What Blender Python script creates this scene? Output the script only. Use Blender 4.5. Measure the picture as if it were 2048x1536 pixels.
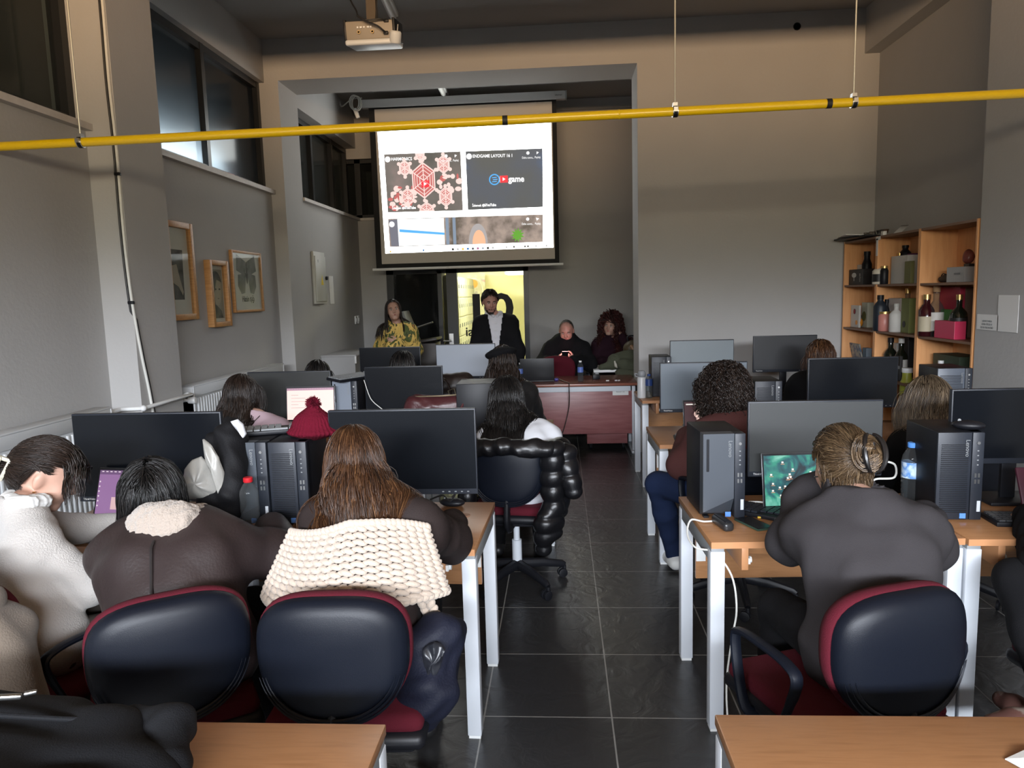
import bpy, bmesh, math, random
import numpy as np
from mathutils import Vector, Matrix, Euler
for _o in list(bpy.data.objects): bpy.data.objects.remove(_o)
SC = bpy.context.scene
COL = SC.collection
PI = math.pi
rad = math.radians
random.seed(7)
RNG = np.random.default_rng(11)

# ------------------------------------------------------------------ camera
FPX = 1453.8
EYE = 1.65
def _rot(yaw, pitch, roll):
    cy, sy, cp, sp, cr, sr = np.cos(yaw), np.sin(yaw), np.cos(pitch), np.sin(pitch), np.cos(roll), np.sin(roll)
    f = np.array([sy*cp, cy*cp, -sp]); r = np.array([cy, -sy, 0]); d = np.cross(f, r)
    return np.array([cr*r+sr*d, -sr*r+cr*d, f])
CM = _rot(*np.radians([-3.8972, 7.05675, 1.5961]))
cam_data = bpy.data.cameras.new('camera'); cam = bpy.data.objects.new('camera', cam_data); COL.objects.link(cam)
cam_data.sensor_width = 36; cam_data.lens = 36*FPX/2048; cam_data.clip_start = .02; cam_data.clip_end = 200
_m = np.eye(4); _m[:3, 0] = CM[0]; _m[:3, 1] = -CM[1]; _m[:3, 2] = -CM[2]; _m[2, 3] = EYE
cam.matrix_world = Matrix(_m.tolist()); SC.camera = cam

# ------------------------------------------------------------------ sky, daylight, exposure
SC.view_settings.view_transform = 'Standard'; SC.view_settings.look = 'None'
SC.view_settings.gamma = 1.0; SC.view_settings.use_curve_mapping = False
SC.view_settings.exposure = 0.0
SC.cycles.use_denoising = True
SC.cycles.max_bounces = 8; SC.cycles.diffuse_bounces = 5; SC.cycles.glossy_bounces = 4; SC.cycles.transmission_bounces = 6
SC.cycles.sample_clamp_indirect = 6.0; SC.cycles.caustics_reflective = False; SC.cycles.caustics_refractive = False
W = bpy.data.worlds.new('outside'); SC.world = W; W.use_nodes = True
nt = W.node_tree; nt.nodes.clear()
_o = nt.nodes.new('ShaderNodeOutputWorld'); _b = nt.nodes.new('ShaderNodeBackground'); _tc = nt.nodes.new('ShaderNodeTexCoord')
_sx = nt.nodes.new('ShaderNodeSeparateXYZ'); _mr = nt.nodes.new('ShaderNodeMapRange'); _cr = nt.nodes.new('ShaderNodeValToRGB')
_mr.inputs['From Min'].default_value = -.5; _mr.inputs['From Max'].default_value = .5
_els = [(0.0, (.70, .45, .25)), (.36, (1.15, .75, .43)), (.42, (.95, .65, .39)), (.475, (.47, .37, .25)), (.535, (.35, .315, .23)), (.575, (.50, .495, .45)), (.625, (1.08, 1.12, 1.20)), (.71, (1.6, 1.7, 1.86))]
_r = _cr.color_ramp
while len(_r.elements) < len(_els): _r.elements.new(.5)
for _e, (p, c) in zip(_r.elements, _els): _e.position = p; _e.color = (*c, 1)
nt.links.new(_tc.outputs['Generated'], _sx.inputs[0]); nt.links.new(_sx.outputs['Z'], _mr.inputs['Value'])
nt.links.new(_mr.outputs[0], _cr.inputs[0]); nt.links.new(_cr.outputs[0], _b.inputs[0]); nt.links.new(_b.outputs[0], _o.inputs[0])
_b.inputs[1].default_value = 84.0
def area_light(name, loc, size, rot, power, color, portal=False):
    l = bpy.data.lights.new(name, 'AREA'); l.shape = 'RECTANGLE'; l.size, l.size_y = size; l.energy = power; l.color = color
    if portal: l.cycles.is_portal = True
    o = bpy.data.objects.new(name, l); COL.objects.link(o); o.location = loc; o.rotation_euler = rot
    return o
# the high strip window in the back wall, behind the camera
area_light('window_portal', (.1, -3.58, 2.55), (5.5, .62), (rad(90), 0, 0), 1, (1, 1, 1), True)
# ceiling lamp of the corridor behind the glass door
area_light('corridor_lamp', (-1.0, 11.9, 2.62), (1.2, .5), (0, 0, 0), 230, (1.0, .90, .55))

# ------------------------------------------------------------------ pixel -> place helpers (a point of the photograph on a known plane)
def _ray(x, y): return CM.T @ np.array([(x-1024)/FPX, (y-768)/FPX, 1])
def at_z(x, y, z): d = _ray(x, y); t = (z-EYE)/d[2]; return Vector((d[0]*t, d[1]*t, z))
def at_y(x, y, Y): d = _ray(x, y); t = Y/d[1]; return Vector((d[0]*t, Y, EYE+d[2]*t))
def at_x(x, y, X): d = _ray(x, y); t = X/d[0]; return Vector((X, d[1]*t, EYE+d[2]*t))

# ------------------------------------------------------------------ materials
MATS = {}
def mat(name, col, rough=.6, metal=0, bump=0, bscale=60, var=0, vscale=8, spec=.5, emit=None, estr=0, alpha=None, trans=0, sheen=0, stretch=None, coat=0):
    if name in MATS: return MATS[name]
    m = bpy.data.materials.new(name); MATS[name] = m; m.use_nodes = True
    t = m.node_tree; b = t.nodes['Principled BSDF']; L = t.links.new
    b.inputs['Base Color'].default_value = (*col, 1); b.inputs['Roughness'].default_value = rough; b.inputs['Metallic'].default_value = metal
    b.inputs['Specular IOR Level'].default_value = spec
    if coat: b.inputs['Coat Weight'].default_value = coat; b.inputs['Coat Roughness'].default_value = .15
    if sheen: b.inputs['Sheen Weight'].default_value = sheen
    if trans: b.inputs['Transmission Weight'].default_value = trans
    if emit: b.inputs['Emission Color'].default_value = (*emit, 1); b.inputs['Emission Strength'].default_value = estr
    if alpha is not None: b.inputs['Alpha'].default_value = alpha
    if bump or var:
        tc = t.nodes.new('ShaderNodeTexCoord'); mp = t.nodes.new('ShaderNodeMapping'); L(tc.outputs['Object'], mp.inputs[0])
        if stretch: mp.inputs['Scale'].default_value = stretch
    if bump:
        n = t.nodes.new('ShaderNodeTexNoise'); n.inputs['Scale'].default_value = bscale; n.inputs['Detail'].default_value = 4
        bp = t.nodes.new('ShaderNodeBump'); bp.inputs['Strength'].default_value = bump; bp.inputs['Distance'].default_value = .01
        L(mp.outputs[0], n.inputs[0]); L(n.outputs[0], bp.inputs['Height']); L(bp.outputs[0], b.inputs['Normal'])
    if var:
        n = t.nodes.new('ShaderNodeTexNoise'); n.inputs['Scale'].default_value = vscale; n.inputs['Detail'].default_value = 3
        mx = t.nodes.new('ShaderNodeMix'); mx.data_type = 'RGBA'
        mx.inputs[6].default_value = (*[max(0, c*(1-var)) for c in col], 1); mx.inputs[7].default_value = (*[min(1, c*(1+var)) for c in col], 1)
        L(mp.outputs[0], n.inputs[0]); L(n.outputs[0], mx.inputs[0]); L(mx.outputs[2], b.inputs['Base Color'])
    return m
def ramp_mat(name, kind, scale, stops, rough=.6, stretch=(1, 1, 1), distort=0, bump=0, coords='Object', constant=False):
    if name in MATS: return MATS[name]
    m = mat(name, (.5, .5, .5), rough); t = m.node_tree; b = t.nodes['Principled BSDF']; L = t.links.new
    tc = t.nodes.new('ShaderNodeTexCoord'); mp = t.nodes.new('ShaderNodeMapping'); mp.inputs['Scale'].default_value = stretch; L(tc.outputs[coords], mp.inputs[0])
    if kind == 'noise':
        n = t.nodes.new('ShaderNodeTexNoise'); n.inputs['Detail'].default_value = 4; n.inputs['Distortion'].default_value = distort
    elif kind == 'wave':
        n = t.nodes.new('ShaderNodeTexWave'); n.inputs['Distortion'].default_value = distort; n.inputs['Detail'].default_value = 3
    else:
        n = t.nodes.new('ShaderNodeTexVoronoi')
    n.inputs['Scale'].default_value = scale; L(mp.outputs[0], n.inputs['Vector'])
    r = t.nodes.new('ShaderNodeValToRGB'); L(n.outputs[0 if kind != 'noise' else 'Fac'] if kind != 'wave' else n.outputs['Fac'], r.inputs[0])
    while len(r.color_ramp.elements) < len(stops): r.color_ramp.elements.new(.5)
    for e, (p, c) in zip(r.color_ramp.elements, stops): e.position = p; e.color = (*c, 1)
    if constant: r.color_ramp.interpolation = 'CONSTANT'
    L(r.outputs[0], b.inputs['Base Color'])
    if bump:
        bp = t.nodes.new('ShaderNodeBump'); bp.inputs['Strength'].default_value = bump; bp.inputs['Distance'].default_value = .01
        L(n.outputs[0], bp.inputs['Height']); L(bp.outputs[0], b.inputs['Normal'])
    return m
PLASTER = mat('grey plaster', (.40, .395, .385), .85, bump=.12, bscale=45, var=.05, vscale=2.5)
CEIL = mat('ceiling paint', (.36, .355, .345), .9, bump=.1, bscale=40)
DARKF = mat('dark anodised frame', (.018, .019, .02), .35, metal=.2)
STONE = mat('sill stone', (.50, .47, .44), .5, var=.15, vscale=20)
BLACKP = mat('black plastic', (.007, .0075, .010), .45, spec=.3)
BLACKP2 = mat('charcoal plastic', (.018, .021, .028), .42, bump=.05, bscale=300, spec=.3)
SHELLM = mat('chair shell plastic', (.004, .0055, .010), .42, bump=.08, bscale=500, spec=.22)
WINE = mat('wine red fabric', (.075, .006, .013), .9, bump=.3, bscale=400, spec=.2)
STEEL = mat('steel', (.55, .55, .54), .3, metal=1)
GREYMETAL = mat('light grey powder coat', (.56, .59, .63), .42)
GREYDARK = mat('grey rail paint', (.20, .21, .215), .5)
WHITEP = mat('white plastic', (.72, .73, .72), .4)
PAPER = mat('paper', (.70, .70, .68), .8)
SKIN = mat('skin', (.46, .27, .20), .5, var=.08, vscale=25)
SKIN2 = mat('skin ruddy', (.42, .22, .17), .5, var=.08, vscale=25)
BEECH = ramp_mat('beech laminate', 'noise', 5, [(.3, (.30, .142, .060)), (.5, (.37, .182, .080)), (.7, (.33, .157, .067))], .32, (1.2, 14, 14), .3)
BEECHE = mat('beech edge band', (.46, .22, .10), .4)
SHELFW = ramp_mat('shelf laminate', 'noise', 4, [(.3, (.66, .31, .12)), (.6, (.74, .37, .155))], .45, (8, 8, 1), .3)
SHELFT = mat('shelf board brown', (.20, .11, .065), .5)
REDWOOD = ramp_mat('mahogany laminate', 'noise', 4, [(.3, (.22, .075, .075)), (.65, (.29, .115, .115))], .4, (1, 10, 10), .3)
REDTOP = ramp_mat('mahogany desk top', 'noise', 4, [(.3, (.10, .028, .020)), (.65, (.17, .05, .035))], .25, (1, 10, 10), .3)
SCREENOFF = mat('monitor glass off', (.004, .005, .007), .24, spec=.3)
def glass_mat(name, col, alpha, rough=.03):
    if name in MATS: return MATS[name]
    m = bpy.data.materials.new(name); MATS[name] = m; m.use_nodes = True; t = m.node_tree; t.nodes.clear()
    o = t.nodes.new('ShaderNodeOutputMaterial'); mx = t.nodes.new('ShaderNodeMixShader'); tr = t.nodes.new('ShaderNodeBsdfTransparent'); g = t.nodes.new('ShaderNodeBsdfPrincipled')
    tr.inputs[0].default_value = (*col, 1); g.inputs['Base Color'].default_value = (*[c*.1 for c in col], 1); g.inputs['Roughness'].default_value = rough
    lw_ = t.nodes.new('ShaderNodeLayerWeight'); lw_.inputs[0].default_value = .35; ma = t.nodes.new('ShaderNodeMath'); ma.operation = 'MULTIPLY_ADD'; ma.inputs[1].default_value = min(.6, alpha*1.6); ma.inputs[2].default_value = alpha*.35; ma.use_clamp = True
    t.links.new(lw_.outputs['Facing'], ma.inputs[0]); t.links.new(ma.outputs[0], mx.inputs[0])
    t.links.new(tr.outputs[0], mx.inputs[1]); t.links.new(g.outputs[0], mx.inputs[2]); t.links.new(mx.outputs[0], o.inputs[0])
    return m
GLASS = glass_mat('window glass', (.75, .80, .80), .25)
CLEAR = glass_mat('clear plastic', (.94, .97, .98), .42, .08)
LABELBLUE = mat('blue label', (.10, .25, .62), .4)
def emis(name, col, s, rough=.4):
    return mat(name, (0.01, .01, .01), rough, emit=col, estr=s)

# ------------------------------------------------------------------ mesh helpers
_RB = {}
def _rbox(sx, sy, sz, bev, seg):
    k = (round(sx, 4), round(sy, 4), round(sz, 4), bev, seg)
    if k not in _RB:
        bm = bmesh.new(); bmesh.ops.create_cube(bm, size=1)
        for v in bm.verts: v.co = Vector((v.co.x*sx, v.co.y*sy, v.co.z*sz))
        if bev: bmesh.ops.bevel(bm, geom=bm.edges[:], offset=min(bev, .49*min(sx, sy, sz)), segments=seg, affect='EDGES', profile=.5)
        bm.verts.index_update()
        _RB[k] = ([v.co.copy() for v in bm.verts], [[v.index for v in f.verts] for f in bm.faces]); bm.free()
    return _RB[k]
def rotm(rx=0, ry=0, rz=0): return Euler((rad(rx), rad(ry), rad(rz)), 'XYZ').to_matrix()
class MB:
    def __init__(s): s.v = []; s.f = []; s.m = []
    def add(s, vs, fs, mi=0):
        n = len(s.v); s.v += [tuple(v) for v in vs]; s.f += [[i+n for i in f] for f in fs]; s.m += [mi]*len(fs); return s
    def box(s, c, sz, R=None, bev=0, mi=0, seg=2):
        vs, fs = _rbox(sz[0], sz[1], sz[2], bev, seg); c = Vector(c)
        if R is not None: vs = [R @ v for v in vs]
        return s.add([v+c for v in vs], fs, mi)
    def b2(s, p, q, bev=0, mi=0):
        return s.box([(a+b)/2 for a, b in zip(p, q)], [abs(b-a) for a, b in zip(p, q)], None, bev, mi)
    def tube(s, pts, r, n=10, mi=0, flat=1.0, cap=True, closed=False):
        pts = [Vector(p) for p in pts]; N = len(pts); rs = r if hasattr(r, '__len__') else [r]*N
        vs = []; up = None
        for i, p in enumerate(pts):
            a = pts[(i-1) % N] if closed or i > 0 else p; b = pts[(i+1) % N] if closed or i < N-1 else p
            t = (b-a).normalized() if (b-a).length > 1e-9 else Vector((0, 0, 1))
            if up is None: up = Vector((0, 0, 1)) if abs(t.z) < .9 else Vector((0, 1, 0))
            u = (up - t*up.dot(t))
            u = u.normalized() if u.length > 1e-6 else t.orthogonal().normalized()
            up = u; w = t.cross(u)
            for k in range(n):
                an = 2*PI*k/n; vs.append(p + (u*math.cos(an) + w*math.sin(an)*flat)*rs[i])
        fs = []
        for i in range(N if closed else N-1):
            j = (i+1) % N
            for k in range(n): fs.append([i*n+k, i*n+(k+1) % n, j*n+(k+1) % n, j*n+k])
        if cap and not closed: fs.append(list(range(n))[::-1]); fs.append([(N-1)*n+k for k in range(n)])
        return s.add(vs, fs, mi)
    def lathe(s, prof, c=(0, 0, 0), n=24, mi=0, R=None):
        c = Vector(c); vs = []; fs = []
        for r, z in prof:
            for k in range(n):
                v = Vector((r*math.cos(2*PI*k/n), r*math.sin(2*PI*k/n), z)); vs.append((R @ v if R is not None else v)+c)
        for i in range(len(prof)-1):
            for k in range(n): fs.append([i*n+k, i*n+(k+1) % n, (i+1)*n+(k+1) % n, (i+1)*n+k])
        if prof[0][0] > 1e-5: fs.append(list(range(n))[::-1])
        if prof[-1][0] > 1e-5: fs.append([(len(prof)-1)*n+k for k in range(n)])
        return s.add(vs, fs, mi)
    def cyl(s, c, r, h, n=20, R=None, mi=0): return s.lathe([(r, -h/2), (r, h/2)], c, n, mi, R)
    def ell(s, c, r, R=None, n=16, mi=0):
        prof = [(math.sin(PI*i/n), -math.cos(PI*i/n)) for i in range(n+1)]; vs = []; fs = []; c = Vector(c); k = n*2
        for a, z in prof:
            for j in range(k):
                v = Vector((r[0]*a*math.cos(2*PI*j/k), r[1]*a*math.sin(2*PI*j/k), r[2]*z)); vs.append((R @ v if R is not None else v)+c)
        for i in range(n):
            for j in range(k): fs.append([i*k+j, i*k+(j+1) % k, (i+1)*k+(j+1) % k, (i+1)*k+j])
        return s.add(vs, fs, mi)
    def prism(s, poly, o, ux, uy, h, mi=0):
        o, ux, uy = Vector(o), Vector(ux), Vector(uy); n = ux.cross(uy).normalized()*h; N = len(poly)
        a = [o+ux*p[0]+uy*p[1] for p in poly]; b = [p+n for p in a]
        return s.add(a+b, [list(range(N))[::-1], [i+N for i in range(N)]]+[[i, (i+1) % N, (i+1) % N+N, i+N] for i in range(N)], mi)
    def build(s, name, mats, parent=None, smooth=35):
        me = bpy.data.meshes.new(name); me.from_pydata(s.v, [], s.f)
        for m in (mats if isinstance(mats, (list, tuple)) else [mats]): me.materials.append(m)
        if any(s.m): me.polygons.foreach_set('material_index', s.m)
        if smooth:
            me.polygons.foreach_set('use_smooth', [True]*len(me.polygons)); me.set_sharp_from_angle(angle=rad(smooth))
        o = bpy.data.objects.new(name, me); COL.objects.link(o)
        if parent: o.parent = parent
        return o
def tag(o, label, cat, group=None, kind=None):
    o['label'] = label; o['category'] = cat
    if group: o['group'] = group
    if kind: o['kind'] = kind
    return o
def thing(name, label, cat, loc=(0, 0, 0), rz=0, group=None):
    o = bpy.data.objects.new(name, None); COL.objects.link(o); o.empty_display_size = .05
    o.location = loc; o.rotation_euler = (0, 0, rad(rz)); return tag(o, label, cat, group)
def struct(o): o['kind'] = 'structure'; return o
def dup(root, loc, rz, label, group=None):
    def cp(o, par):
        c = o.copy(); COL.objects.link(c)
        if par: c.parent = par
        for ch in list(o.children): cp(ch, c)
        return c
    r = cp(root, None); r.location = loc; r.rotation_euler = (0, 0, rad(rz)); r['label'] = label
    if group: r['group'] = group
    return r
def lettering(txt, size, m, parent, loc, R, name='lettering', align='CENTER', mirror=False, ext=.0004, wx=1.0, bold=0):
    cu = bpy.data.curves.new('t', 'FONT'); cu.body = txt; cu.size = size; cu.align_x = align; cu.align_y = 'CENTER'; cu.extrude = ext; cu.offset = bold; cu.resolution_u = 3
    t = bpy.data.objects.new('t', cu); COL.objects.link(t); bpy.context.view_layer.update()
    me = bpy.data.meshes.new_from_object(t.evaluated_get(bpy.context.evaluated_depsgraph_get())); bpy.data.objects.remove(t)
    Rm = R.to_4x4() @ Matrix.Diagonal((-wx if mirror else wx, 1, 1, 1)); Rm.translation = Vector(loc); me.transform(Rm)
    if mirror: me.flip_normals()
    me.materials.clear(); me.materials.append(m)
    o = bpy.data.objects.new(name, me); COL.objects.link(o); o.parent = parent
    return o
RFRONT = rotm(90, 0, 0)          # text upright, facing -Y (towards the camera)
# ------------------------------------------------------------------ room shell
FW, BW, XL, XR, CH = 7.4, 10.2, -2.9, 3.06, 4.22
def slab(name, boxes, m=PLASTER, bev=0):
    b = MB()
    for p, q in boxes: b.b2(p, q, bev)
    return struct(b.build(name, m, smooth=0))
# floor: dark slate tiles, half metre
fm = mat('slate floor tile', (.03, .03, .03), .34, spec=.75); t = fm.node_tree; L = t.links.new; bs = t.nodes['Principled BSDF']
tc = t.nodes.new('ShaderNodeTexCoord'); mp = t.nodes.new('ShaderNodeMapping'); mp.inputs['Location'].default_value = (-.172+.5*7, -.17+.5*10, 0)
br = t.nodes.new('ShaderNodeTexBrick'); br.offset = 0; br.inputs['Scale'].default_value = 1; br.inputs['Brick Width'].default_value = .5; br.inputs['Row Height'].default_value = .5
br.inputs['Mortar Size'].default_value = .0032; br.inputs['Mortar Smooth'].default_value = .1; br.inputs['Color1'].default_value = (.022, .022, .023, 1); br.inputs['Color2'].default_value = (.030, .030, .031, 1); br.inputs['Mortar'].default_value = (.24, .235, .22, 1)
nz = t.nodes.new('ShaderNodeTexNoise'); nz.inputs['Scale'].default_value = 9; nz.inputs['Detail'].default_value = 6; nz.inputs['Distortion'].default_value = 1.2
bp = t.nodes.new('ShaderNodeBump'); bp.inputs['Strength'].default_value = .38; bp.inputs['Distance'].default_value = .012
L(tc.outputs['Object'], mp.inputs[0]); L(mp.outputs[0], br.inputs['Vector']); L(br.outputs['Color'], bs.inputs['Base Color']); L(tc.outputs['Object'], nz.inputs[0]); L(nz.outputs[0], bp.inputs['Height']); L(bp.outputs[0], bs.inputs['Normal'])
slab('floor', [((-4.6, -3.8, -.1), (3.6, 14.2, 0))], fm)
slab('ceiling', [((-4.6, -3.8, CH), (3.6, 10.4, CH+.15))], CEIL)
# left wall: solid below and above a band of inner windows
slab('wall_left', [((XL-.2, -3.8, 0), (XL, FW, 2.72)), ((XL-.2, -3.8, 3.81), (XL, FW, CH))])
slab('trim_1', [((XL-.2, 4.47, 0), (-2.7, 4.98, CH)), ((XL, 4.47, 3.69), (XR+.12, 4.98, CH))])       # column and cross beam
slab('trim_2', [((XL-.1, -3.6, 2.72), (XL+.05, 4.47, 2.76)), ((XL-.1, 4.98, 2.72), (XL+.05, FW-.02, 2.76))], STONE)
# front wall with the wide opening
OX0, OX1, OZ, OB = -2.76, .79, 3.825, 7.93
slab('wall_front', [((XL-.3, FW, 0), (OX0, OB, CH)), ((OX1, FW, 0), (XR+.3, OB, CH)), ((OX0, FW, OZ), (OX1, OB, CH))])
slab('trim_3', [((XR-.14, 5.05, 3.81), (XR, FW, CH))])
slab('wall_right', [((XR, 5.0, 0), (XR+.3, FW, CH)), ((3.19, -3.8, 0), (3.5, 5.05, CH))])
slab('trim_4', [((2.765, 4.36, 0), (3.19, 5.05, CH))])
# recess
slab('wall_recess_left', [((-3.05, OB, 0), (-2.79, BW+.2, 2.72)), ((-3.05, OB, 3.70), (-2.77, BW+.2, CH))])
slab('wall_recess_right', [((1.75, OB, 0), (1.95, BW, CH))])
DX0, DX1, DZ = -2.42, -.43, 2.3
slab('wall_back', [((-3.0, BW, 0), (DX0, BW+.15, 2.72)), ((DX0, BW, DZ), (-1.9, BW+.15, 2.72)), ((DX1, BW, 0), (1.95, BW+.15, 4.10)), ((-1.9, BW, DZ), (DX1, BW+.15, 4.10)), ((-3.0, BW, 3.55), (-1.9, BW+.15, 4.10)), ((-3.0, BW-.03, 4.10), (1.95, BW+.15, CH))])
slab('trim_5', [((-2.98, OB, 2.72), (-2.74, BW, 2.755)), ((-2.79, BW-.05, 2.72), (-1.9, BW+.1, 2.755))], STONE)
slab('trim_6', [((-1.3, BW-.06, 4.07), (1.75, BW-.03, 4.10))], GREYDARK)
# wall behind the camera with the high strip window that lights the room
slab('wall_rear', [((-4, -3.75, 0), (3.5, -3.6, 2.25)), ((-4, -3.75, 2.86), (3.5, -3.6, CH)), ((-4, -3.75, 2.25), (-2.65, -3.6, 2.86)), ((2.85, -3.75, 2.25), (3.5, -3.6, 2.86))])
b = MB()
for x in (-2.63, -1.27, .1, 1.46, 2.83): b.b2((x-.02, -3.74, 2.25), (x+.02, -3.66, 2.86))
b.b2((-2.65, -3.74, 2.25), (2.85, -3.66, 2.28)); b.b2((-2.65, -3.74, 2.83), (2.85, -3.66, 2.86))
struct(b.build('window_4', DARKF, smooth=0))
# inner windows of the left wall (dark rooms behind tinted glass)
def win(name, y0, y1, mull, z0=2.76, z1=3.81, X=-3.0, panem=None):
    w = bpy.data.objects.new(name, None); COL.objects.link(w); struct(w)
    f = MB()
    f.b2((X-.03, y0, z0), (X+.04, y1, z0+.05)); f.b2((X-.03, y0, z1-.06), (X+.04, y1, z1))
    for y in [y0+.03]+mull+[y1-.03]: f.b2((X-.035, y-.03, z0), (X+.045, y+.03, z1))
    f.build('window_frame', DARKF, w, 0)
    ys = [y0]+mull+[y1]
    for a, c in zip(ys, ys[1:]): MB().b2((X-.012, a+.02, z0+.03), (X-.004, c-.02, z1-.04)).build('pane', panem or GLASS, w, 0)
    return w
FROST = bpy.data.materials.new('tinted film glass'); FROST.use_nodes = True; _t = FROST.node_tree; _t.nodes.clear(); _no = _t.nodes.new
_a, _tl, _gl, _mx = _no('ShaderNodeOutputMaterial'), _no('ShaderNodeBsdfTranslucent'), _no('ShaderNodeBsdfPrincipled'), _no('ShaderNodeMixShader')
_tl.inputs[0].default_value = (.62, .66, .68, 1); _gl.inputs['Base Color'].default_value = (.012, .013, .014, 1); _gl.inputs['Roughness'].default_value = .12; _mx.inputs[0].default_value = .45
_t.links.new(_tl.outputs[0], _mx.inputs[1]); _t.links.new(_gl.outputs[0], _mx.inputs[2]); _t.links.new(_mx.outputs[0], _a.inputs[0])
win('window_1', -3.6, 4.47, [-1.0, 1.0, 3.0])
win('window_2', 4.98, FW, [6.22], panem=FROST)
win('window_3', OB, BW+.02, [8.75, 9.55], 2.755, 3.70, -2.95)
w = bpy.data.objects.new('window_5', None); COL.objects.link(w); struct(w)
f = MB(); f.b2((-2.98, BW+.0, 2.755), (-1.9, BW+.06, 2.80)); f.b2((-2.98, BW, 3.50), (-1.9, BW+.06, 3.56)); f.b2((-2.80, BW, 2.755), (-2.72, BW+.06, 3.56)); f.b2((-2.0, BW, 2.755), (-1.9, BW+.06, 3.56)); f.build('window_frame', DARKF, w, 0)
MB().b2((-2.96, BW+.03, 2.78), (-1.95, BW+.036, 3.49)).build('pane', GLASS, w, 0)
# the unlit rooms behind the inner windows
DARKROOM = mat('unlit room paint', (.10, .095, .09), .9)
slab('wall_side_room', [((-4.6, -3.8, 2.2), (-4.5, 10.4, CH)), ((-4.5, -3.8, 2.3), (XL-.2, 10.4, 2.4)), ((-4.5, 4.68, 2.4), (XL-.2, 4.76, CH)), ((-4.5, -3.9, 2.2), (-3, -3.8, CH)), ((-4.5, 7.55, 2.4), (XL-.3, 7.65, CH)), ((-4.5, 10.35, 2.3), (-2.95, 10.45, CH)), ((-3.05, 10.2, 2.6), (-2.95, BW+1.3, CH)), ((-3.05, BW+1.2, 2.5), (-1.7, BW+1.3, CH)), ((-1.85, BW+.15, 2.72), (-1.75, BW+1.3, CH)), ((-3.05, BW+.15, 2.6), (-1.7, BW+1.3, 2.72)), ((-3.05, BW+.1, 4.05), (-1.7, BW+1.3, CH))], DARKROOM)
# an unseen lamp, added low behind window_2, makes its filmed panes glow from below
area_light('added_pane_lamp', (-3.19, 5.80, 2.83), (.06, 1.55), (0, rad(-90), 0), 13, (.82, .93, 1))
# ------------------------------------------------------------------ glass door and corridor
d1 = bpy.data.objects.new('door_1', None); COL.objects.link(d1); struct(d1)
f = MB(); y0, y1 = BW-.02, BW+.07
for x, wd in ((DX0+.05, .1), (-1.50, .15), (DX1-.03, .07)): f.b2((x-wd/2, y0, 0), (x+wd/2, y1, DZ))
f.b2((DX0, y0, DZ-.12), (DX1, y1, DZ)); f.b2((DX0, y0, 1.965), (DX1, y1, 2.03)); f.b2((DX0, y0, 0), (DX1, y1, .12)); f.b2((-1.70, y0, .1), (-1.64, y1, 2.0))
f.build('door_frame', DARKF, d1, 0)
TINT = glass_mat('door glass tinted', (.45, .47, .47), .45)
MB().b2((DX0+.1, BW+.02, .1), (-1.55, BW+.028, 1.97)).build('side_pane', TINT, d1, 0)
MB().b2((-1.43, BW+.02, .1), (DX1-.06, BW+.028, 1.97)).build('door_pane', GLASS, d1, 0)
h = MB(); h.tube([(-1.53, BW-.02, 1.02), (-1.53, BW-.07, 1.02), (-1.64, BW-.07, 1.02)], .012); h.b2((-1.56, BW-.03, .80), (-1.50, BW-.015, 1.12)); h.build('door_handle', STEEL, d1)
BLK = mat('black vinyl lettering', (.004, .004, .004), .6)
q = at_y(960, 614, BW-.004); lettering('01', .56, BLK, d1, at_y(978, 620, BW-.004), RFRONT, 'lettering', mirror=True, bold=.014, wx=1.25)
lettering('ia', .18, BLK, d1, at_y(939, 664, BW-.004), RFRONT, bold=.003); lettering('o', .18, BLK, d1, at_y(1031, 663, BW-.004), RFRONT, bold=.003)
slab('trim_7', [((-2.9, BW+.55, 0), (-1.70, BW+.65, 2.5)), ((-1.76, BW+.15, 0), (-1.70, BW+.6, 2.5))], mat('added dark slab', (.10, .10, .098), .5))  # slab added to darken the left door pane, standing for its dark reflections
YEL = mat('corridor wall paint', (.74, .68, .40), .8)
slab('wall_corridor', [((-3.2, 14.0, 0), (1.5, 14.1, 2.75)), ((-3.1, BW+.15, 0), (-3.0, 14, 2.45)), ((.9, BW+.15, 0), (1.0, 14, 2.75)), ((-3.2, BW+1.3, 2.7), (1.5, 14.1, 2.8)), ((-1.7, BW+.15, 2.7), (1.5, BW+1.4, 2.8)), ((-3.2, BW+.15, 2.45), (-1.7, BW+1.4, 2.5))], YEL)
lp = at_y(1028, 543, 12.4); MB().b2((lp.x-.14, 12.2, lp.z-.045), (lp.x+.14, 13.0, lp.z+.045)).build('ceiling_light', emis('corridor light', (1, .97, .85), 6)); tag(bpy.data.objects['ceiling_light'], 'white glowing ceiling light in the corridor behind the glass door', 'lamp')
LOCK = mat('locker paint', (.62, .60, .50), .5)
for i in range(3):
    lk = thing('locker_unit', ['block of cream lockers nearest the glass door in the corridor', 'block of cream lockers in the middle of the corridor row', 'block of cream lockers at the far end of the corridor row'][i], 'locker', (-1.62, 10.75+i*1.0, 0), 0, 'corridor lockers')
    MB().b2((-.30, 0, 0), (0, .98, 1.95)).build('body', LOCK, lk, 0)
    for r in range(6):
        for c in range(4):
            dr = MB().b2((0, .01+c*.243, .05+r*.315), (.012, .235+c*.243, .345+r*.315), .004).build('door', LOCK, lk, 0)
            MB().b2((.012, .02+c*.243+.17, .19+r*.315), (.024, .035+c*.243+.17, .25+r*.315)).build('latch', GREYDARK, dr, 0)
p0, p1 = at_y(922, 550, 13.9), at_y(972, 640, 13.9)
po = thing('wall_painting', 'tall pale abstract painting with orange disc on the corridor wall', 'painting', ((p0.x+p1.x)/2, 13.98, 0))
wd, hh = p1.x-p0.x, p0.z-p1.z
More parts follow.
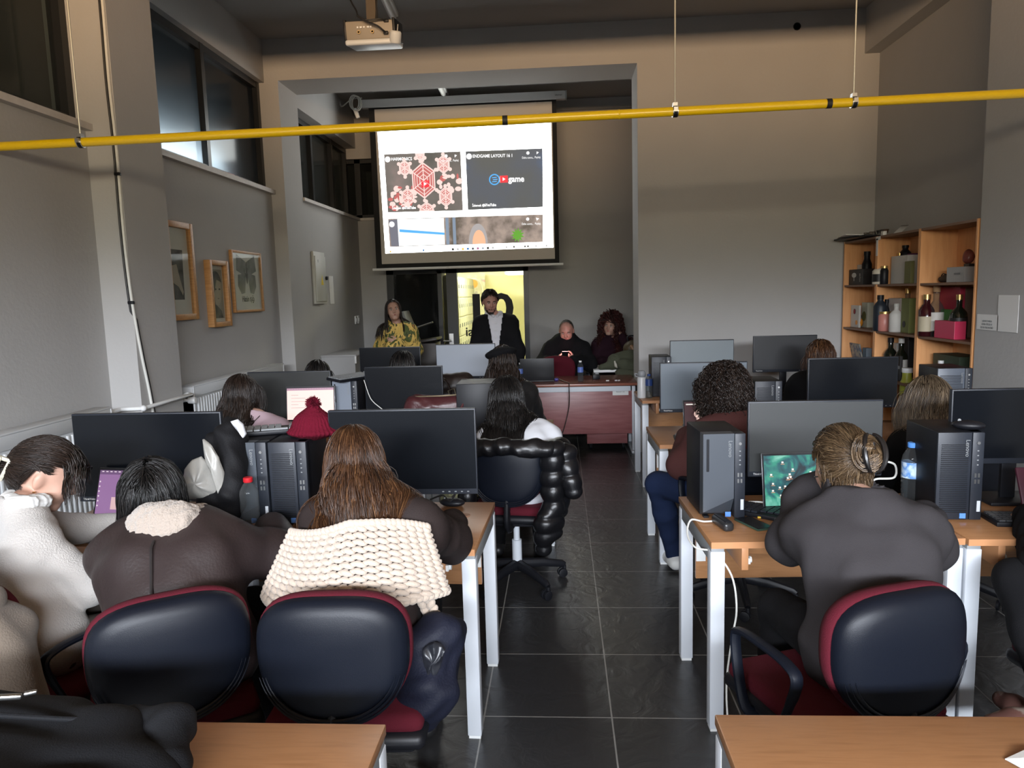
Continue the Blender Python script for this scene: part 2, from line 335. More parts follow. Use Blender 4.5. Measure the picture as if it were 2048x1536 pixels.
MB().b2((-wd/2, -.03, p1.z), (wd/2, 0, p0.z)).build('canvas', ramp_mat('abstract canvas', 'noise', 2.2, [(.35, (.75, .68, .42)), (.5, (.62, .58, .42)), (.56, (.78, .74, .55)), (.62, (.45, .42, .40)), (.7, (.7, .3, .2))], .7, distort=2.2), po, 0)
ov = MB(); ov.lathe([(0, 0), (wd*.17, 0), (wd*.17, .006)], (wd*.02, -.036, p0.z-hh*.2), 24, 0, rotm(90)); ov.build('orange_disc', mat('orange paint', (.75, .36, .06), .6), po)
ar = MB(); ar.tube([(wd*.02+wd*.36*math.cos(a), -.034, p0.z-hh*.33+hh*.24*math.sin(a)) for a in np.linspace(-.3, PI, 14)], .02, 6); ar.build('painted_arch', mat('pale paint', (.85, .82, .68), .6), po)
# ------------------------------------------------------------------ yellow gas pipe
pa, pb = Vector((-2.9, 3.655, 2.468)), Vector((3.19, 3.92, 2.575))
def pip(x): k = (x-pa.x)/(pb.x-pa.x); return pa+(pb-pa)*k
def pip_px(px):
    lo, hi = -2.9, 3.19
    for _ in range(40):
        m_ = (lo+hi)/2; P = CM @ (np.array(pip(m_))-np.array([0, 0, EYE]))
        if 1024+FPX*P[0]/P[2] < px: lo = m_
        else: hi = m_
    return pip(lo)
YELP = mat('gloss yellow pipe paint', (.80, .53, .003), .28, coat=.4)
gp = thing('gas_pipe', 'long yellow gas pipe hung across the whole room below the ceiling', 'pipe', (0, 0, 0))
MB().tube([pa, pb], .0225, 20).build('pipe', YELP, gp)
for px in (1010, 1657):
    c = pip_px(px); dv = (pb-pa).normalized(); MB().tube([c-dv*.013, c+dv*.013], .0235, 20).build('black_band', mat('black tape', (.01, .01, .01), .6), gp)
for px in (1238,):
    c = pip_px(px); dv = (pb-pa).normalized(); MB().tube([c-dv*.004, c, c+dv*.004], [.023, .0245, .023], 20).build('weld_joint', YELP, gp)
for i, px in enumerate((162, 1350, 1707)):
    c = pip_px(px); dv = (pb-pa).normalized()
    hg = thing('pipe_hanger', ['thin rod and clamp holding the yellow pipe beside the left column', 'thin rod and clamp holding the yellow pipe right of the projection screen', 'rightmost thin rod and clamp holding the yellow pipe'][i], 'hanger', c, 0, 'yellow pipe hangers')
    cl = MB(); cl.tube([-dv*.013, dv*.013], .0275, 20); cl.box((0, 0, .032), (.022, .03, .018)); cl.box((0, -.028, .004), (.02, .014, .022)); cl.build('clamp', STEEL, hg)
    MB().tube([-dv*.009+Vector((0, 0, 0)), dv*.009], .0285, 20).build('rubber_liner', BLACKP, hg)
    MB().tube([(0, 0, .03), (.002, 0, CH-c.z)], .0042, 8).build('rod', mat('zinc rod', (.55, .55, .48), .45, metal=.7), hg)
# ------------------------------------------------------------------ ceiling things
def batten(name, label, loc, rz, ln):
    t_ = thing(name, label, 'light', loc, rz, 'ceiling tube lights')
    MB().b2((-.045, -ln/2, -.05), (.045, ln/2, 0), .01).build('body', WHITEP, t_)
    bb = MB(); bb.tube([(0, -ln/2+.03, -.062), (0, ln/2-.03, -.062)], .028, 12); bb.build('diffuser', mat('tube diffuser', (.75, .75, .72), .35), t_)
p = at_z(797, 16, CH); batten('tube_light', 'ceiling tube light behind the projector', (p.x-.03, p.y-.55, CH), 3, 1.25)
p = at_z(893, 188, CH); batten('tube_light', 'ceiling tube light above the projection screen', (p.x, p.y-.35, CH), 2, .62)
# projector
pc = at_y(748, 70, 4.75)
pj = thing('projector', 'grey and white projector hanging from the ceiling on a short pole', 'projector', (pc.x, pc.y, 0))
z0 = pc.z; PG = mat('projector grey panel', (.27, .235, .19), .55); 
MB().box((0, 0, z0+.012), (.30, .24, .105), rotm(10, 0, 0), .008).build('back_panel', PG, pj)
lid = MB(); lid.box((.0, .008, z0-.055), (.315, .25, .034), rotm(10), .014, 0, 3); lid.build('cover', mat('projector white', (.62, .64, .65), .4), pj)
for sx in (-1, 1): MB().box((sx*.152, 0, z0+.016), (.016, .245, .118), rotm(10), .004).build('side_panel', BLACKP, pj)
MB().lathe([(.03, 0), (.036, .01), (.036, .06), (.028, .07)], (.15, -.09, z0-.085), 20, 0, rotm(20, 12)).build('lens_ring', mat('projector white', (.62, .64, .65), .4), pj)
MB().tube([(.175, -.1, z0+.02), (.165, -.1, z0-.06)], .005).build('latch_bar', STEEL, pj)
for sx in (-.065, .02):
    MB().lathe([(.011, 0), (.011, .006), (.006, .006), (.006, 0)], (sx, -.121, z0-.022), 14, 0, rotm(90)).build('socket', mat('brass socket', (.7, .5, .25), .3, metal=.6), pj)
for i, sx in enumerate((-.07, -.05, -.03, -.005, .012)): MB().box((sx, -.124, z0+.006), (.010+.004*(i % 2), .006, .010)).build('port', WHITEP, pj, 0)
pol = MB(); pol.b2((-.035, -.03, z0+.06), (.025, .03, CH)); pol.build('ceiling_pole', mat('bronze pole', (.085, .065, .045), .45, metal=.3), pj)
MB().box((-.005, 0, z0+.062), (.09, .14, .02), None, .005).build('mount_plate', STEEL, pj)
cb = [(-.14, -.02, CH), (-.145, -.06, z0+.35), (-.12, -.1, z0+.2), (-.07, -.14, z0+.1), (-.05, -.17, z0+.055), (.0, -.17, z0+.03), (.08, -.16, z0+.035), (.11, -.13, z0+.035)]
cc = [(-.06, -.17, z0+.06), (0, -.175, z0+.02), (.06, -.17, z0-.005), (.095, -.155, z0-.03), (.105, -.13, z0-.035)]
def smooth_path(pts, n=40):
    P = [Vector(p) for p in pts]; out = []
    P = [P[0]]+P+[P[-1]]
    seg = len(P)-3
    for i in range(n+1):
        u = i/n*seg; k = min(int(u), seg-1); t_ = u-k; a, b_, c, d = P[k:k+4]
        out.append(.5*((2*b_)+(c-a)*t_+(2*a-5*b_+4*c-d)*t_*t_+(3*b_-a-3*c+d)*t_**3))
    return out
CABLE = mat('black cable', (.008, .008, .009), .5); CABLEW = mat('white cable', (.62, .62, .58), .5)
MB().tube(smooth_path(cb), .005, 8).build('cable', CABLE, pj); MB().tube(smooth_path(cc), .006, 8).build('cable', CABLE, pj)
MB().tube(smooth_path([(-.05, -.03, CH), (-.04, -.05, z0+.42), (.03, -.06, z0+.34), (.04, -.05, z0+.2), (.03, -.05, z0+.08)]), .005, 8).build('cable', CABLE, pj)
for e in (cb[-1], cc[-1]): MB().box(e, (.03, .02, .018), None, .004).build('plug', BLACKP, pj)
# hole in the front wall, its inner shade painted as a black disc
hp = at_y(1594, 53, FW); hl = MB(); hl.lathe([(.036, .001), (.036, .004), (.028, .004), (.026, -.05)], (hp.x, FW, hp.z), 20, 0, rotm(90)); hl.lathe([(0, .0035), (.03, .0035)], (hp.x, FW, hp.z), 20, 1, rotm(90)); tag(hl.build('wall_hole', [DARKF, mat('hole black', (.002, .002, .002), .9)]), 'small round dark hole high on the front wall', 'vent')
# ------------------------------------------------------------------ projection screen
SY = 9.45
sc_ = thing('projection_screen', 'pulled-down projection screen showing a web page with video thumbnails', 'projection screen', (0, SY, 0))
def sq(px, py): v = at_y(px, py, SY); return Vector((v.x, 0, v.z))
def quad(pxs, dy, m, name, par=sc_):
    vs = [sq(*p)+Vector((0, -dy, 0)) for p in pxs]; n = len(vs)
    b_ = MB(); b_.add(vs+[v+Vector((0, .0006, 0)) for v in vs], [list(range(n))[::-1], list(range(n, 2*n))]+[[i, (i+1) % n, (i+1) % n+n, i+n] for i in range(n)])
    return b_.build(name, m, par, 0)
a, c = sq(722, 207), sq(1131, 190)
cs = MB(); cs.box(((a.x+c.x)/2, .02, (a.z+c.z)/2-.005), (c.x-a.x, .10, .10), None, .012); cs.build('case', mat('screen case white', (.55, .56, .57), .45), sc_)
for x in (a.x-.008, c.x+.008): MB().box((x, .02, (a.z+c.z)/2-.005), (.018, .11, .105), None, .01).build('end_cap', mat('screen case grey', (.30, .31, .32), .5), sc_)
lettering('inlumos', .028, BLACKP, sc_, (sq(1117, 192).x, -.033, sq(1117, 191).z), RFRONT)
b0, b1, b2_, b3 = sq(741, 214), sq(1110, 196), sq(1121, 528), sq(749, 536)
xl = (b0.x+b3.x)/2; xr = (b1.x+b2_.x)/2; zt = (b0.z+b1.z)/2+.02; zb = (b2_.z+b3.z)/2
MB().b2((xl, -.001, zb), (xr, .001, zt)).build('black_border', mat('screen black border', (.004, .004, .004), .8), sc_, 0)
i0, i1, i2, i3 = sq(752, 219), sq(1106, 203), sq(1113, 519), sq(759, 527)
MB().b2((xl+.075, -.003, (i2.z+i3.z)/2), (xr-.055, -.0012, (i0.z+i1.z)/2)).build('fabric', mat('screen fabric', (.50, .47, .42), .8), sc_, 0)
br_ = MB(); br_.tube([(xl-.05, 0, zb-.012), (xr+.05, 0, zb-.012)], .017, 12); br_.build('bottom_bar', WHITEP, sc_)
PW = emis('projected white', (.97, 1, .97), 7.0)
quad([(754, 250), (1102, 233), (1107, 495), (771, 507)], .004, PW, 'projected_page')
def P4(x0, y0, x1, y1, x2, y2, x3, y3): return [(x0, y0), (x1, y1), (x2, y2), (x3, y3)]
T1 = P4(768, 309, 921, 303, 926, 421, 776, 425); T2 = P4(931, 303, 1085, 297, 1086, 414, 936, 420); T3 = P4(776, 438, 1086, 429, 1086, 484, 780, 494)
def bl(T, u, v):
    a_ = [T[0][i]*(1-u)+T[1][i]*u for i in (0, 1)]; b_ = [T[3][i]*(1-u)+T[2][i]*u for i in (0, 1)]
    return (a_[0]*(1-v)+b_[0]*v, a_[1]*(1-v)+b_[1]*v)
def ramp_emit(name, kind, scale, stops, s, coords='Object', distort=0):
    if name in MATS: return MATS[name]
    m = ramp_mat(name, kind, scale, stops, .8, distort=distort, coords=coords); t = m.node_tree; b_ = t.nodes['Principled BSDF']
    l = b_.inputs['Base Color'].links[0]; t.links.new(l.from_socket, b_.inputs['Emission Color']); t.links.remove(l); b_.inputs['Base Color'].default_value = (.02, .02, .02, 1); b_.inputs['Emission Strength'].default_value = s; return m
quad(T1, .006, ramp_emit('thumb one', 'noise', 1.6, [(.35, (.12, .115, .10)), (.55, (.22, .19, .17)), (.7, (.40, .27, .25))], 1.0), 'video_thumbnail')
quad(T2, .006, ramp_emit('thumb two', 'noise', 1.1, [(.40, (.13, .13, .115)), (.58, (.12, .13, .15)), (.70, (.10, .18, .34))], 1.0), 'video_thumbnail')
quad(T3, .006, ramp_emit('thumb three', 'noise', 5, [(.38, (.16, .13, .10)), (.5, (.34, .27, .23)), (.6, (.46, .36, .30))], 1.0), 'video_thumbnail')
EW = emis('pic white', (1, 1, 1), 1.3); ERED = emis('play red', (.85, .03, .05), 1.2); EB = emis('pic blue', (.10, .42, .85), 1.2); ECOR = emis('coral red', (.62, .16, .15), 1.0); EPK = emis('coral pale', (1.0, .74, .68), 1.05)
def poly(T, pts, dy, m, name): return quad([bl(T, u, v) for u, v in pts], dy, m, name)
def star(T, cu, cv, ru, rv, ph=0.):
    poly(T, [(cu+ru*math.cos(ph+k*PI/3), min(.995, max(.005, cv+rv*math.sin(ph+k*PI/3)))) for k in range(6)], .0075, ECOR, 'coral_shape')
    b_ = MB()
    def s3(u, v): return sq(*bl(T, u, min(.99, max(.01, v))))+Vector((0, -.010, 0))
    for k in range(6):
        an = ph+k*PI/3; a2 = ph+(k+1)*PI/3
        for f_ in (.35, .6, .82, 1.0): b_.tube([s3(cu+ru*f_*math.cos(an), cv+rv*f_*math.sin(an)), s3(cu+ru*f_*math.cos(a2), cv+rv*f_*math.sin(a2))], .008 if f_ == 1 else .0045, 4)
        b_.tube([s3(cu, cv), s3(cu+ru*1.18*math.cos(an), cv+rv*1.18*math.sin(an))], .006, 4)
        if 0 < cv+rv*1.15*math.sin(an) < 1: b_.ell(s3(cu+ru*1.15*math.cos(an), cv+rv*1.15*math.sin(an)), (.024, .004, .024), None, 6)
    b_.build('coral_lattice', EPK, sc_)
star(T1, .50, .47, .165, .30, .52); star(T1, .26, .25, .075, .13, .52); star(T1, .77, .21, .085, .15, .52); star(T1, .28, .74, .09, .14, .52); star(T1, .78, .76, .09, .16, .52); star(T1, .47, .03, .06, .10, .52); star(T1, .52, .99, .10, .14, .52)
rr = random.Random(3)
b_ = MB()
for k in range(46):
    u = rr.uniform(.04, .38) if k < 30 else rr.uniform(.70, .97); v = rr.uniform(.58, .90)+(.08 if u < .12 else 0) if k < 30 else rr.uniform(.38, .66)
    b_.ell(sq(*bl(T1, u, min(v, .93)))+Vector((0, -.0075, 0)), (rr.uniform(.015, .045), .003, rr.uniform(.015, .04)), None, 6, rr.choice((0, 0, 1)))
b_.build('coral_shape', [EPK, ECOR], sc_)
for T, (u, v) in ((T1, (.52, .53)), (T2, (.49, .50))):
    w_, h_ = .052, .060
    poly(T, [(u-w_, v-h_), (u+w_, v-h_), (u+w_, v+h_), (u-w_, v+h_)], .014, ERED, 'play_button'); poly(T, [(u-.016, v-.030), (u+.02, v), (u-.016, v+.03)][::-1], .016, EW, 'play_triangle')
def scr_text(T, u, v, txt, size, m=EW, al='LEFT', bold=0, wx=1.): 
    p_ = sq(*bl(T, u, v)); return lettering(txt, size, m, sc_, (p_.x, -.012, p_.z), rotm(90, 1.2, 0), 'lettering', al, bold=bold, wx=wx)
def disc(T, u, v, r, m=EW, dy=.012): p_ = sq(*bl(T, u, v)); MB().lathe([(0, .001), (r, .001), (r, 0)], (p_.x, -dy, p_.z), 20, 0, rotm(90)).build('icon', m, sc_)
for T, ti in ((T1, 'HARMONICS'), (T2, 'ENDGAME LAYOUT 16 1'), (T3, None)):
    k = 1 if T is not T3 else 2.2; ku = 1 if T is not T3 else .52
    disc(T, .045*ku, .09*k, .036)
    if ti: scr_text(T, .09, .09, ti, .055, bold=.001, wx=.85)
    disc(T, 1-.19*ku, .07*k, .020); scr_text(T, 1-.19*ku, .15*k, 'Daha sonra...', .036, al='CENTER', wx=.8)
    p_ = (1-.065*ku, .07*k); poly(T, [(p_[0]-.012, p_[1]-.02*k), (p_[0]+.018*ku, p_[1]-.005*k), (p_[0]-.012*ku, p_[1]+.03*k)][::-1], .012, EW, 'icon'); scr_text(T, 1-.065*ku, .15*k, 'Paylaş', .036, al='CENTER', wx=.8)
    if ti: scr_text(T, .06, .93, 'İzlemek için', .042, wx=.85, bold=.001); scr_text(T, .235, .93, 'YouTube', .046, bold=.002, wx=.8); disc(T, .215, .93, .016)
scr_text(T2, .43, .505, 'E', .105, bold=.003); scr_text(T2, .55, .505, 'game', .105, bold=.003, wx=.9)
p_ = sq(*bl(T2, .365, .50)); MB().tube([(p_.x+.062*math.cos(a_), -.010, p_.z+.062*math.sin(a_)) for a_ in np.linspace(0, 2*PI, 25)[:-1]], .008, 6, closed=True).build('logo_ring', EB, sc_)
lg = MB()
for k in range(3): lg.box((p_.x+(.01 if k == 1 else 0), -.011, p_.z+.025*(1-k)), (.06, .002, .011), rotm(0, -4, 0), .002)
lg.build('logo_bars', EB, sc_)
# third picture: window, top of a grey head, monstera leaf
poly(T3, [(.06, .02), (.36, .02), (.36, .98), (.06, .98)], .0072, emis('pic window', (.92, 1, 1), 1.3), 'pictured_window')
poly(T3, [(.005, .05), (.06, .02), (.06, .98), (.01, .98)], .0074, emis('pic grey', (.2, .2, .24), 1), 'pictured_wall')
for u in (.37, .415): poly(T3, [(u, .02), (u+.02, .02), (u+.02, .98), (u, .98)], .0076, emis('pic bluegrey', (.25, .32, .42), 1), 'pictured_window')
poly(T3, [(.07, .38), (.36, .55), (.36, .63), (.07, .48)], .008, EB, 'pictured_window')
hd = [(.52+.058+.062*math.cos(a_), .98-.72*math.sin(a_)) for a_ in np.linspace(0, PI, 14)]
poly(T3, hd, .0085, emis('pic hair', (.45, .42, .42), 1), 'pictured_head'); poly(T3, [(.583+.043*math.cos(a_), .99-.50*math.sin(a_)) for a_ in np.linspace(0, PI, 12)], .0095, emis('pic skin', (.92, .50, .30), 1.1), 'pictured_face')
lf = []
for k in range(22):
    a_ = 2*PI*k/22; r_ = 1 if k % 2 else .55; lf.append((.835+.045*r_*math.cos(a_), .72+.27*r_*math.sin(a_)))
poly(T3, lf, .0085, emis('pic leaf', (.12, .40, .03), 1), 'pictured_leaf')
# page menu text and task bar
EG = emis('pic light grey', (.55, .57, .57), 1); 
for x, y, tx in ((1016, 282, 'HABER'), (1040, 280, 'HAKKIMIZDA'), (1063, 279, 'PROJELER'), (1082, 278, 'BLOG')): 
    p_ = sq(x, y); lettering(tx, .030, EG, sc_, (p_.x, -.008, p_.z), rotm(90, 1.2, 0), 'menu_text', wx=.9)
p_ = sq(785, 292); lettering('Projeler', .04, EG, sc_, (p_.x, -.008, p_.z), rotm(90, 1.2, 0), 'menu_text')
icols = [emis('ic%d' % i, c_, 1) for i, c_ in enumerate(((.02, .02, .02), (.55, .55, .55), (.9, .55, .1), (.05, .2, .5), (.08, .08, .1), (.45, .15, .3), (.4, .45, .5)))]
for i, x in enumerate(range(906, 990, 10)):
    p_ = sq(x, 498.8-(x-906)*.038); MB().box((p_.x, -.006, p_.z), (.03, .002, .03), None, .004).build('task_icon', icols[i % 7], sc_, 0)
for x, i in ((781, 2), (847, 3), (1013, 1), (1028, 0), (1050, 0), (1056, 0), (1072, 1), (1093, 1)):
    p_ = sq(x, 503.2-(x-781)*.038); MB().box((p_.x, -.006, p_.z), (.022, .002, .026), None, .004).build('task_icon', icols[i], sc_, 0)
# power strip with loose cable at the screen's left end
cp = at_y(714, 215, SY); ex = thing('extension_cable', 'white coiled cable with a power socket hanging at the left end of the screen', 'cable', (cp.x, SY-.02, 0))
MB().box((.0, -.02, cp.z-.08), (.05, .04, .13), rotm(0, -18, 0), .015).build('socket_block', WHITEP, ex)
b_ = MB(); b_.tube(smooth_path([(.06, .05, cp.z+.12), (-.05, 0, cp.z+.10), (-.2, .05, cp.z+.03), (-.24, .1, cp.z+.1)]), .008, 8)
for k in range(3): b_.tube([(.0+.06*math.cos(a_)+.02*k-.02, -.03-.01*k, cp.z+.05+.09*math.sin(a_)-.01*k) for a_ in np.linspace(0, 2*PI, 20)], .007, 6)
b_.build('cord', CABLEW, ex)
# ------------------------------------------------------------------ left wall: pictures, radiators, cables, panel
OAK = ramp_mat('oak frame', 'noise', 6, [(.3, (.42, .20, .07)), (.65, (.55, .29, .11))], .4, (1, 12, 12), .4)
def picture(name, label, tl, br, art, fw=.045, deep=.045):
    a, c = at_x(*tl, XL+deep), at_x(*br, XL+deep)
    y0, y1, z0, z1 = a.y, c.y, c.z, a.z
    t_ = thing(name, label, 'picture', (XL, (y0+y1)/2, 0), 0, 'framed pictures on the left wall'); h = (y1-y0)/2
    f = MB()
    f.b2((0, -h, z0), (deep, -h+fw, z1), .004); f.b2((0, h-fw, z0), (deep, h, z1), .004); f.b2((0, -h+fw, z1-fw), (deep-.001, h-fw, z1), .003); f.b2((0, -h+fw, z0), (deep-.001, h-fw, z0+fw), .003)
    f.build('frame', OAK, t_)
    MB().b2((.004, -h+fw, z0+fw), (.010, h-fw, z1-fw)).build('mat_board', mat('picture mat board', (.80, .80, .74), .8), t_, 0)
    art(t_, h-fw, z0+fw, z1-fw)
    MB().b2((.026, -h+fw, z0+fw), (.028, h-fw, z1-fw)).build('glazing', glass_mat('picture glass', (.96, .97, .96), .10, .04), t_, 0)
    return t_
GRAPH = ramp_mat('graphite drawing', 'noise', 7, [(.3, (.045, .048, .045)), (.6, (.18, .18, .165))], .8, distort=.8); GRAPH2 = ramp_mat('pencil grey', 'noise', 9, [(.3, (.18, .19, .18)), (.6, (.33, .34, .32))], .8)
PALE = mat('drawing pale tone', (.55, .49, .40), .8)
def flat(t_, pts, x, m, name):
    n = len(pts); MB().add([(x, p[0], p[1]) for p in pts]+[(x-.0008, p[0], p[1]) for p in pts], [list(range(n)), list(range(n, 2*n))[::-1]]+[[i, i+n, (i+1) % n+n, (i+1) % n] for i in range(n)]).build(name, m, t_, 0)
def art_arm(t_, h, z0, z1):
    H_ = z1-z0; flat(t_, [(-h, z0+.17*H_), (h*.35, z0+.17*H_), (h*.45, z0+.75*H_), (-h, z0+.75*H_)], .0115, GRAPH, 'drawing')
    flat(t_, [(-h, z0+.55*H_), (-.2*h, z0+.58*H_), (.05*h, z0+.40*H_), (.3*h, z0+.26*H_), (.2*h, z0+.22*H_), (-.15*h, z0+.32*H_), (-h, z0+.40*H_)], .0122, PALE, 'drawn_arm')
def art_face(t_, h, z0, z1):
    H_ = z1-z0; flat(t_, [(-h*.95, z0+.06*H_), (h*.9, z0+.06*H_), (h*.9, z0+.93*H_), (-h*.95, z0+.93*H_)], .0115, mat('drawing ground', (.44, .42, .36), .8), 'drawing')
    flat(t_, [(.1*h+.62*h*math.cos(a), z0+.55*H_+.26*H_*math.sin(a)) for a in np.linspace(0, 2*PI, 22)[:-1]], .0122, PALE, 'drawn_face')
    flat(t_, [(-.05*h+.85*h*math.cos(a), z0+.62*H_+.28*H_*math.sin(a)) for a in np.linspace(.3, PI+.5, 16)]+[(-.75*h, z0+.10*H_), (-.2*h, z0+.10*H_), (-.35*h, z0+.5*H_), (.1*h, z0+.75*H_)], .0128, GRAPH, 'drawn_hair')
    flat(t_, [(-.9*h, z0+.07*H_), (.7*h, z0+.07*H_), (.5*h, z0+.2*H_), (.0*h, z0+.28*H_), (-.6*h, z0+.35*H_)], .0126, GRAPH, 'drawn_collar')
    for y, z in ((-.12, .58), (.42, .58)): flat(t_, [(y*h+.13*h*math.cos(a), z0+z*H_+.018*H_*math.sin(a)) for a in np.linspace(0, 2*PI, 9)[:-1]], .0130, GRAPH, 'drawn_eye')
    flat(t_, [(.05*h, z0+.42*H_), (.35*h, z0+.42*H_), (.2*h, z0+.405*H_)][::-1], .0130, GRAPH, 'drawn_mouth')
def art_moth(t_, h, z0, z1):
    H_ = z1-z0
    for s in (-1, 1):
        flat(t_, [(s*.04*h, z0+.86*H_), (s*.65*h, z0+.98*H_), (s*.72*h, z0+.70*H_), (s*.12*h, z0+.60*H_)][::s], .0115, GRAPH2, 'drawn_wing')
        flat(t_, [(s*.05*h, z0+.66*H_), (s*.62*h, z0+.62*H_), (s*.66*h, z0+.42*H_), (s*.45*h, z0+.28*H_), (s*.2*h, z0+.30*H_)][::s], .0122, GRAPH2, 'drawn_wing')
    flat(t_, [(.07*h*math.cos(a), z0+.66*H_+.2*H_*math.sin(a)) for a in np.linspace(0, 2*PI, 12)[:-1]], .0128, GRAPH, 'drawn_body')
    lettering('Hüzün ışığı', .075, GRAPH, t_, (.0125, 0, z0+.19*H_), rotm(90, 0, 90), wx=.75)
picture('framed_picture', 'large oak-framed dark arm drawing half hidden behind the column', (330, 438), (400, 638), art_arm)
picture('framed_picture', 'small narrow oak-framed portrait drawing of a face', (419, 519), (466, 651), art_face, .04, .055)
picture('framed_picture', 'oak-framed grey winged insect drawing nearest the wall corner', (463, 499), (530, 622), art_moth, .022, .03)
RADW = mat('radiator enamel', (.58, .60, .61), .35)
def radiator(label, y0, y1, z0=.42, z1=1.035, valve=1):
    t_ = thing('radiator', label, 'radiator', (XL, 0, 0), 0, 'white panel radiators on the left wall'); x0, x1 = .05, .16
    MB().b2((x0+.02, y0, z0), (x1-.012, y1, z1-.06)).build('panel_core', RADW, t_, 0)
    f = MB(); n = int((y1-y0-.1)/.042)
    for i in range(n): f.b2((x1-.014, y0+.06+i*.042, z0+.03), (x1, y0+.06+i*.042+.022, z1-.10), .006)
    f.build('fins', RADW, t_)
    MB().b2((x1-.012, y0, z1-.085), (x1-.002, y1, z1-.01), .004).build('front_rim', RADW, t_)
    MB().b2((x0, y0, z1-.012), (x1, y1, z1), .004).build('top_grille', RADW, t_)
    for y in (y0, y1-.012): MB().b2((x0, y, z0), (x1, y+.012, z1), .003).build('end_cap', RADW, t_)
    yy = y1+.03 if valve > 0 else y0-.03
    v = MB(); v.lathe([(.012, 0), (.012, .03), (.024, .032), (.026, .075), (.02, .085)], (.10, yy, z1-.105), 16, 0, rotm(0, 90)); v.tube([(.10, yy-valve*.04, z1-.105), (.10, yy+valve*.03, z1-.105)], .012, 10); v.build('valve', WHITEP, t_)
radiator('nearest white radiator under the dark left window, before the column', 1.6, 4.22, valve=1)
radiator('white radiator under the three framed pictures, beyond the column', 5.22, 7.02, valve=-1)
pz = .985
pp = MB(); pp.tube([(XL+.09, 4.26, pz), (XL+.10, 4.40, pz+.005), (-2.66, 4.40, pz+.008), (-2.655, 4.44, pz+.008), (-2.655, 5.02, pz+.012), (-2.7, 5.06, pz+.012), (XL+.10, 5.08, pz-.01), (XL+.10, 5.18, pz-.03)], .013, 12); pp.ell((-2.655, 4.41, pz+.008), (.02, .024, .02), None, 8); pp.ell((XL+.10, 5.1, pz-.012), (.02, .02, .02), None, 8)
tag(pp.build('heating_pipe', WHITEP), 'white heating pipe running around the column between the radiators', 'pipe')
# conduit down the column edge
cpth = smooth_path([(-2.71, 4.462, 4.2), (-2.712, 4.462, 3.4), (-2.716, 4.462, 3.0), (-2.708, 4.462, 2.6), (-2.712, 4.462, 2.1), (-2.700, 4.462, 1.7), (-2.692, 4.50, 1.35), (-2.692, 4.56, 1.05), (-2.692, 4.60, .7), (-2.692, 4.62, .2)], 60)
wc = thing('wall_cable', 'white and black cable running down the corner of the left column', 'cable', (0, 0, 0))
MB().tube(cpth, .009, 8).build('white_conduit', CABLEW, wc); MB().tube([p+Vector((-.016, -.004, 0)) if p.z > 1.6 else p+Vector((.002, .014, 0)) for p in cpth], .007, 8).build('black_cable', CABLE, wc)
for k in (22, 34, 52): MB().box(cpth[k]+Vector((-.006, 0, 0)), (.036, .026, .02), None, .004).build('clip', BLACKP, wc)
# electrical panel in the recess
PANEL = mat('panel enamel', (.50, .50, .46), .45)
a, c = at_x(628, 502, -2.75), at_x(656, 607, -2.75)
ep = thing('electrical_panel', 'pale electrical cabinet with yellow warning triangle on the recess wall', 'electrical panel', (-2.79, (a.y+c.y)/2, 0)); h = (c.y-a.y)/2
MB().b2((0, -h, c.z), (.03, h, a.z), .004).build('frame', PANEL, ep); MB().b2((.03, -h+.02, c.z+.03), (.042, h-.01, a.z-.05), .003).build('door', PANEL, ep)
lettering('P1', .05, GREYDARK, ep, (.044, -h*.45, a.z-.11), rotm(90, 0, 90), wx=.6)
MB().add([(.044, -.02, (a.z+c.z)/2-.08), (.044, .07, (a.z+c.z)/2-.08), (.044, .025, (a.z+c.z)/2+.04)], [[0, 1, 2]]).build('warning_sign', mat('warning yellow', (.75, .55, .03), .5), ep, 0)
MB().lathe([(.022, 0), (.022, .02)], (.042, h-.03, (a.z+c.z)/2+.0), 14, 0, rotm(0, 90)).build('lock', BLACKP, ep)
ap = at_x(663, 580, -2.785); b_ = MB(); b_.box((-2.785, ap.y, ap.z), (.006, .16, .34), rotm(0, 0, 0), .001); tag(b_.build('notice_sheet', PAPER), 'blank white sheet stuck beside the electrical cabinet', 'paper')
for k, (x, y) in enumerate(((712, 640), (717, 639))):
    ap = at_x(x, y, -2.78); b_ = MB(); b_.box((-2.782, ap.y, ap.z), (.016, .07, .11), None, .006); b_.box((-2.772, ap.y, ap.z), (.008, .035, .05), None, .004); tag(b_.build('light_switch', WHITEP), ['left white light switch on the recess wall near the standing woman', 'right white light switch on the recess wall near the standing woman'][k], 'switch')
GREYPAINT = mat('grey painted board', (.34, .34, .335), .6)
lc = thing('recess_box', 'plain grey box standing against the recess wall', 'cabinet', (-2.79, 8.75, 0)); MB().b2((0, -.45, 0), (.40, .45, .98)).build('body', GREYPAINT, lc, 0); MB().b2((-.0, -.47, .98), (.42, .47, 1.0), .004).build('top', GREYPAINT, lc)  # plain grey box in place of a pale translucent shape
MB().tube([(.41, -.46, .9), (.41, -.46, .98), (.41, -.42, .98)], .012, 8).build('corner_rail', WHITEP, lc)
# dark lectern between woman and door
lx = at_y(848, 700, 9.3); lt_ = thing('lectern', 'dark lectern cabinet with tilted display beside the glass door', 'lectern', (lx.x, 9.3, 0))
DWOOD = mat('dark lectern wood', (.03, .024, .022), .5)
MB().b2((-.17, -.2, 0), (.19, .2, 1.06), .006).build('body', DWOOD, lt_); MB().box((.01, 0, 1.085), (.40, .44, .03), rotm(0, -8, 0), .005).build('top', DWOOD, lt_)
MB().box((-.16, .02, 1.27), (.035, .36, .42), rotm(0, -20, 0), .006).build('display', mat('display back grey', (.33, .35, .35), .5), lt_)
MB().tube([(-.1, 0, 1.25), (.14, -.05, 1.32)], .012, 8).build('display_arm', STEEL, lt_)
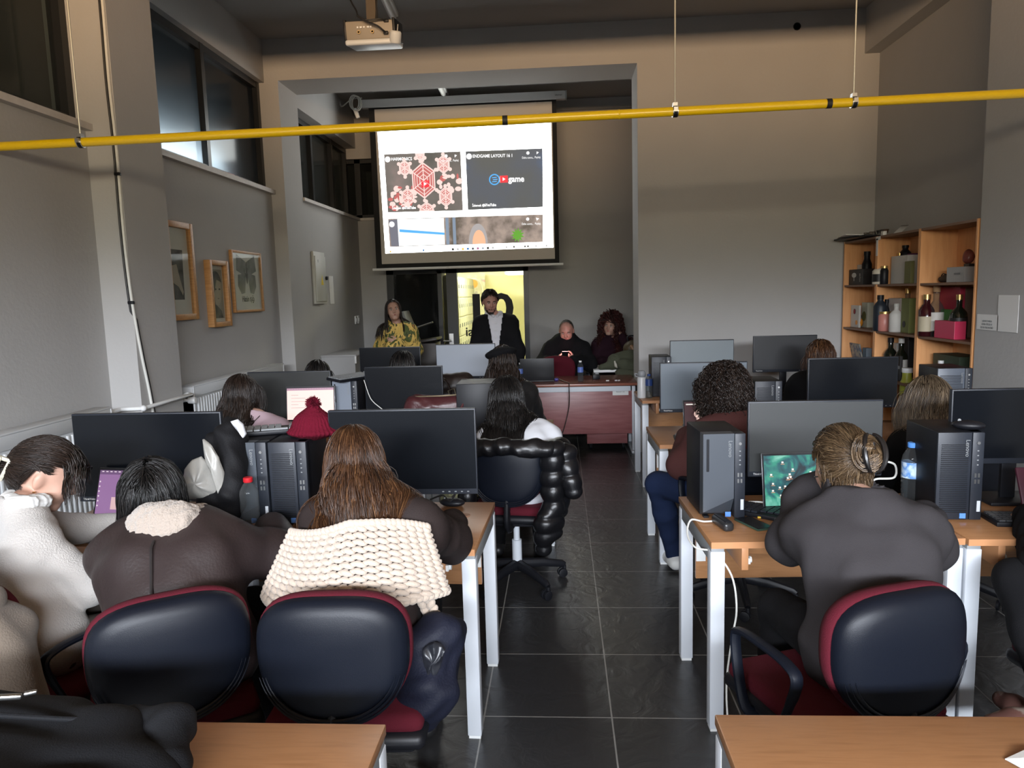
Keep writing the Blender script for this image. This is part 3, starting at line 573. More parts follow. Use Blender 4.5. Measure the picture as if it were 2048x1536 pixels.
# column papers
def sheet(label, x0, y0, x1, y1, lines, X=2.765):
    a, c = at_x(x0, y0, X), at_x(x1, y1, X); t_ = thing('notice_sheet', label, 'paper', (X, (a.y+c.y)/2, 0)); w_, z1, z0 = abs(a.y-c.y)/2, a.z, c.z
    MB().box((-.004, 0, (z0+z1)/2), (.003, 2*w_, z1-z0), None, .001).build('sheet', PAPER, t_, 0)
    for k, tx in enumerate(lines): lettering(tx, .018, GREYDARK, t_, (-.007, 0, z1-.022-.021*k), rotm(90, 0, -90), wx=.72)
sheet('small notice with printed lines taped on the right column', 1956, 628, 1997, 662, ['', 'LABORATUVARDA', 'LÜTFEN YİYECEK VE', 'İÇECEK TÜKETMEYİNİZ'])
sheet('larger blank sheet taped at the right of the column notice', 1999, 590, 2036, 666, [])
# ------------------------------------------------------------------ desks
def make_desk(label, wd=.9, dp=.6):
    t_ = thing('computer_desk', label, 'desk', (0, 0, 0), 0, 'computer desks')
    MB().b2((0, 0, .715), (wd, dp, .74), .003, 0).build('tabletop', BEECH, t_)
    MB().b2((0, -.0012, .7155), (wd, .0008, .7395)).build('edge_band', BEECHE, t_, 0)
    for x in (.0, wd-.052):
        for y in (.008, dp-.06):
            lg = MB().b2((x, y, .012), (x+.052, y+.052, .70), .003).build('leg', GREYMETAL, t_)
            MB().b2((x+.004, y+.004, 0), (x+.048, y+.048, .012)).build('foot', WHITEP, lg, 0)
        MB().b2((x+.002, .012, .655), (x+.05, dp-.012, .715), .002).build('side_rail', GREYDARK, t_)
    MB().b2((.055, dp-.10, .40), (wd-.055, dp-.082, .70), .002).build('modesty_panel', BEECH, t_)
    MB().b2((.13, .17, .63), (wd-.13, .19, .665), .002).build('tray_rail', BEECH, t_)
    for x in (.115, wd-.14):
        br_ = MB().b2((x, .02, .625), (x+.025, .42, .715), .002).build('tray_bracket', BEECHE, t_)
        rl = MB(); rl.lathe([(.012, -.008), (.012, .008)], (x+.035, .05, .655), 12, 0, rotm(0, 90)); rl.box((x+.03, .15, .655), (.01, .24, .022)); rl.build('tray_runner', WHITEP, br_)
    for x in (.056, wd-.096):
        bk = MB().b2((x, dp-.105, .48), (x+.04, dp-.10, .57)).build('bracket_plate', WHITEP, t_, 0)
    return t_
desk0 = None
DESKS = [ # x, y (near left corner), rz, label
 (.53, 2.575, 2.0, 'beech desk on the right holding the tower with a white charging cable'), (1.435, 2.595, 0, 'beech desk at the right edge of the frame, behind the tower and bottle'),
 (-1.222, 2.543, -2.0, 'beech desk under the monitor of the woman with the knitted shawl'), (-2.125, 2.57, -1.5, 'beech desk by the nearest radiator under the purple laptop'),
 (.32, .89, .4, 'empty beech desk top at the bottom right corner'), (-1.29, .84, 0, 'beech desk at the bottom left corner under the black bag'),
 (.575, 4.27, 1, 'beech desk in front of the man in maroon with curly hair'), (1.48, 4.285, 0, 'beech desk in front of the blond woman on the right'),
 (.67, 6.03, 1, 'farthest beech desk on the right, holding the white flask'), (1.575, 6.045, 0, 'farthest beech desk in the right corner by the shelves'),
 (-.96, 4.60, 0, 'beech desk in front of the woman in white'), (-1.865, 4.60, 0, 'beech desk under the pink-lit laptop by the second radiator'),
 (-1.20, 6.02, 0, 'beech desk facing the girl in the beret'), (-2.105, 6.02, 0, 'far beech desk at the left below the electrical cabinet')]
for x, y, rz, lab in DESKS:
    if desk0 is None: desk0 = make_desk(lab); desk0.location = (x, y, 0); desk0.rotation_euler = (0, 0, rad(rz))
    else: dup(desk0, (x, y, 0), rz, lab)
# teacher's desk
td = thing('teacher_desk', 'wide mahogany teacher desk with pink panel in front of the screen', 'desk', (0, 7.25, 0))
MB().b2((-.95, 0, .712), (.765, .72, .74), .008).build('tabletop', REDTOP, td); MB().b2((-.955, -.006, .712), (.77, .002, .738), .004).build('edge_band', mat('mahogany edge', (.24, .085, .055), .3), td)
MB().b2((-.90, .10, .645), (.70, .13, .712)).build('front_rail', GREYMETAL, td, 0)
MB().b2((-.90, .14, .20), (.735, .16, .645), .002).build('modesty_panel', REDWOOD, td)
for x in (-.9, .715): MB().b2((x, .12, .03), (x+.035, .19, .71), .004).build('leg', GREYMETAL, td); MB().b2((x-.01, .08, 0), (x+.05, .66, .03), .008).build('foot_bar', GREYMETAL, td); MB().b2((x, .55, .03), (x+.035, .62, .71), .004).build('leg', GREYMETAL, td)
a, c = at_y(1225, 770, 7.385), at_y(1257, 790, 7.385); MB().b2((a.x, .134, c.z), (c.x, .139, a.z)).build('notice_label', PAPER, td, 0)
for k, tx in enumerate(('DEMİRBAŞ', 'Kayıt No 255.02', 'Bilgisayar Lab.')): lettering(tx, .021, GREYDARK if k else DARKF, td, ((a.x+c.x)/2, .133, a.z-.018-.026*k), RFRONT, wx=.75)
cz = thing('drawer_pedestal', 'pink mahogany drawer pedestal on castors under the teacher desk', 'cabinet', (.47, 7.72, 0))
MB().b2((-.21, -.2, .07), (.21, .25, .60), .004).build('body', REDWOOD, cz)
for k in range(3): dr = MB().b2((-.205, .25, .08+k*.172), (.205, .265, .245+k*.172), .003).build('drawer', REDWOOD, cz); MB().b2((-.05, .265, .16+k*.172), (.05, .28, .172+k*.172)).build('handle', STEEL, dr, 0)
for x in (-.17, .17):
    for y in (-.16, .2): MB().lathe([(.03, -.012), (.034, 0), (.03, .012)], (x, y, .034), 16, 0, rotm(0, 90)).box((x, y, .06), (.03, .03, .02)).build('castor', BLACKP, cz)
tcb = thing('cable', 'dark cable hanging down over the front of the teacher desk', 'cable', (0, 0, 0))
MB().tube(smooth_path([(-.02, 7.6, .748), (.04, 7.36, .75), (.075, 7.243, .748), (.078, 7.237, .70), (.075, 7.34, .5), (.03, 7.35, .30), (-.03, 7.37, .12), (-.05, 7.5, .008)]), .005, 8).build('cord', mat('brown cable', (.02, .012, .01), .5), tcb)
# ------------------------------------------------------------------ monitors
def monitor(label, x0, y0, x1, y1, Y, zb=None, face=1, tilt=0, strip=True, m=SCREENOFF, logo=True, wire=False):
    a, c = at_y(x0, y0, Y), at_y(x1, y1, Y); w_ = (c-a).length; zt = (a.z+c.z)/2; h_ = .585*w_; zb = zb or zt-h_; h_ = zt-zb; cx = (a.x+c.x)/2
    t_ = thing('computer_monitor', label, 'monitor', (cx, Y, .74), 0, 'computer monitors'); z0 = zb-.74; R = rotm(tilt)
    t_.rotation_euler = (0, 0, math.atan2(c.y-a.y, c.x-a.x))
    MB().box((0, .012, z0+h_/2), (w_, .024, h_), R, .003).build('bezel', BLACKP2, t_)
    s0 = .024 if strip else .008
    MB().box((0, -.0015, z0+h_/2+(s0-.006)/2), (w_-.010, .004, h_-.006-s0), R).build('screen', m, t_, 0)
    MB().box((0, .04, z0+h_*.5), (w_*.42, .05, h_*.5), R, .02).build('back_housing', BLACKP, t_)
    MB().b2((-.03, .045, .012), (.03, .065, z0+h_*.5), .005).build('stand', BLACKP, t_); MB().box((0, .055, .008), (.22, .18, .016), None, .006).build('foot', BLACKP, t_)
    if strip and logo:
        lettering('ThinkVision', .012, PAPER, t_, (-w_/2+.05, -.006, z0+.013), RFRONT)
        kb = MB()
        for k in range(5): kb.box((w_/2-.04-k*.026, -.001, z0+.012), (.008, .004, .004))
        kb.build('control_buttons', GREYDARK, t_, 0)
    return t_
LIT = mat('monitor film painted sheen', (.05, .056, .064), .38)  # screen copy with sheen put into its colour
monitor('black monitor by the nearest radiator, behind the purple laptop', 142, 830, 440, 822, 2.93)
monitor('black monitor in front of the woman with the knitted shawl', 655, 824, 950, 814, 2.90, m=SCREENOFF)
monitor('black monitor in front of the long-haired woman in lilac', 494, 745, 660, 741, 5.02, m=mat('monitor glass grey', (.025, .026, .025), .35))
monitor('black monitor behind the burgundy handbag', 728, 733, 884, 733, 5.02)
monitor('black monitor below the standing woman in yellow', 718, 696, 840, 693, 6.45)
monitor('monitor with a painted pale grey reflection below the standing man', 871, 689, 990, 687, 6.45, m=mat('pale painted reflection', (.26, .29, .335), .3))  # pale reflection put into the screen's base colour
monitor('pale grey monitor on the farthest right desk beside the flask', 1340, 682, 1468, 678, 6.45, m=mat('teal grey painted reflection', (.17, .20, .215), .3))  # screen colour lightened in place of a reflection
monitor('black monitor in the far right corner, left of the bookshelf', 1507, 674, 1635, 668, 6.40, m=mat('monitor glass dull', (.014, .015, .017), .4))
monitor('blue-grey monitor in front of the man in maroon', 1320, 727, 1495, 722, 4.72, m=mat('bluish painted reflection', (.10, .12, .14), .3))  # bluish reflection painted as the screen's own colour
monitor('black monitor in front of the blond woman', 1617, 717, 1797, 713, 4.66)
monitor('dark grey monitor behind the laptop with green wallpaper', 1497, 807, 1768, 796, 3.06, tilt=-1, m=mat('monitor glass painted sheen', (.035, .037, .037), .33))  # grey sheen mixed into the black glass colour
monitor('black monitor cut by the right edge of the frame', 1905, 781, 2180, 772, 3.02)
# ------------------------------------------------------------------ computer towers
def tower(label, x, y, rz, style='A', col=BLACKP2, w_=.165, h_=.345, d_=.29, z=.74, lit=False):
    t_ = thing('computer_tower', label, 'computer', (x, y, z), rz, 'computer towers'); 
    MB().b2((-w_/2, .012 if style != 'A' else .052, .006), (w_/2, d_, h_), .004).build('case', BLACKP, t_)
    for sx in (-w_/2+.02, w_/2-.02):
        for sy in (.04, d_-.04): MB().box((sx, sy, .004), (.02, .03, .008)).build('rubber_foot', BLACKP, t_, 0)
    xs = w_/2-.042
    if style == 'A':
        f = MB(); X0, X1 = -w_/2, xs-.002
        f.add([(X0, 0, h_), (X1, 0, h_), (X1, 0, .085), (X0, 0, .03), (X0, .053, h_), (X1, .053, h_), (X1, .053, .03), (X0, .053, .03), (X1, .052, .008), (X0, .052, .008)],
              [[0, 3, 2, 1], [0, 1, 5, 4], [1, 2, 8, 6, 5], [0, 4, 7, 9, 3], [3, 9, 8, 2]]); f.build('front_panel', col, t_, 0)
        sl = MB(); sl.box((X0+.018, -.001, h_-.085), (.010, .004, .13), None, .002); sl.build('optical_slot', BLACKP, t_, 0)
    else:
        MB().b2((-w_/2, 0, .006), (xs-.002, .014, h_), .003).build('front_panel', col, t_)
        g = MB()
        for k in range(int((h_-.07)/.0075)): g.box(((-w_/2+xs)/2, -.001, .035+k*.0075), (w_-.068, .004, .0028))
        g.build('grille', BLACKP, t_, 0)
    st = MB().b2((xs, -.001, .006), (w_/2, .054, h_), .003).build('port_strip', BLACKP2, t_)
    po = MB()
    for k in range(2): po.box((xs+.014, -.002, h_-.165-k*.024), (.007, .003, .016)); po.box((xs+.026, -.002, h_-.165-k*.024), (.007, .003, .016))
    po.build('port', STEEL, st, 0)
    MB().lathe([(0, .002), (.006, .002), (.006, 0)], (xs+.02, -.003, h_-.04), 14, 0, rotm(90)).build('power_button', STEEL, st)
    ic = MB()
    for k in range(4): ic.box((xs+.02, -.002, h_-.07-k*.018), (.006, .002, .004))
    ic.build('icon', GREYDARK if not lit else STEEL, st, 0)
    lettering('Lenovo', .022, GREYDARK, t_, (xs-.018, -.003, h_-.06), rotm(90, 90, 0)); MB().box((-.0+xs-.025, -.002, .022), (.022, .002, .02)).build('processor_sticker', LABELBLUE, t_, 0)
    MB().box((xs+.03, -.002, .06), (.012, .002, .042)).build('serial_sticker', GREYMETAL, t_, 0)
    return t_
TG = mat('slate tower front', (.085, .10, .125), .42)
p = at_z(1440, 1032, .74); tower('dark tower with slanted front beside the white charging cable', p.x+.005, 2.84, 3, 'A', mat('slate tower front darker', (.05, .058, .07), .4))
p = at_z(1887, 1030, .74); tower('black grille-front tower with a mouse on top, right of the water bottle', p.x+.012, 2.80, -3, 'B', BLACKP2)
p = at_z(520, 1045, .74); tower('slant-fronted dark tower below the red knitted hat, next to the black coat', -1.27, 2.80, 3, 'A', mat('slate tower front darker', (.05, .058, .07), .4), .155, .345)
tower('grille-front dark tower below the red knitted hat, next to the shawl woman', -1.105, 2.80, 2, 'B', BLACKP2, .155, .345)
p = at_y(693, 815, 5.0); tower('light-faced tower carrying a keyboard in the left middle rows', p.x, 4.98, 0, 'A', mat('slate tower front painted lit', (.17, .195, .235), .4), .175, .335, lit=True)  # front colour lightened to show light falling on it
p = at_y(951, 830, 4.75); tower('black tower turned backwards with a bright top, left of the white-sweater woman', p.x, 5.02, 180, 'B', BLACKP2, .24, .33, .30)
p = at_y(1531, 800, 4.75); tower('black tower between the curly-haired man and the far corner monitor', p.x+.01, 4.72, -2, 'B', BLACKP2, .17, .31)
p = at_y(1312, 790, 6.5); tower('black tower beside the white flask on the farthest desk', p.x+.01, 6.22, -2, 'B', BLACKP2, .165, .345)
p = at_y(1880, 790, 4.75); tower('dark blue tower beneath the bookshelf, behind the blond woman', p.x+.02, 4.62, -4, 'B', TG, .20, .38, lit=True)
# ------------------------------------------------------------------ keyboards, mice
def keyboard(label, loc, R, w_=.44, d_=.13, nc=17, key=BLACKP2):
    t_ = thing('keyboard', label, 'keyboard', loc, 0, 'computer keyboards'); t_.rotation_euler = R
    MB().box((0, 0, .009), (w_, d_, .018), None, .004).build('case', BLACKP, t_)
    rows = 5; kw = (w_-.02)/nc
    k_ = MB()
    for r in range(rows):
        for c in range(nc):
            if nc > 10 and c == nc-4: continue
            if r == 0 and 4 < c < 9: 
                continue
            k_.box((-w_/2+.01+kw*(c+.5), -d_/2+.018+r*.0235, .021), (kw*.84, .019, .008), None, .0)
        if r == 0 and nc > 10: k_.box((-w_/2+.01+kw*7, -d_/2+.018, .021), (kw*3.8, .019, .008))
    o = k_.build('keys', key, t_, 0); o['kind'] = 'stuff'
    return t_
p = at_y(705, 765, 5.0); keyboard('keyboard lying tilted on top of the light-faced tower', (p.x-.0, 5.08, 1.085), Euler((rad(7), 0, rad(62))), key=GREYDARK)
p = at_z(1985, 1000, .74); keyboard('black keyboard on the desk at the right edge', (p.x+.04, 2.78, .74), Euler((0, 0, rad(-3))), key=mat('glinting keys', (.06, .062, .066), .25))
keyboard('black keyboard under the laptop with green wallpaper', (.80, 2.90, .741), Euler((0, 0, rad(-38))), .30, .12, 10)
keyboard('keyboard lying on the two towers beside the red hat', (-1.26, 3.0, 1.088), Euler((0, 0, rad(20))), .36, .12, 12, key=GREYDARK)
p = at_y(1368, 850, 4.45); keyboard('small keyboard with white keys before the man in maroon', (p.x+.02, 4.42, .74), Euler((0, 0, rad(-4))), .17, .12, 5, key=mat('pale keys', (.34, .36, .36), .5))
ms = MB(); ms.ell((0, 0, .018), (.032, .055, .02), None, 10)
def mouse(label, loc, rz=0):
    t_ = thing('computer_mouse', label, 'mouse', loc, rz, 'computer mice'); b_ = MB(); b_.ell((0, 0, .017), (.033, .057, .019), None, 10); b_.build('shell', BLACKP, t_)
    MB().lathe([(.006, -.004), (.006, .004)], (0, .03, .034), 10, 0, rotm(0, 90)).build('scroll_wheel', GREYDARK, t_); return t_
p = at_z(1900, 845, 1.09); mouse('black mouse resting on top of the tower right of the bottle', (p.x+.0, 2.85, 1.087), 65)
p = at_z(905, 1012, .74); mo = mouse('black mouse at the base of the shawl woman\'s monitor', (p.x, p.y+.0, .74), 80)
MB().tube(smooth_path([(.05, .02, .02), (.07, .0, .05), (.02, -.02, .07), (-.03, 0, .03), (.02, .05, .04), (.05, .12, .01)]), .004, 6).build('cord', CABLE, mo)
# ------------------------------------------------------------------ office chairs
def shell_outline(n=56, w_=.205, ht=.155, hb=.195):
    o = []
    for k in range(n):
        a_ = 2*PI*k/n; c, s_ = math.cos(a_), math.sin(a_)
        e = 3.0 if s_ > 0 else 2.25
        r_ = (abs(c)**e+abs(s_)**e)**(-1/e); o.append((w_*c*r_*(1 if s_ > 0 else 1-.0*s_), (ht if s_ > 0 else hb)*s_*r_))
    return o
def make_chair(label, arms=True, dark=True):
    t_ = thing('office_chair', label, 'chair', (0, 0, 0), 0, 'wine red office chairs')
    ol = shell_outline(); n = len(ol); zc = .715
    def layer(sc, y, bend=.55): return [(x*sc, y+bend*(x*sc)**2, zc+z*sc) for x, z in ol]
    def lens(prof):
        b_ = MB(); vs = []; 
        for sc, y in prof: vs += layer(sc, y)
        fs = []
        for i in range(len(prof)-1):
            for k in range(n): fs.append([i*n+k, i*n+(k+1) % n, (i+1)*n+(k+1) % n, (i+1)*n+k])
        fs.append(list(range(n))[::-1]); fs.append([(len(prof)-1)*n+k for k in range(n)]); b_.add(vs, fs); return b_
    Y0 = -.235
    sh = lens([(.90, Y0+.03), (1.0, Y0+.028), (1.0, Y0+.012), (.97, Y0), (.9, Y0-.012), (.75, Y0-.020), (.5, Y0-.026), (.2, Y0-.028)][::-1])
    so = sh.build('back_shell', SHELLM, t_, 50)
    rb = MB()
    for k in range(3):
        sc = .98-.055*k; pts = []
        for a_ in np.linspace(PI*1.10, PI*1.90, 26):
            c, s_ = math.cos(a_), math.sin(a_); r_ = (abs(c)**2.25+abs(s_)**2.25)**(-1/2.25); x, z = .205*c*r_*sc, .195*s_*r_*sc
            yy = Y0-.004-.013*(1-sc)/.16; pts.append((x, yy+.55*x*x-.004, zc+z))
        rr_ = [.0045*math.sin(PI*(i+.3)/(len(pts)-.4))+.0008 for i in range(len(pts))]; rb.tube(pts, rr_, 6)
    rb.build('shell_rib', SHELLM, so)
    lens([(.5, Y0+.098), (.85, Y0+.092), (.985, Y0+.078), (1.025, Y0+.055), (1.02, Y0+.034), (.98, Y0+.028)][::-1]).build('back_cushion', WINE, t_, 60)
    se = MB(); se.box((0, .05, .462), (.45, .42, .062), None, .03, 0, 4); se.build('seat', WINE, t_)
    up = MB(); up.box((0, .045, .425), (.465, .45, .052), None, .024, 0, 3); up.box((0, .02, .40), (.40, .36, .03), None, .012); up.build('seat_pan', BLACKP, t_)
    ba = MB(); pts = smooth_path([(0, -.02, .395), (0, -.18, .39), (0, -.235, .43), (0, -.235, .50), (0, -.215, .58)], 22); ba.tube(pts, [.03+.004*(i % 2) for i in range(len(pts))], 10, 0, .55); ba.build('back_support', BLACKP, t_)
    MB().box((0, .0, .385), (.16, .2, .04), None, .01).build('mechanism', BLACKP, t_)
    co = MB(); co.lathe([(.028, .10), (.028, .26), (.018, .262), (.018, .38)], (0, 0, 0), 16); co.build('gas_column', GREYMETAL, t_)
    MB().tube([(.05, .02, .385), (.2, .06, .375), (.24, .07, .36)], .006, 8).build('lever', BLACKP, t_)
    for k in range(5):
        a_ = 2*PI*k/5+.5; d = Vector((math.cos(a_), math.sin(a_), 0)); l = MB()
        l.tube([d*.02+Vector((0, 0, .115)), d*.15+Vector((0, 0, .105)), d*.27+Vector((0, 0, .080)), d*.285+Vector((0, 0, .07))], [.032, .026, .022, .018], 10, 0, .8)
        lo = l.build('base_arm', BLACKP, t_); R = Matrix.Rotation(a_+PI/2+.4*k, 3, 'Z'); cs_ = MB()
        for sx in (-.014, .014): cs_.lathe([(.018, -.008), (.026, -.006), (.026, .006), (.018, .008)], d*.285+R @ Vector((sx, .012, .027)), 14, 0, R @ rotm(0, 90))
        cs_.tube([d*.285+Vector((0, 0, .07)), d*.285+Vector((0, 0, .035))], .012, 8); cs_.build('castor', BLACKP, lo)
    if arms:
        for s in (-1, 1):
            lp_ = [(s*.20, .10, .405), (s*.255, .10, .42), (s*.275, .11, .52), (s*.275, .13, .635), (s*.272, .10, .66), (s*.27, 0, .665), (s*.27, -.10, .66), (s*.27, -.14, .63), (s*.27, -.10, .52), (s*.262, -.05, .43), (s*.21, -.03, .405)]
            pts = smooth_path(lp_, 44); b_ = MB(); b_.tube(pts, [.020 if 14 < i < 34 else .017 for i in range(45)], 10, 0, .55); b_.build('armrest', SHELLM, t_)
    return t_
chairA = make_chair('office chair with armrests under the woman with the hair clip'); chairB = None
# ------------------------------------------------------------------ soft shapes: smooth unions of tapered capsules and ellipsoids, meshed as one surface
def V3(p): return np.array(p, dtype=np.float64)
def cap(a, b, ra, rb=None, k=None): return ('c', V3(a), V3(b), ra, ra if rb is None else rb, k)
def ell(c, r, R=None, k=None, neg=False): return ('n' if neg else 'e', V3(c), V3(r), np.eye(3) if R is None else np.array(R, dtype=float), None, k)
def pd(p, X, o=0.):
    if p[0] == 'c':
        a, b, ra, rb = p[1:5]; ab = b-a; L2 = ab@ab+1e-12
        t = np.clip(((X-a)@ab)/L2, 0, 1); d = X-a-t[..., None]*ab
        return np.sqrt((d*d).sum(-1))-(ra+(rb-ra)*t)-o
    q = (X-p[1])@p[3]; r = p[2]+o; k0 = np.sqrt(((q/r)**2).sum(-1)); k1 = np.sqrt(((q/(r*r))**2).sum(-1))+1e-9
    return k0*(k0-1)/k1
def field(prims, X, o=0.):
    d = np.full(X.shape[:-1], 9.)
    for p in prims:
        if p[0] != 'n': d = np.minimum(d, pd(p, X, o))
    return d
def bounds(p, o):
    if p[0] == 'c': return np.minimum(p[1]-p[3], p[2]-p[4])-o, np.maximum(p[1]+p[3], p[2]+p[4])+o
    r = np.sqrt(((p[3]*p[2])**2).sum(1)); return p[1]-r-o, p[1]+r+o
def fast_mesh(name, V, F, mats, parent=None, smooth=True, attrs=None):
    me = bpy.data.meshes.new(name); n = F.shape[1]
    me.vertices.add(len(V)); me.vertices.foreach_set('co', np.asarray(V, np.float32).ravel())
    me.loops.add(F.size); me.loops.foreach_set('vertex_index', F.astype(np.int32).ravel())
    me.polygons.add(len(F)); me.polygons.foreach_set('loop_start', np.arange(0, F.size, n, dtype=np.int32))
    if smooth: me.polygons.foreach_set('use_smooth', np.ones(len(F), bool))
    for m in (mats if isinstance(mats, (list, tuple)) else [mats]): me.materials.append(m)
    for k, v in (attrs or {}).items(): me.attributes.new(k, 'FLOAT', 'POINT').data.foreach_set('value', np.asarray(v, np.float32))
    me.update(calc_edges=True); me.validate()
    o = bpy.data.objects.new(name, me); COL.objects.link(o)
    if parent: o.parent = parent
    return o
def surf(prims, h=.01, k=.03, o=0., cuts=(), folds=None, relax=2):
    lo = np.min([bounds(p, o)[0] for p in prims if p[0] != 'n'], 0)-3*h; hi = np.max([bounds(p, o)[1] for p in prims if p[0] != 'n'], 0)+3*h
    N = np.ceil((hi-lo)/h).astype(int)+1; ax = [lo[i]+h*np.arange(N[i]) for i in range(3)]
    D = np.full(N, .3, np.float32)
    for p in prims:
        kk = (p[5] or k); a, b = bounds(p, o+kk+2*h); i0 = np.clip(((a-lo)/h).astype(int), 0, N); i1 = np.clip(((b-lo)/h).astype(int)+2, 0, N)
        s = tuple(slice(i0[i], i1[i]) for i in range(3)); X = np.stack(np.meshgrid(ax[0][s[0]], ax[1][s[1]], ax[2][s[2]], indexing='ij'), -1)
        if not X.size: continue
        d = pd(p, X, 0 if p[0] == 'n' else o); S = D[s]
        if p[0] == 'n': d = -d; hh = np.maximum(kk-np.abs(S-d), 0)/kk; D[s] = np.maximum(S, d)+hh*hh*kk*.25
        else: hh = np.maximum(kk-np.abs(S-d), 0)/kk; D[s] = np.minimum(S, d)-hh*hh*kk*.25
    for c, n, *rc in cuts:
        c, n = V3(c), V3(n); n = n/np.linalg.norm(n)
        pl = ((ax[0]-c[0])*n[0])[:, None, None]+((ax[1]-c[1])*n[1])[None, :, None]+((ax[2]-c[2])*n[2])[None, None, :]
        if rc: pl = pl-3*np.maximum(0, np.sqrt(((ax[0]-c[0])**2)[:, None]+((ax[1]-c[1])**2)[None, :])-rc[0])[:, :, None]
        D = np.maximum(D, pl.astype(np.float32))
    I = D < 0; nx, ny, nz = np.array(D.shape)-1
    cnt = np.zeros((nx, ny, nz), np.int8)
    for i in (0, 1):
        for j in (0, 1):
            for l in (0, 1): cnt += I[i:nx+i, j:ny+j, l:nz+l]
    act = np.argwhere((cnt > 0) & (cnt < 8)); idx = -np.ones((nx, ny, nz), np.int32); idx[tuple(act.T)] = np.arange(len(act))
    acc = np.zeros((len(act), 3)); w = np.zeros(len(act)); C = [(i, j, l) for i in (0, 1) for j in (0, 1) for l in (0, 1)]
    val = {c: D[act[:, 0]+c[0], act[:, 1]+c[1], act[:, 2]+c[2]].astype(float) for c in C}
    for c in C:
        for a in range(3):
            if c[a] == 0:
                e = list(c); e[a] = 1; e = tuple(e); d0, d1 = val[c], val[e]; m = (d0 < 0) != (d1 < 0); t = np.where(m, d0/np.where(m, d0-d1, 1), 0)
                pos = np.tile(np.array(c, float), (len(act), 1)); pos[:, a] += t; acc += pos*m[:, None]; w += m
    Vv = lo+h*(act+acc/w[:, None]); Fs = []
    for a in range(3):
        b, c = (a+1) % 3, (a+2) % 3
        s0 = [slice(1, None)]*3; s1 = [slice(1, None)]*3
        s0[a] = slice(0, -1); s1[a] = slice(1, None)
        A, B = I[tuple(s0)], I[tuple(s1)]
        pts = np.argwhere(A != B)
        off = np.ones(3, int); off[a] = 0; pts = pts+off
        sh = np.array(D.shape)-1
        ok = np.all(pts[:, [b, c]] < sh[[b, c]], 1) & (pts[:, a] < sh[a]); pts = pts[ok]
        q = []
        for db, dc in ((1, 1), (0, 1), (0, 0), (1, 0)):
            p_ = pts.copy(); p_[:, b] -= db; p_[:, c] -= dc; q.append(idx[tuple(p_.T)])
        q = np.stack(q, 1); inside = I[tuple(pts.T)]; q[~inside] = q[~inside][:, ::-1]; Fs.append(q)
    F = np.concatenate(Fs); F = F[(F >= 0).all(1)]
    def lap(Vv, n, f):
        E_ = np.concatenate([F[:, [0, 1]], F[:, [1, 2]], F[:, [2, 3]], F[:, [3, 0]]])
        for _ in range(n):
            S = np.zeros_like(Vv); c = np.zeros(len(Vv)); np.add.at(S, E_[:, 0], Vv[E_[:, 1]]); np.add.at(c, E_[:, 0], 1); np.add.at(S, E_[:, 1], Vv[E_[:, 0]]); np.add.at(c, E_[:, 1], 1)
            Vv = Vv+(S/np.maximum(c, 1)[:, None]-Vv)*f
        return Vv
    Vv = lap(Vv, relax, .5)
    if folds:
        amp, fr, seed = folds; quilt = fr == 'z'; fr = 20 if quilt else fr; g = np.random.default_rng(seed); n = np.zeros_like(Vv)
        a, b, c, d = (Vv[F[:, i]] for i in range(4)); fn = np.cross(c-a, d-b)
        for i in range(4): np.add.at(n, F[:, i], fn)
        n /= np.linalg.norm(n, axis=1)[:, None]+1e-12; f = np.zeros(len(Vv))
        for i in range(6):
            kv = g.normal(size=3)*fr*(.6+.25*i); kw = g.normal(size=3)*fr*.5
            f += np.sin(Vv@kv+1.8*np.sin(Vv@kw+g.uniform(0, 6))+g.uniform(0, 6))/(1+.35*i)
        if quilt: f = (np.abs(np.sin(Vv[:, 2]*seed+.6*np.sin(Vv[:, 0]*9)))**.6-.5)*2.2+.35*f
        f = f/2.2; f = np.where(f > 0, f, f*.5); Vv = Vv+n*(amp*f)[:, None]
    return Vv, F
def soft(name, prims, m, parent=None, h=.01, k=.03, o=0., cuts=(), folds=None, origin=None):
    Vv, F = surf(prims, h, k, o, cuts, folds)
    ob = fast_mesh(name, Vv-(V3(origin) if origin is not None else 0), F, m, parent)
    return ob
# ------------------------------------------------------------------ people
def rz3(a): c, s = math.cos(a), math.sin(a); return np.array([[c, -s, 0], [s, c, 0], [0, 0, 1.]])
def rx3(a): c, s = math.cos(a), math.sin(a); return np.array([[1, 0, 0], [0, c, -s], [0, s, c]])
def ry3(a): c, s = math.cos(a), math.sin(a); return np.array([[c, 0, s], [0, 1, 0], [-s, 0, c]])
def head_prims(H, R, s=1.0):
    f = lambda *p: H+R@(np.array(p)*s)
    P = [ell(f(0, -.015, .03), np.array((.075, .096, .086))*s, R), ell(f(0, .012, -.02), np.array((.064, .080, .092))*s, R), ell(f(0, .030, -.072), np.array((.048, .052, .042))*s, R, .03),
         cap(f(-.012, .070, -.096), f(.012, .070, -.096), .017*s, k=.02), cap(f(-.036, .074, .026), f(.036, .074, .026), .013*s, k=.02),
         ell(f(.036, .060, -.028), np.array((.026, .024, .028))*s, R, .03), ell(f(-.036, .060, -.028), np.array((.026, .024, .028))*s, R, .03),
         cap(f(0, .088, .010), f(0, .106, -.026), .0075*s, .0115*s, .012), cap(f(-.012, .094, -.030), f(.012, .094, -.030), .0075*s, k=.010)]
    for x in (-.031, .031): P.append(ell(f(x, .098, .007), np.array((.016, .014, .011))*s, R, .012, True))
    P += [cap(f(-.020, .084, -.056), f(.020, .084, -.056), .0075*s, k=.012)]
    for x in (-1, 1): P += [ell(f(x*.079, -.008, -.004), np.array((.009, .019, .031))*s, R@rz3(x*.35), .008)]
    return P
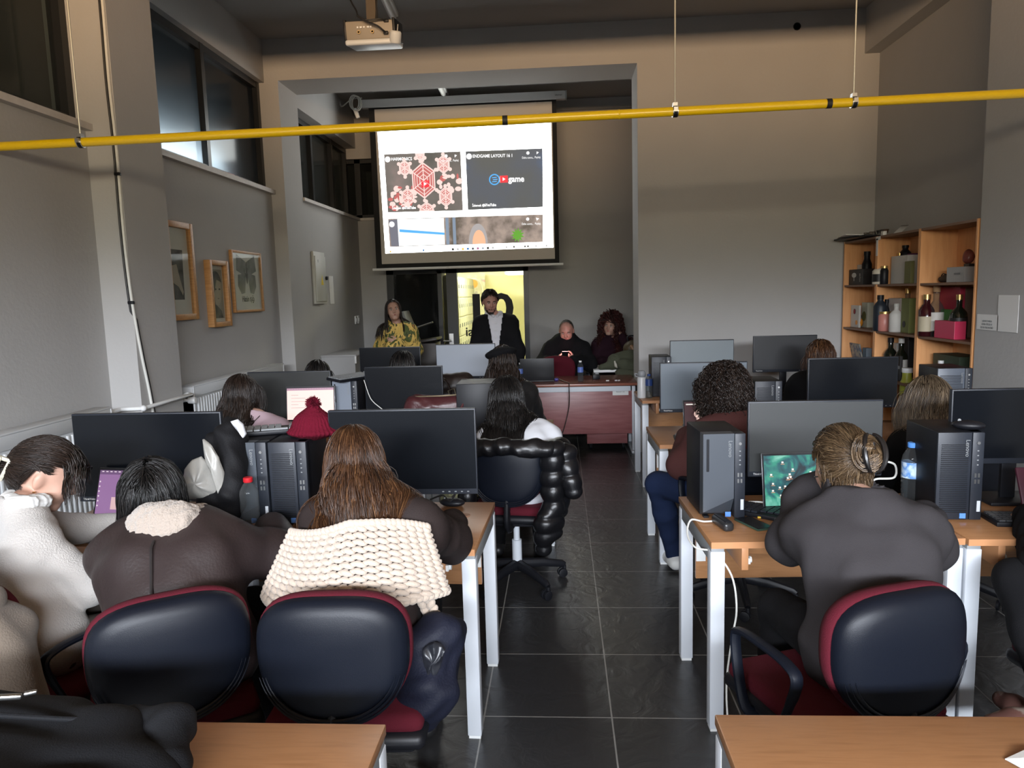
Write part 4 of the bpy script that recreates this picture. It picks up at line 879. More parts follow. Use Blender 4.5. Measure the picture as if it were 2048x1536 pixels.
def face_parts(H, R, body, eye=(.06, .035, .02), brow=(.04, .025, .018), lip=(.38, .13, .12), s=1.0, browt=.0035, shut=False):
    f = lambda *p: Vector(H+R@(np.array(p)*s)); Rm = Matrix(R.tolist())
    for x in (-.031, .031):
        e = MB(); e.ell(f(x, .0815, .007), (.0135*s, .011*s, .0085*s if not shut else .006*s), Rm, 8); eo = e.build('eye', mat('eye white', (.55, .52, .48), .3), body)
        i = MB(); i.ell(f(x, .0885, .006-(.003 if shut else 0)), (.0062*s, .0052*s, .0062*s), Rm, 6); i.build('iris', mat('iris %s' % str(eye), eye, .2), eo)
        b = MB(); b.tube([f(x-.018, .089-.004*(x < 0), .024), f(x, .0945, .029), f(x+.018, .089-.004*(x > 0), .024)], [browt*.6*s, browt*s, browt*.6*s], 6); b.build('eyebrow', mat('brow %s' % str(brow), brow, .8), body)
        b = MB(); b.tube([f(x-.014, .0905, .0125), f(x, .0945, .0155), f(x+.014, .0905, .0125)], .0016*s, 5); b.build('eyelash_line', mat('lash', (.012, .009, .008), .8), body)
    l = MB(); l.tube([f(-.023, .0855, -.056), f(-.010, .0925, -.0525), f(0, .0925, -.054), f(.010, .0925, -.0525), f(.023, .0855, -.056)], [.001*s, .0045*s, .0042*s, .0045*s, .001*s], 8); l.tube([f(-.020, .0850, -.059), f(0, .0915, -.0625), f(.020, .0850, -.059)], [.001*s, .0058*s, .001*s], 8); l.build('lips', mat('lips %s' % str(lip), lip, .45), body)
def hand_prims(w, d, n, side, curl=.5, s=1.0, thumb=.5):
    w, d, n = V3(w), V3(d), V3(n); d = d/np.linalg.norm(d); n = n-d*(n@d); n /= np.linalg.norm(n); u = np.cross(d, n)*side   # u towards the thumb, n out of the palm
    P = []
    for i, (off, ln) in enumerate(((.029, .070), (.010, .078), (-.010, .073), (-.028, .058))):
        kn = w+(u*off+d*(.088-.004*abs(i-1)))*s; P.append(cap(w+u*off*.55*s+d*.012*s, kn, .0145*s, .0115*s, .012))
        p0, a, dd = kn, 0, d
        for j, fr in enumerate((.45, .32, .23)):
            a += curl*(.55 if j == 0 else .75)+(i-1.5)*.05; dd = d*math.cos(a)+n*math.sin(a)+u*(off*1.2)*(1 if j == 0 else 0); p1 = p0+dd*ln*fr*s; P.append(cap(p0, p1, (.0092-.0007*j)*s, (.0088-.0009*j)*s, .004)); p0 = p1
    t0 = w+(u*.020+d*.018)*s; t1 = t0+(u*.030+d*.030+n*.012*thumb)*s; t2 = t1+(u*.010+d*.030+n*.020*thumb)*s; t3 = t2+(d*.022+n*.014*thumb-u*.004)*s
    P += [cap(t0, t1, .0145*s, .0115*s, .010), cap(t1, t2, .0108*s, .0098*s, .005), cap(t2, t3, .0096*s, .0080*s, .005)]
    return P
def person(label, pel, yaw, head, hyaw=None, hpitch=0, hroll=0, S=None, syaw=None, arms=None, legs=None, sc=1.0, hs=1.0, top=None, topo=.018, topfold=(.006, 26, 1), pants=None, shoes=None, face=None, h=.009, skin=None, hands=None, stand=False, hood=None, topname='sweater', neckcut=True, group=None, toplong=0., topk=.05, hem=True, topx=(), collar=.085, drop=.042, necktop=True):
    yaw = rad(yaw); hyaw = yaw if hyaw is None else rad(hyaw); syaw = yaw if syaw is None else rad(syaw)
    Ry = rz3(yaw); F, Rt, U = Ry[:, 1], Ry[:, 0], np.array([0, 0, 1.]); RS = rz3(syaw)[:, 0]; FS = rz3(syaw)[:, 1]
    R = rz3(hyaw)@rx3(-rad(hpitch))@ry3(rad(hroll)); H = V3(head); P = V3(pel)
    if S is None: S = H+.55*(R@np.array((0, -.05, -.195)))+.45*(FS*-.025+U*-.195)
    S = V3(S); t_ = thing('person', label, 'person', (P[0], P[1], 0), 0, group)
    org = np.array([P[0], P[1], 0])
    w = sc; L_ = P+(S-P)*.36-F*.03; Cc = P+(S-P)*.72-(F+FS)*.5*.015
    torso = [cap(P-Rt*.075*w, P+Rt*.075*w, .108*w)]
    for x in (-1, 1):
        torso += [cap(P+Rt*x*.06*w+U*.03, L_+Rt*x*.055*w, .102*w, .092*w), cap(L_+Rt*x*.055*w, Cc+RS*x*.075*w, .092*w, .098*w), cap(Cc+RS*x*.075*w, S+RS*x*.085*w-U*.035, .098*w, .070*w)]
    sh = {x: S+RS*x*.162*w-U*drop for x in (-1, 1)}
    torso += [cap(sh[-1], sh[1], .055*w), cap(sh[-1]*.9+S*.1, S+U*.045-FS*.01, .050*w, .046), cap(sh[1]*.9+S*.1, S+U*.045-FS*.01, .050*w, .046)]
    neck = [cap(S+U*.03-FS*.005, H+R@np.array((0, -.022, -.075)), .054*math.sqrt(w), .050*math.sqrt(w))]
    A = {}; armp = []; handp = []
    for x, key in ((-1, 'L'), (1, 'R')):
        a = (arms or {}).get(key) or {}
        loc = lambda v: sh[x]+RS*v[0]*x+FS*v[1]+U*v[2]
        el = V3(a['el']) if 'el' in a else loc(a.get('lel', (.07, .10, -.26))); wr = V3(a['wr']) if 'wr' in a else loc(a.get('lwr', (-.04, .34, -.24)))
        ua = [cap(sh[x], el, .056*w, .043*w), cap(el, wr, .043*w, .029*math.sqrt(w))]; armp += ua
        hd = V3(a.get('hd', (wr-el))); hn = V3(a.get('hn', (0, 0, -1))); handp += [cap(el+(wr-el)*.9, wr, .030, .024, .015)]+hand_prims(wr, hd, hn, -x if a.get('flip') else x, a.get('curl', .35), .96*hs, a.get('thumb', .5)); A[key] = (el, wr)
    legp = []; shoep = []
    for x, key in ((-1, 'L'), (1, 'R')):
        l = (legs or {}).get(key) or {}
        hip = P+Rt*x*.085*w-U*.01
        if stand: kn = V3(l.get('kn', hip+F*.02-U*.42)); an = V3(l.get('an', np.array([kn[0], kn[1], .09])-F*.02))
        else: kn = V3(l.get('kn', hip+F*.42+Rt*x*.05-U*.04)); an = V3(l.get('an', np.array([kn[0], kn[1], .09])+F*l.get('fw', .02)))
        legp += [cap(hip, kn, .088*w, .058*w), cap(kn, kn+(an-kn)*.4-F*.012, .056*w, .054*w), cap(kn+(an-kn)*.4-F*.012, an, .054*w, .036*w)]
        fd = V3(l.get('fd', F)); fd = fd/np.linalg.norm(fd); fo = [cap(an-fd*.04-U*.045, an+fd*.10-U*.05, .036, .034), cap(an+fd*.10-U*.05, an+fd*.16-U*.058, .034, .026), cap(an, an-U*.03, .036, .036)]; shoep += fo
    hp = head_prims(H, R, hs)
    body = soft('body', torso+neck+hp+armp+legp+[(*p[:3], p[3]*.9, p[4]*.9, p[5]) for p in shoep]+handp, skin or SKIN, t_, h, .03, 0, (), None, org)
    if face:
        fp = dict(face); face_parts(H-org, R, t_, s=hs, **fp)
    if top:
        hemc = [(P+U*(-.06-toplong), -U)] if hem else []
        cuts = []
        if neckcut and not hood: cuts.append((S+U*collar-FS*.02, U*1.0+FS*.45, .10))
        tp = torso+armp+(neck[:1] if necktop else [])+list(topx)
        if hood: tp = tp+[cap(S+U*.06-FS*.05-RS*.06, S+U*.06-FS*.05+RS*.06, .055, .055), cap(S+U*.05-RS*.085, S+U*.03+FS*.07-RS*.03, .035), cap(S+U*.05+RS*.085, S+U*.03+FS*.07+RS*.03, .035)]
        soft(topname, tp, top, t_, max(h, .008), topk, topo, cuts, topfold, org)
    if pants: soft('trousers', [torso[0]]+legp, pants, t_, max(h, .009), .03, .010, (), (.004, 30, 5), org)
    if shoes:
        for i_ in (0, 1): soft('shoe', shoep[3*i_:3*i_+3], shoes, t_, .009, .02, .006, (), None, org)
    return dict(root=t_, H=H, R=R, S=S, F=F, RS=RS, FS=FS, sh=sh, torso=torso, arms=armp, org=org, topo=topo, neck=neck, hs=hs, A=A, P=P, hp=hp)
def hair_mat(name, dark, mid, light, rough=.42):
    if name in MATS: return MATS[name]
    m = mat(name, mid, rough, spec=.4); t = m.node_tree; b = t.nodes['Principled BSDF']; a = t.nodes.new('ShaderNodeAttribute'); a.attribute_name = 'tone'; r = t.nodes.new('ShaderNodeValToRGB')
    r.color_ramp.elements.new(.5)
    for e, (p, c) in zip(r.color_ramp.elements, ((0, dark), (.55, mid), (1, light))): e.position = p; e.color = (*c, 1)
    t.links.new(a.outputs['Fac'], r.inputs[0]); t.links.new(r.outputs[0], b.inputs['Base Color']); return m
def strands(paths, width, tone):
    # paths (N,T,3) -> three-sided tapering tubes
    N, T, _ = paths.shape; d = np.gradient(paths, axis=1); d /= np.linalg.norm(d, axis=2)[..., None]+1e-9
    up = np.array([.3, .5, .8]); u = np.cross(d, up); u /= np.linalg.norm(u, axis=2)[..., None]+1e-9; v = np.cross(d, u)
    tt = np.linspace(0, 1, T); wd = width[:, None]*np.clip(1.15-tt**3*1.0, .12, 1)[None, :]
    ring = [paths+(u*math.cos(2*PI*k/3)+v*math.sin(2*PI*k/3))*wd[..., None] for k in range(3)]
    Vv = np.stack(ring, 2).reshape(-1, 3); base = (np.arange(N)[:, None]*T+np.arange(T-1)[None, :]).reshape(-1)*3; Fs = []
    for k in range(3): k2 = (k+1) % 3; Fs.append(np.stack([base+k, base+k2, base+3+k2, base+3+k], 1))
    return Vv, np.concatenate(Fs), np.repeat(tone, T*3)
def hair(P, style, m, n=1300, length=.45, vol=.012, wave=.004, wfreq=20, part=0., lift=.0, w=.0026, seed=1, gather=None, cover=None, name='hair', steps=None, back=.35, hairline=None, stiff=.55, block=None, facecover=False, facew=1.0, ears=False, column=0.0, dens=1.0, splay=None):
    n = int(n*dens); w = w/math.sqrt(dens)/1.12 if dens > 1 else w
    g = np.random.default_rng(seed); H, R, hs = P['H'], P['R'], P['hs']
    c = H+R@(np.array((0, -.010, .016))*hs); rd = np.array((.079, .099, .103))*hs
    def keep(d): 
        x, y, z = d.T
        k_ = (z > .64) | ((y < -.05) & (z > -.80)) | ((y < .30) & (z > -.05)) | ((y < .70) & (z > .42))
        if hairline is not None: k_ = k_ & hairline(x, y, z)
        return k_
    D = g.normal(size=(n*3, 3)); D /= np.linalg.norm(D, axis=1)[:, None]; D = D[keep(D)][:n]; N = len(D)
    lay = g.uniform(.0, 1, N); lay2 = .06+lay*vol/.09
    root = c+(D*rd*(1+lay2*np.clip(1.6-np.maximum(D[:, 1], 0)*2, .15, 1))[:, None])@R.T
    Ln = length*g.uniform(.82, 1.0, N); step = .020 if length > .2 else max(.006, length/9); T = int(length/step)+1
    if steps: T = steps; step = length/(T-1)
    U = np.array([0, 0, 1.]); X, Y = R[:, 0], R[:, 1]
    sx = np.tanh((D[:, 0]-part)*8)
    flow = (X[None]*(sx*.75*np.clip(.35+1.3*D[:, 1], .10, 1))[:, None] - Y[None]*back) - U*.6
    if style == 'back': flow = np.tile(-Y*1.0-R[:, 2]*.15, (N, 1))
    if style == 'short': flow = Y[None]*.15-R[:, 2]*.5+X[None]*sx[:, None]*.5
    if style == 'forward': flow = (X[None]*sx[:, None]*.6+Y[None]*.5)-U*.3
    out = D@R.T; dirs = flow-out*(flow*out).sum(1)[:, None]; dirs /= np.linalg.norm(dirs, axis=1)[:, None]+1e-9; dirs = dirs+out*lift
    p = root.copy(); paths = [p.copy()]; sd = np.full(N, step)*Ln/length; lay2n = g.uniform(0, 1, N)**1.5
    col = P['torso']+P['arms']; o_ = P['topo']+.006
    if style == 'long' and column: col = col+[ell(H+R@(np.array((0, -.048, -.095))*hs), np.array((.066, .056, .10))*hs, R), cap(H+R@np.array((0, -.06, -.12)), P['S']-P['FS']*.07-np.array((0, 0, .03)), .05, .04)]
    ph = g.uniform(0, 6.28, (N, 3))
    side = g.normal(size=(N, 3))*.06
    for i in range(1, T):
        G = -U+side*(.7 if style != 'curly' else 1.5)
        if gather is not None and i > gather[2]: 
            tg = V3(gather[0])-p; tg /= np.linalg.norm(tg, axis=1)[:, None]+1e-9; G = G+tg*(gather[1]*2*lay2n)[:, None]
        if column:
            q0 = (p-c)@R; low = (q0[:, 2] < -.03)*1.0; lat = q0[:, 0]; G = G-X[None]*(np.sign(lat)*np.clip(np.abs(lat)-column, 0, .12)*10*low)[:, None]-Y[None]*(.28*low)[:, None]
        if splay is not None: G = G+V3(splay)*min(1, i/6)
        dirs = dirs*stiff+G*(1-stiff) if style not in ('back', 'short') else dirs
        dirs /= np.linalg.norm(dirs, axis=1)[:, None]+1e-9
        p = p+dirs*sd[:, None]
        q = ((p-c)@R)/rd; nn = np.linalg.norm(q, axis=1); ins = nn < 1+lay2
        q2 = q*((1+lay2)/np.maximum(nn, 1e-6))[:, None]; pn = c+(q2*rd)@R.T; p = np.where(ins[:, None], pn, p)
        if style in ('back', 'short') or (i < 4 and style != 'curly'):
            q = ((p-c)@R)/rd; nn = np.linalg.norm(q, axis=1); far = nn > 1.02+lay2+.5*lift; q3 = q*((1.02+lay2+.5*lift)/np.maximum(nn, 1e-6))[:, None]; p = np.where(far[:, None], c+(q3*rd)@R.T, p); ins = ins | far
        if not facecover:
            ql = (p-c)@R; fm = (ql[:, 1] > .040*hs) & (np.abs(ql[:, 0]) < .064*hs*facew) & (ql[:, 2] < .052*hs); ql[fm, 0] = np.where(ql[fm, 0] >= 0, 1, -1)*.066*hs*facew*(1+.15*lay[fm]); p[fm] = c+ql[fm]@R.T
        if ears:
            ql = (p-c)@R; fm = (np.abs(ql[:, 0]) > .050*hs) & (ql[:, 1] > -.040) & (ql[:, 1] < .045) & (ql[:, 2] < .022) & (ql[:, 2] > -.06); ql[fm, 2] = .024; p[fm] = c+ql[fm]@R.T
        dirs = np.where(ins[:, None], p-paths[-1], dirs); dirs /= np.linalg.norm(dirs, axis=1)[:, None]+1e-9
        if i > 4 and length > .25:
            dd = field(col, p, o_); m_ = dd < lay*.022
            if m_.any():
                pm = p[m_]; e = .004; gr = np.stack([field(col, pm+np.eye(3)[a]*e, o_)-field(col, pm-np.eye(3)[a]*e, o_) for a in range(3)], 1); gr /= np.linalg.norm(gr, axis=1)[:, None]+1e-9
                p[m_] = pm+gr*(lay[m_]*.022-dd[m_])[:, None]
                dm = p[m_]-paths[-1][m_]; dirs[m_] = dm/(np.linalg.norm(dm, axis=1)[:, None]+1e-9)
        paths.append(p.copy())
    A = np.stack(paths, 1); tt = np.linspace(0, 1, T)
    cl = g.integers(0, max(8, n//28), N); cph = g.uniform(0, 6.28, (cl.max()+1, 3)); php = cph[cl]+ph*.10
    for a in range(3): A[:, :, a] += wave*np.minimum(1, tt*5)[None]*np.sin(wfreq*tt[None]*(1+.15*np.sin(php[:, 1:2]))+php[:, a:a+1])
    tone = np.clip(.45+.14*np.sin(cl*2.4)+.12*np.sin(D[:, 0]*9+D[:, 2]*5)+g.normal(size=N)*.15, 0, 1)
    Vv, F, tn = strands(A, w*g.uniform(.7, 1.25, N), tone)
    # close-fitting under layer
    nu, nv = 36, 22; th = np.linspace(0, 2*PI, nu, endpoint=False); el = np.linspace(-PI/2, PI/2, nv); gd = np.stack(np.meshgrid(th, el, indexing='ij'), -1).reshape(-1, 2)
    dd = np.stack([np.cos(gd[:, 1])*np.cos(gd[:, 0]), np.cos(gd[:, 1])*np.sin(gd[:, 0]), np.sin(gd[:, 1])], 1); cv = c+(dd*rd*1.065)@R.T; kp = keep(dd); fs = []
    for i in range(nu):
        for j in range(nv-1):
            q = [i*nv+j, ((i+1) % nu)*nv+j, ((i+1) % nu)*nv+j+1, i*nv+j+1]
            if all(kp[x] for x in q): fs.append(q)
    if fs: F = np.concatenate([F, np.array(fs)+len(Vv)]); Vv = np.concatenate([Vv, cv]); tn = np.concatenate([tn, np.full(len(cv), .25)])
    return fast_mesh(name, Vv-P['org'], F, m, P['root'], True, {'tone': tn})
# ------------------------------------------------------------------ clothes and hair colours
def cloth(name, c, rough=.9, b=.25, s=350, sheen=0, var=.1): return mat(name, c, rough, bump=b, bscale=s, sheen=sheen, var=var, vscale=9, spec=.15)
JEANS = cloth('dark navy denim', (.010, .018, .048)); BLACKC = cloth('black cloth', (.006, .006, .007)); SNEAK = mat('white sneaker', (.55, .55, .53), .6); BLACKSHOE = mat('black shoe', (.012, .012, .013), .4)
H_BLACK = hair_mat('black hair', (.003, .003, .003), (.008, .007, .007), (.022, .018, .016), .36)
H_DARK = hair_mat('dark brown hair', (.006, .004, .003), (.018, .011, .008), (.045, .028, .020), .4)
H_AUB = hair_mat('auburn brown hair', (.014, .006, .003), (.055, .023, .010), (.16, .075, .030), .4)
H_ASH = hair_mat('ash brown hair', (.03, .020, .012), (.10, .070, .043), (.24, .18, .115), .42)
H_BRONZE = hair_mat('bronze brown hair', (.015, .009, .005), (.075, .045, .022), (.20, .135, .075), .42)
H_RED = hair_mat('deep red hair', (.010, .003, .003), (.050, .010, .008), (.12, .026, .018), .5)
def chair_for(label, x, y, rz, arms=True):
    global chairA
    if not chair_for.used: chair_for.used = True; chairA.location = (x, y, 0); chairA.rotation_euler = (0, 0, rad(rz)); chairA['label'] = label; c = chairA
    else: c = dup(chairA, (x, y, 0), rz, label)
    if not arms:
        for ch in [q for q in c.children if q.name.startswith('armrest')]: bpy.data.objects.remove(ch)
    return c
chair_for.used = False
def desk_arms(Y, xl, xr, z=.765): return {'L': {'wr': (xl, Y, z), 'hd': (.15, 1, -.05)}, 'R': {'wr': (xr, Y, z), 'hd': (-.15, 1, -.05)}}

# --- woman with the hair clip, right front row
chair_for('office chair with armrests under the woman with the hair clip', .80, 2.04, 20)
p = person('person in a charcoal sweatshirt with a black claw clip in her hair', (.91, 2.10, .57), 4, at_y(1683, 930, 2.42), 4, 24, 4, S=(.94, 2.29, .92), syaw=-4, sc=.95, drop=.055,
    arms={'L': {'el': (.775, 2.44, .79), 'wr': (.842, 2.57, .905), 'hd': (.7, .2, .35), 'hn': (.2, .3, -1), 'curl': 1.5, 'thumb': .2}, 'R': {'el': (1.245, 2.47, .765), 'wr': (1.36, 2.77, .775), 'hd': (.6, .8, -.1), 'curl': .25}},
    top=cloth('charcoal sweatshirt', (.034, .031, .033)), topo=.030, topfold=(.014, 17, 3), pants=BLACKC, shoes=BLACKSHOE, topname='sweatshirt', toplong=.03, collar=.10, topx=[cap((.842, 2.57, .905), (.875, 2.58, .945), .006, .012), cap((.875, 2.58, .945), (.92, 2.57, .965), .012, .014)])
Rh, Hc = p['R'], p['H']
hair(p, 'back', H_BRONZE, 1500, .17, .010, .003, 9, w=.0026, dens=2.4, seed=3, ears=True)
hair(p, 'long', H_BRONZE, 320, .085, .010, .004, 6, w=.0024, dens=2.4, seed=9, hairline=lambda x, y, z: (y < .1) & (z < -.1), name='nape_hair')
kn = Hc+Rh@np.array((.022, -.112, .012)); g = np.random.default_rng(4); pa_ = []
for i in range(420):
    a0 = g.uniform(0, 6.28); r0 = g.uniform(.010, .046); tt = np.linspace(0, 1, 16); an = a0+tt*g.uniform(2.0, 3.6); ct = np.array([(g.uniform(-.01, .01)), -.018*(1-r0/.046), 0])
    loc = np.stack([r0*.95*np.cos(an), -.018+.026*np.sqrt(np.maximum(0, 1-(r0/.05)**2))*-1+.006*np.sin(an*2), r0*1.35*np.sin(an)], 1)+ct; pa_.append(kn+loc@Rh.T)
Vv, F, tn = strands(np.array(pa_), np.full(420, .0030), np.clip(g.normal(.5, .25, 420), 0, 1)); fast_mesh('hair_bun', Vv-p['org'], F, H_BRONZE, p['root'], True, {'tone': tn})
# claw clip: two curved jaws of teeth joined by a hinge
cl = MB(); ck = Vector(kn-p['org']); Rm = Matrix(Rh.tolist())
for sx in (-1, 1):
    arc = [ck+Rm @ Vector((.012+sx*(.004+.028*math.sin(a_)), -.030-.024*math.sin(a_), .062*math.cos(a_))) for a_ in np.linspace(.15, PI-.15, 18)]
    cl.tube(arc, [.004+.005*math.sin(PI*i/17) for i in range(18)], 8)
    for i in range(2, 17, 2): cl.tube([arc[i], arc[i]+Rm @ Vector((sx*.014, .020, 0)), arc[i]+Rm @ Vector((sx*.012, .042, 0))], [.0042, .0036, .0018], 6)
cl.tube([ck+Rm @ Vector((.012, -.048, z)) for z in (-.03, .03)], .006, 8)
cl.build('claw_clip', mat('glossy black clip', (.006, .005, .005), .34), p['root'])
for x in (-1, 1): MB().lathe([(.0055, -.0015), (.0075, 0), (.0055, .0015)], Vector(Hc+Rh@np.array((x*.085, .004, -.042))-p['org']), 12, 0, Matrix(Rh.tolist())).build('earring', STEEL, p['root'])

# --- woman with the knitted shawl
chair_for('office chair under the woman with the cream knitted shawl', -.635, 2.01, 3, False)
p = person('person with long auburn hair in a cream chunky knitted shawl, at the front left desk', (-.645, 2.12, .57), 2, at_y(710, 934, 2.34), 22, 16, 0, S=(-.62, 2.265, .950), syaw=-8, sc=.97, collar=.095,
    arms={'L': {'el': (-.88, 2.42, .78), 'wr': (-.80, 2.66, .775), 'hd': (.4, .9, -.05)}, 'R': {'el': (-.405, 2.50, .775), 'wr': (-.43, 2.72, .775), 'hd': (-.7, .7, 0)}},
    top=cloth('dark brown jacket', (.024, .017, .016), .7), topo=.026, topfold=(.009, 22, 8), pants=BLACKC, shoes=BLACKSHOE, topname='jacket')
S = p['S']
hair(p, 'long', H_AUB, 3600, .42, .016, .004, 9, part=.1, w=.0025, dens=2.4, column=.075, seed=8, back=.75)
hair(p, 'long', H_AUB, 260, .50, .012, .005, 9, part=.1, w=.0024, dens=1.0, column=.03, seed=18, gather=((S[0]-.035, S[1]-.19, S[2]-.16), .6, 12), back=.8, hairline=lambda x, y, z: (y < -.2) & (np.abs(x) < .6), name='hair_tail')
# shawl: rows of plump stitches wrapped round her upper back
sw = MB(); rows, cols = 12, 18; KN = None
topC, botC = np.array((-.632, 2.235, .985)), np.array((-.652, 2.185, .745))
def knit_pt(u, v, o=0.):
    C = topC*(1-v)+botC*v; hx, hy = (.250+.046*v+o), (.178+.030*v+o); th = (u-.5)*rad(116+34*v)
    pt = C+np.array((hx*math.sin(th), -hy*math.cos(th), 0)); pt[2] += .012*math.sin(7*u+3)-(.045*abs(u-.5)*2*(1-v))+.020*(u-.5); pt[1] += .010*math.sin(9*u)
    return pt
def lean(pt): return pt
kr = random.Random(5)
for r in range(rows):
    for c_ in range(cols):
        for hf in (0, 1):
            u0 = (c_+.5+(.26 if hf else -.22))/cols; v0 = (r+.5)/rows
            a_, b_ = Vector(knit_pt(u0-.5/cols, v0+(.026 if hf else -.020), .004)), Vector(knit_pt(u0+.5/cols, v0+(-.022 if hf else .026), .004)); m_ = (a_+b_)/2; d_ = (b_-a_)
            nrm = Vector(knit_pt(u0, v0, .03))-Vector(knit_pt(u0, v0, 0)); nrm.normalize(); x_ = d_.normalized(); z_ = x_.cross(nrm).normalized(); n2 = z_.cross(x_); R_ = Matrix((x_, n2, z_)).transposed()
            sw.ell(m_+nrm*(.006*(1-hf)+kr.uniform(-.001, .002))-Vector(p['org']), (d_.length*.62, .0112, .0088), R_, 5)
for v_ in (0.0, 1.0):
    for c_ in range(34):
        u0 = (c_+.5)/34; a_ = Vector(knit_pt(u0, v_+(.012 if v_ else -.012), .006)); b_ = Vector(knit_pt(u0+.01, v_, .006)); d_ = (b_-a_).normalized(); n_ = Vector(knit_pt(u0, v_, .05))-Vector(knit_pt(u0, v_, 0)); n_.normalize(); d_ = (d_-n_*d_.dot(n_)).normalized(); z_ = d_.cross(n_); sw.ell(a_-Vector(p['org']), (.017, .013, .012), Matrix((d_, n_, z_)).transposed(), 5)
# loose end hanging at her right side
for k in range(9):
    for sx in (-1, 1): sw.ell(Vector((-.43+.014*sx+.012*k*.6, 2.09+.003*k, .74-.020*k))-Vector(p['org']), (.013, .013, .019), rotm(0, sx*32, 0), 5)
sw.build('knitted_shawl', mat('cream chunky yarn', (.47, .385, .31), .9, bump=.35, bscale=260, sheen=.3), p['root'], 60)

# --- person in the brown leather jacket, head bowed
chair_for('office chair turned to the left under the person in the brown jacket', -1.175, 1.975, 32, False)
p = person('person with bowed black hair in a dark brown leather jacket with shearling collar', (-1.19, 2.07, .57), 14, at_y(306, 1000, 2.44), 18, 50, -6, S=(-1.30, 2.27, .885), syaw=6, sc=1.08, drop=.065, necktop=False,
    arms={'L': {'el': (-1.52, 2.44, .76), 'wr': (-1.50, 2.66, .775), 'hd': (.2, 1, 0)}, 'R': {'el': (-.985, 2.40, .755), 'wr': (-1.12, 2.63, .785), 'hd': (-.8, .6, 0), 'curl': .6}},
    top=mat('dark brown leather', (.024, .016, .0155), .5, spec=.35, bump=.12, bscale=120, var=.15, vscale=6), topo=.034, topfold=(.012, 20, 12), pants=BLACKC, shoes=BLACKSHOE, topname='leather_jacket', toplong=.05)
S, FS, RS = p['S'], p['FS'], p['RS']; U3 = np.array((0, 0, 1.))
soft('shearling_collar', [cap(S+U3*.055-FS*.055-RS*.055, S+U3*.065-FS*.065, .032), cap(S+U3*.065-FS*.065, S+U3*.055-FS*.055+RS*.055, .032), cap(S+U3*.055-FS*.055-RS*.055, S+U3*.04+FS*.04-RS*.08, .030, .024), cap(S+U3*.055-FS*.055+RS*.055, S+U3*.04+FS*.04+RS*.08, .030, .024), cap(S+U3*.05-FS*.06-RS*.03, S+U3*.05-FS*.06+RS*.03, .045)], mat('shearling', (.36, .30, .25), .95, bump=.8, bscale=150, sheen=.4), p['root'], .007, .03, .022, (), (.006, 120, 4), p['org'])
sp_ = MB(); Lc = p['P']+(p['S']-p['P'])*.36
sq_ = []
for t__ in np.linspace(.06, .95, 22):
    v = (p['S']+U3*.05)*(1-t__)+(p['P']+U3*.05)*t__; v = v-FS*.40
    for _ in range(40):
        d_ = float(field(p['torso']+p['arms'], v[None], p['topo'])[0])
        if d_ < .026: break
        v = v+FS*max(.004, d_*.7)
    sq_.append(Vector(v-FS*.004-p['org']))
sp_.tube(sq_, .0045, 6); sp_.build('back_seam', mat('seam brown', (.012, .009, .009), .6), p['root'])
hair(p, 'forward', H_BLACK, 2600, .32, .030, .004, 8, w=.0026, dens=2.4, seed=14, back=-.3, stiff=.5)

# --- woman in the cream jumper at the left edge
chair_for('office chair at the left edge under the woman in the cream jumper', -1.70, 2.10, -20, True)
p = person('person in a fluffy cream jumper with a hair clip, leaning in from the left edge', (-1.70, 2.16, .57), -30, at_y(92, 950, 2.42), -62, 30, 4, S=(-1.85, 2.31, .925), syaw=-42, sc=.82, h=.007,
    arms={'L': {'el': (-1.86, 2.60, .80), 'wr': (-1.68, 2.72, .78), 'hd': (.8, .4, 0)}, 'R': {'el': (-1.575, 2.22, .715), 'wr': (-1.60, 2.53, .80), 'hd': (.0, 1, 0), 'curl': .4}},
    top=mat('fluffy cream knit', (.40, .375, .35), .95, bump=.5, bscale=180, sheen=.3, var=.08), topo=.020, topfold=(.009, 18, 22), pants=cloth('taupe trousers', (.09, .075, .065)), shoes=BLACKSHOE, topname='jumper', face=dict(), toplong=.02, topk=.022, collar=.075)
soft('lace_collar', [cap(p['S']+U3*.07-p['FS']*.03-p['RS']*.05, p['S']+U3*.07-p['FS']*.03+p['RS']*.05, .02), cap(p['S']+U3*.07-p['RS']*.06, p['S']+U3*.06+p['FS']*.055-p['RS']*.03, .018), cap(p['S']+U3*.07+p['RS']*.06, p['S']+U3*.06+p['FS']*.055+p['RS']*.03, .018)], mat('lace white', (.58, .57, .55), .9), p['root'], .006, .02, .010, (), (.004, 160, 3), p['org'])
hair(p, 'back', H_DARK, 2100, .20, .012, .003, 9, w=.0026, dens=2.4, seed=21, hairline=lambda x, y, z: ~((y > -.38) & (z < .12)), ears=True)
# fringe and loose side hair, low ponytail at the nape
q = dict(p); hair(q, 'forward', H_DARK, 420, .15, .022, .004, 8, w=.0026, dens=1.7, seed=23, hairline=lambda x, y, z: (y > .35) & (z > .35), name='hair_fringe')
g = np.random.default_rng(6); pa_ = []; t0 = p['H']+p['R']@np.array((0, -.118, -.02))
for i in range(330):
    dr = p['R']@np.array((g.normal()*.25, -1, -.55+g.normal()*.25)); st = t0+g.normal(size=3)*.013; tt = np.linspace(0, .17, 12)
    pa_.append(np.array([st+dr/np.linalg.norm(dr)*t*(1-.4*t/.17)+U3*(-2.6*t*t) for t in tt]))
Vv, F, tn = strands(np.array(pa_), np.full(330, .0028), np.clip(g.normal(.45, .2, 330), 0, 1)); fast_mesh('ponytail', Vv-p['org'], F, H_DARK, p['root'], True, {'tone': tn})
cm = MB(); ct = Vector(t0-p['org']); Rm = Matrix(p['R'].tolist())
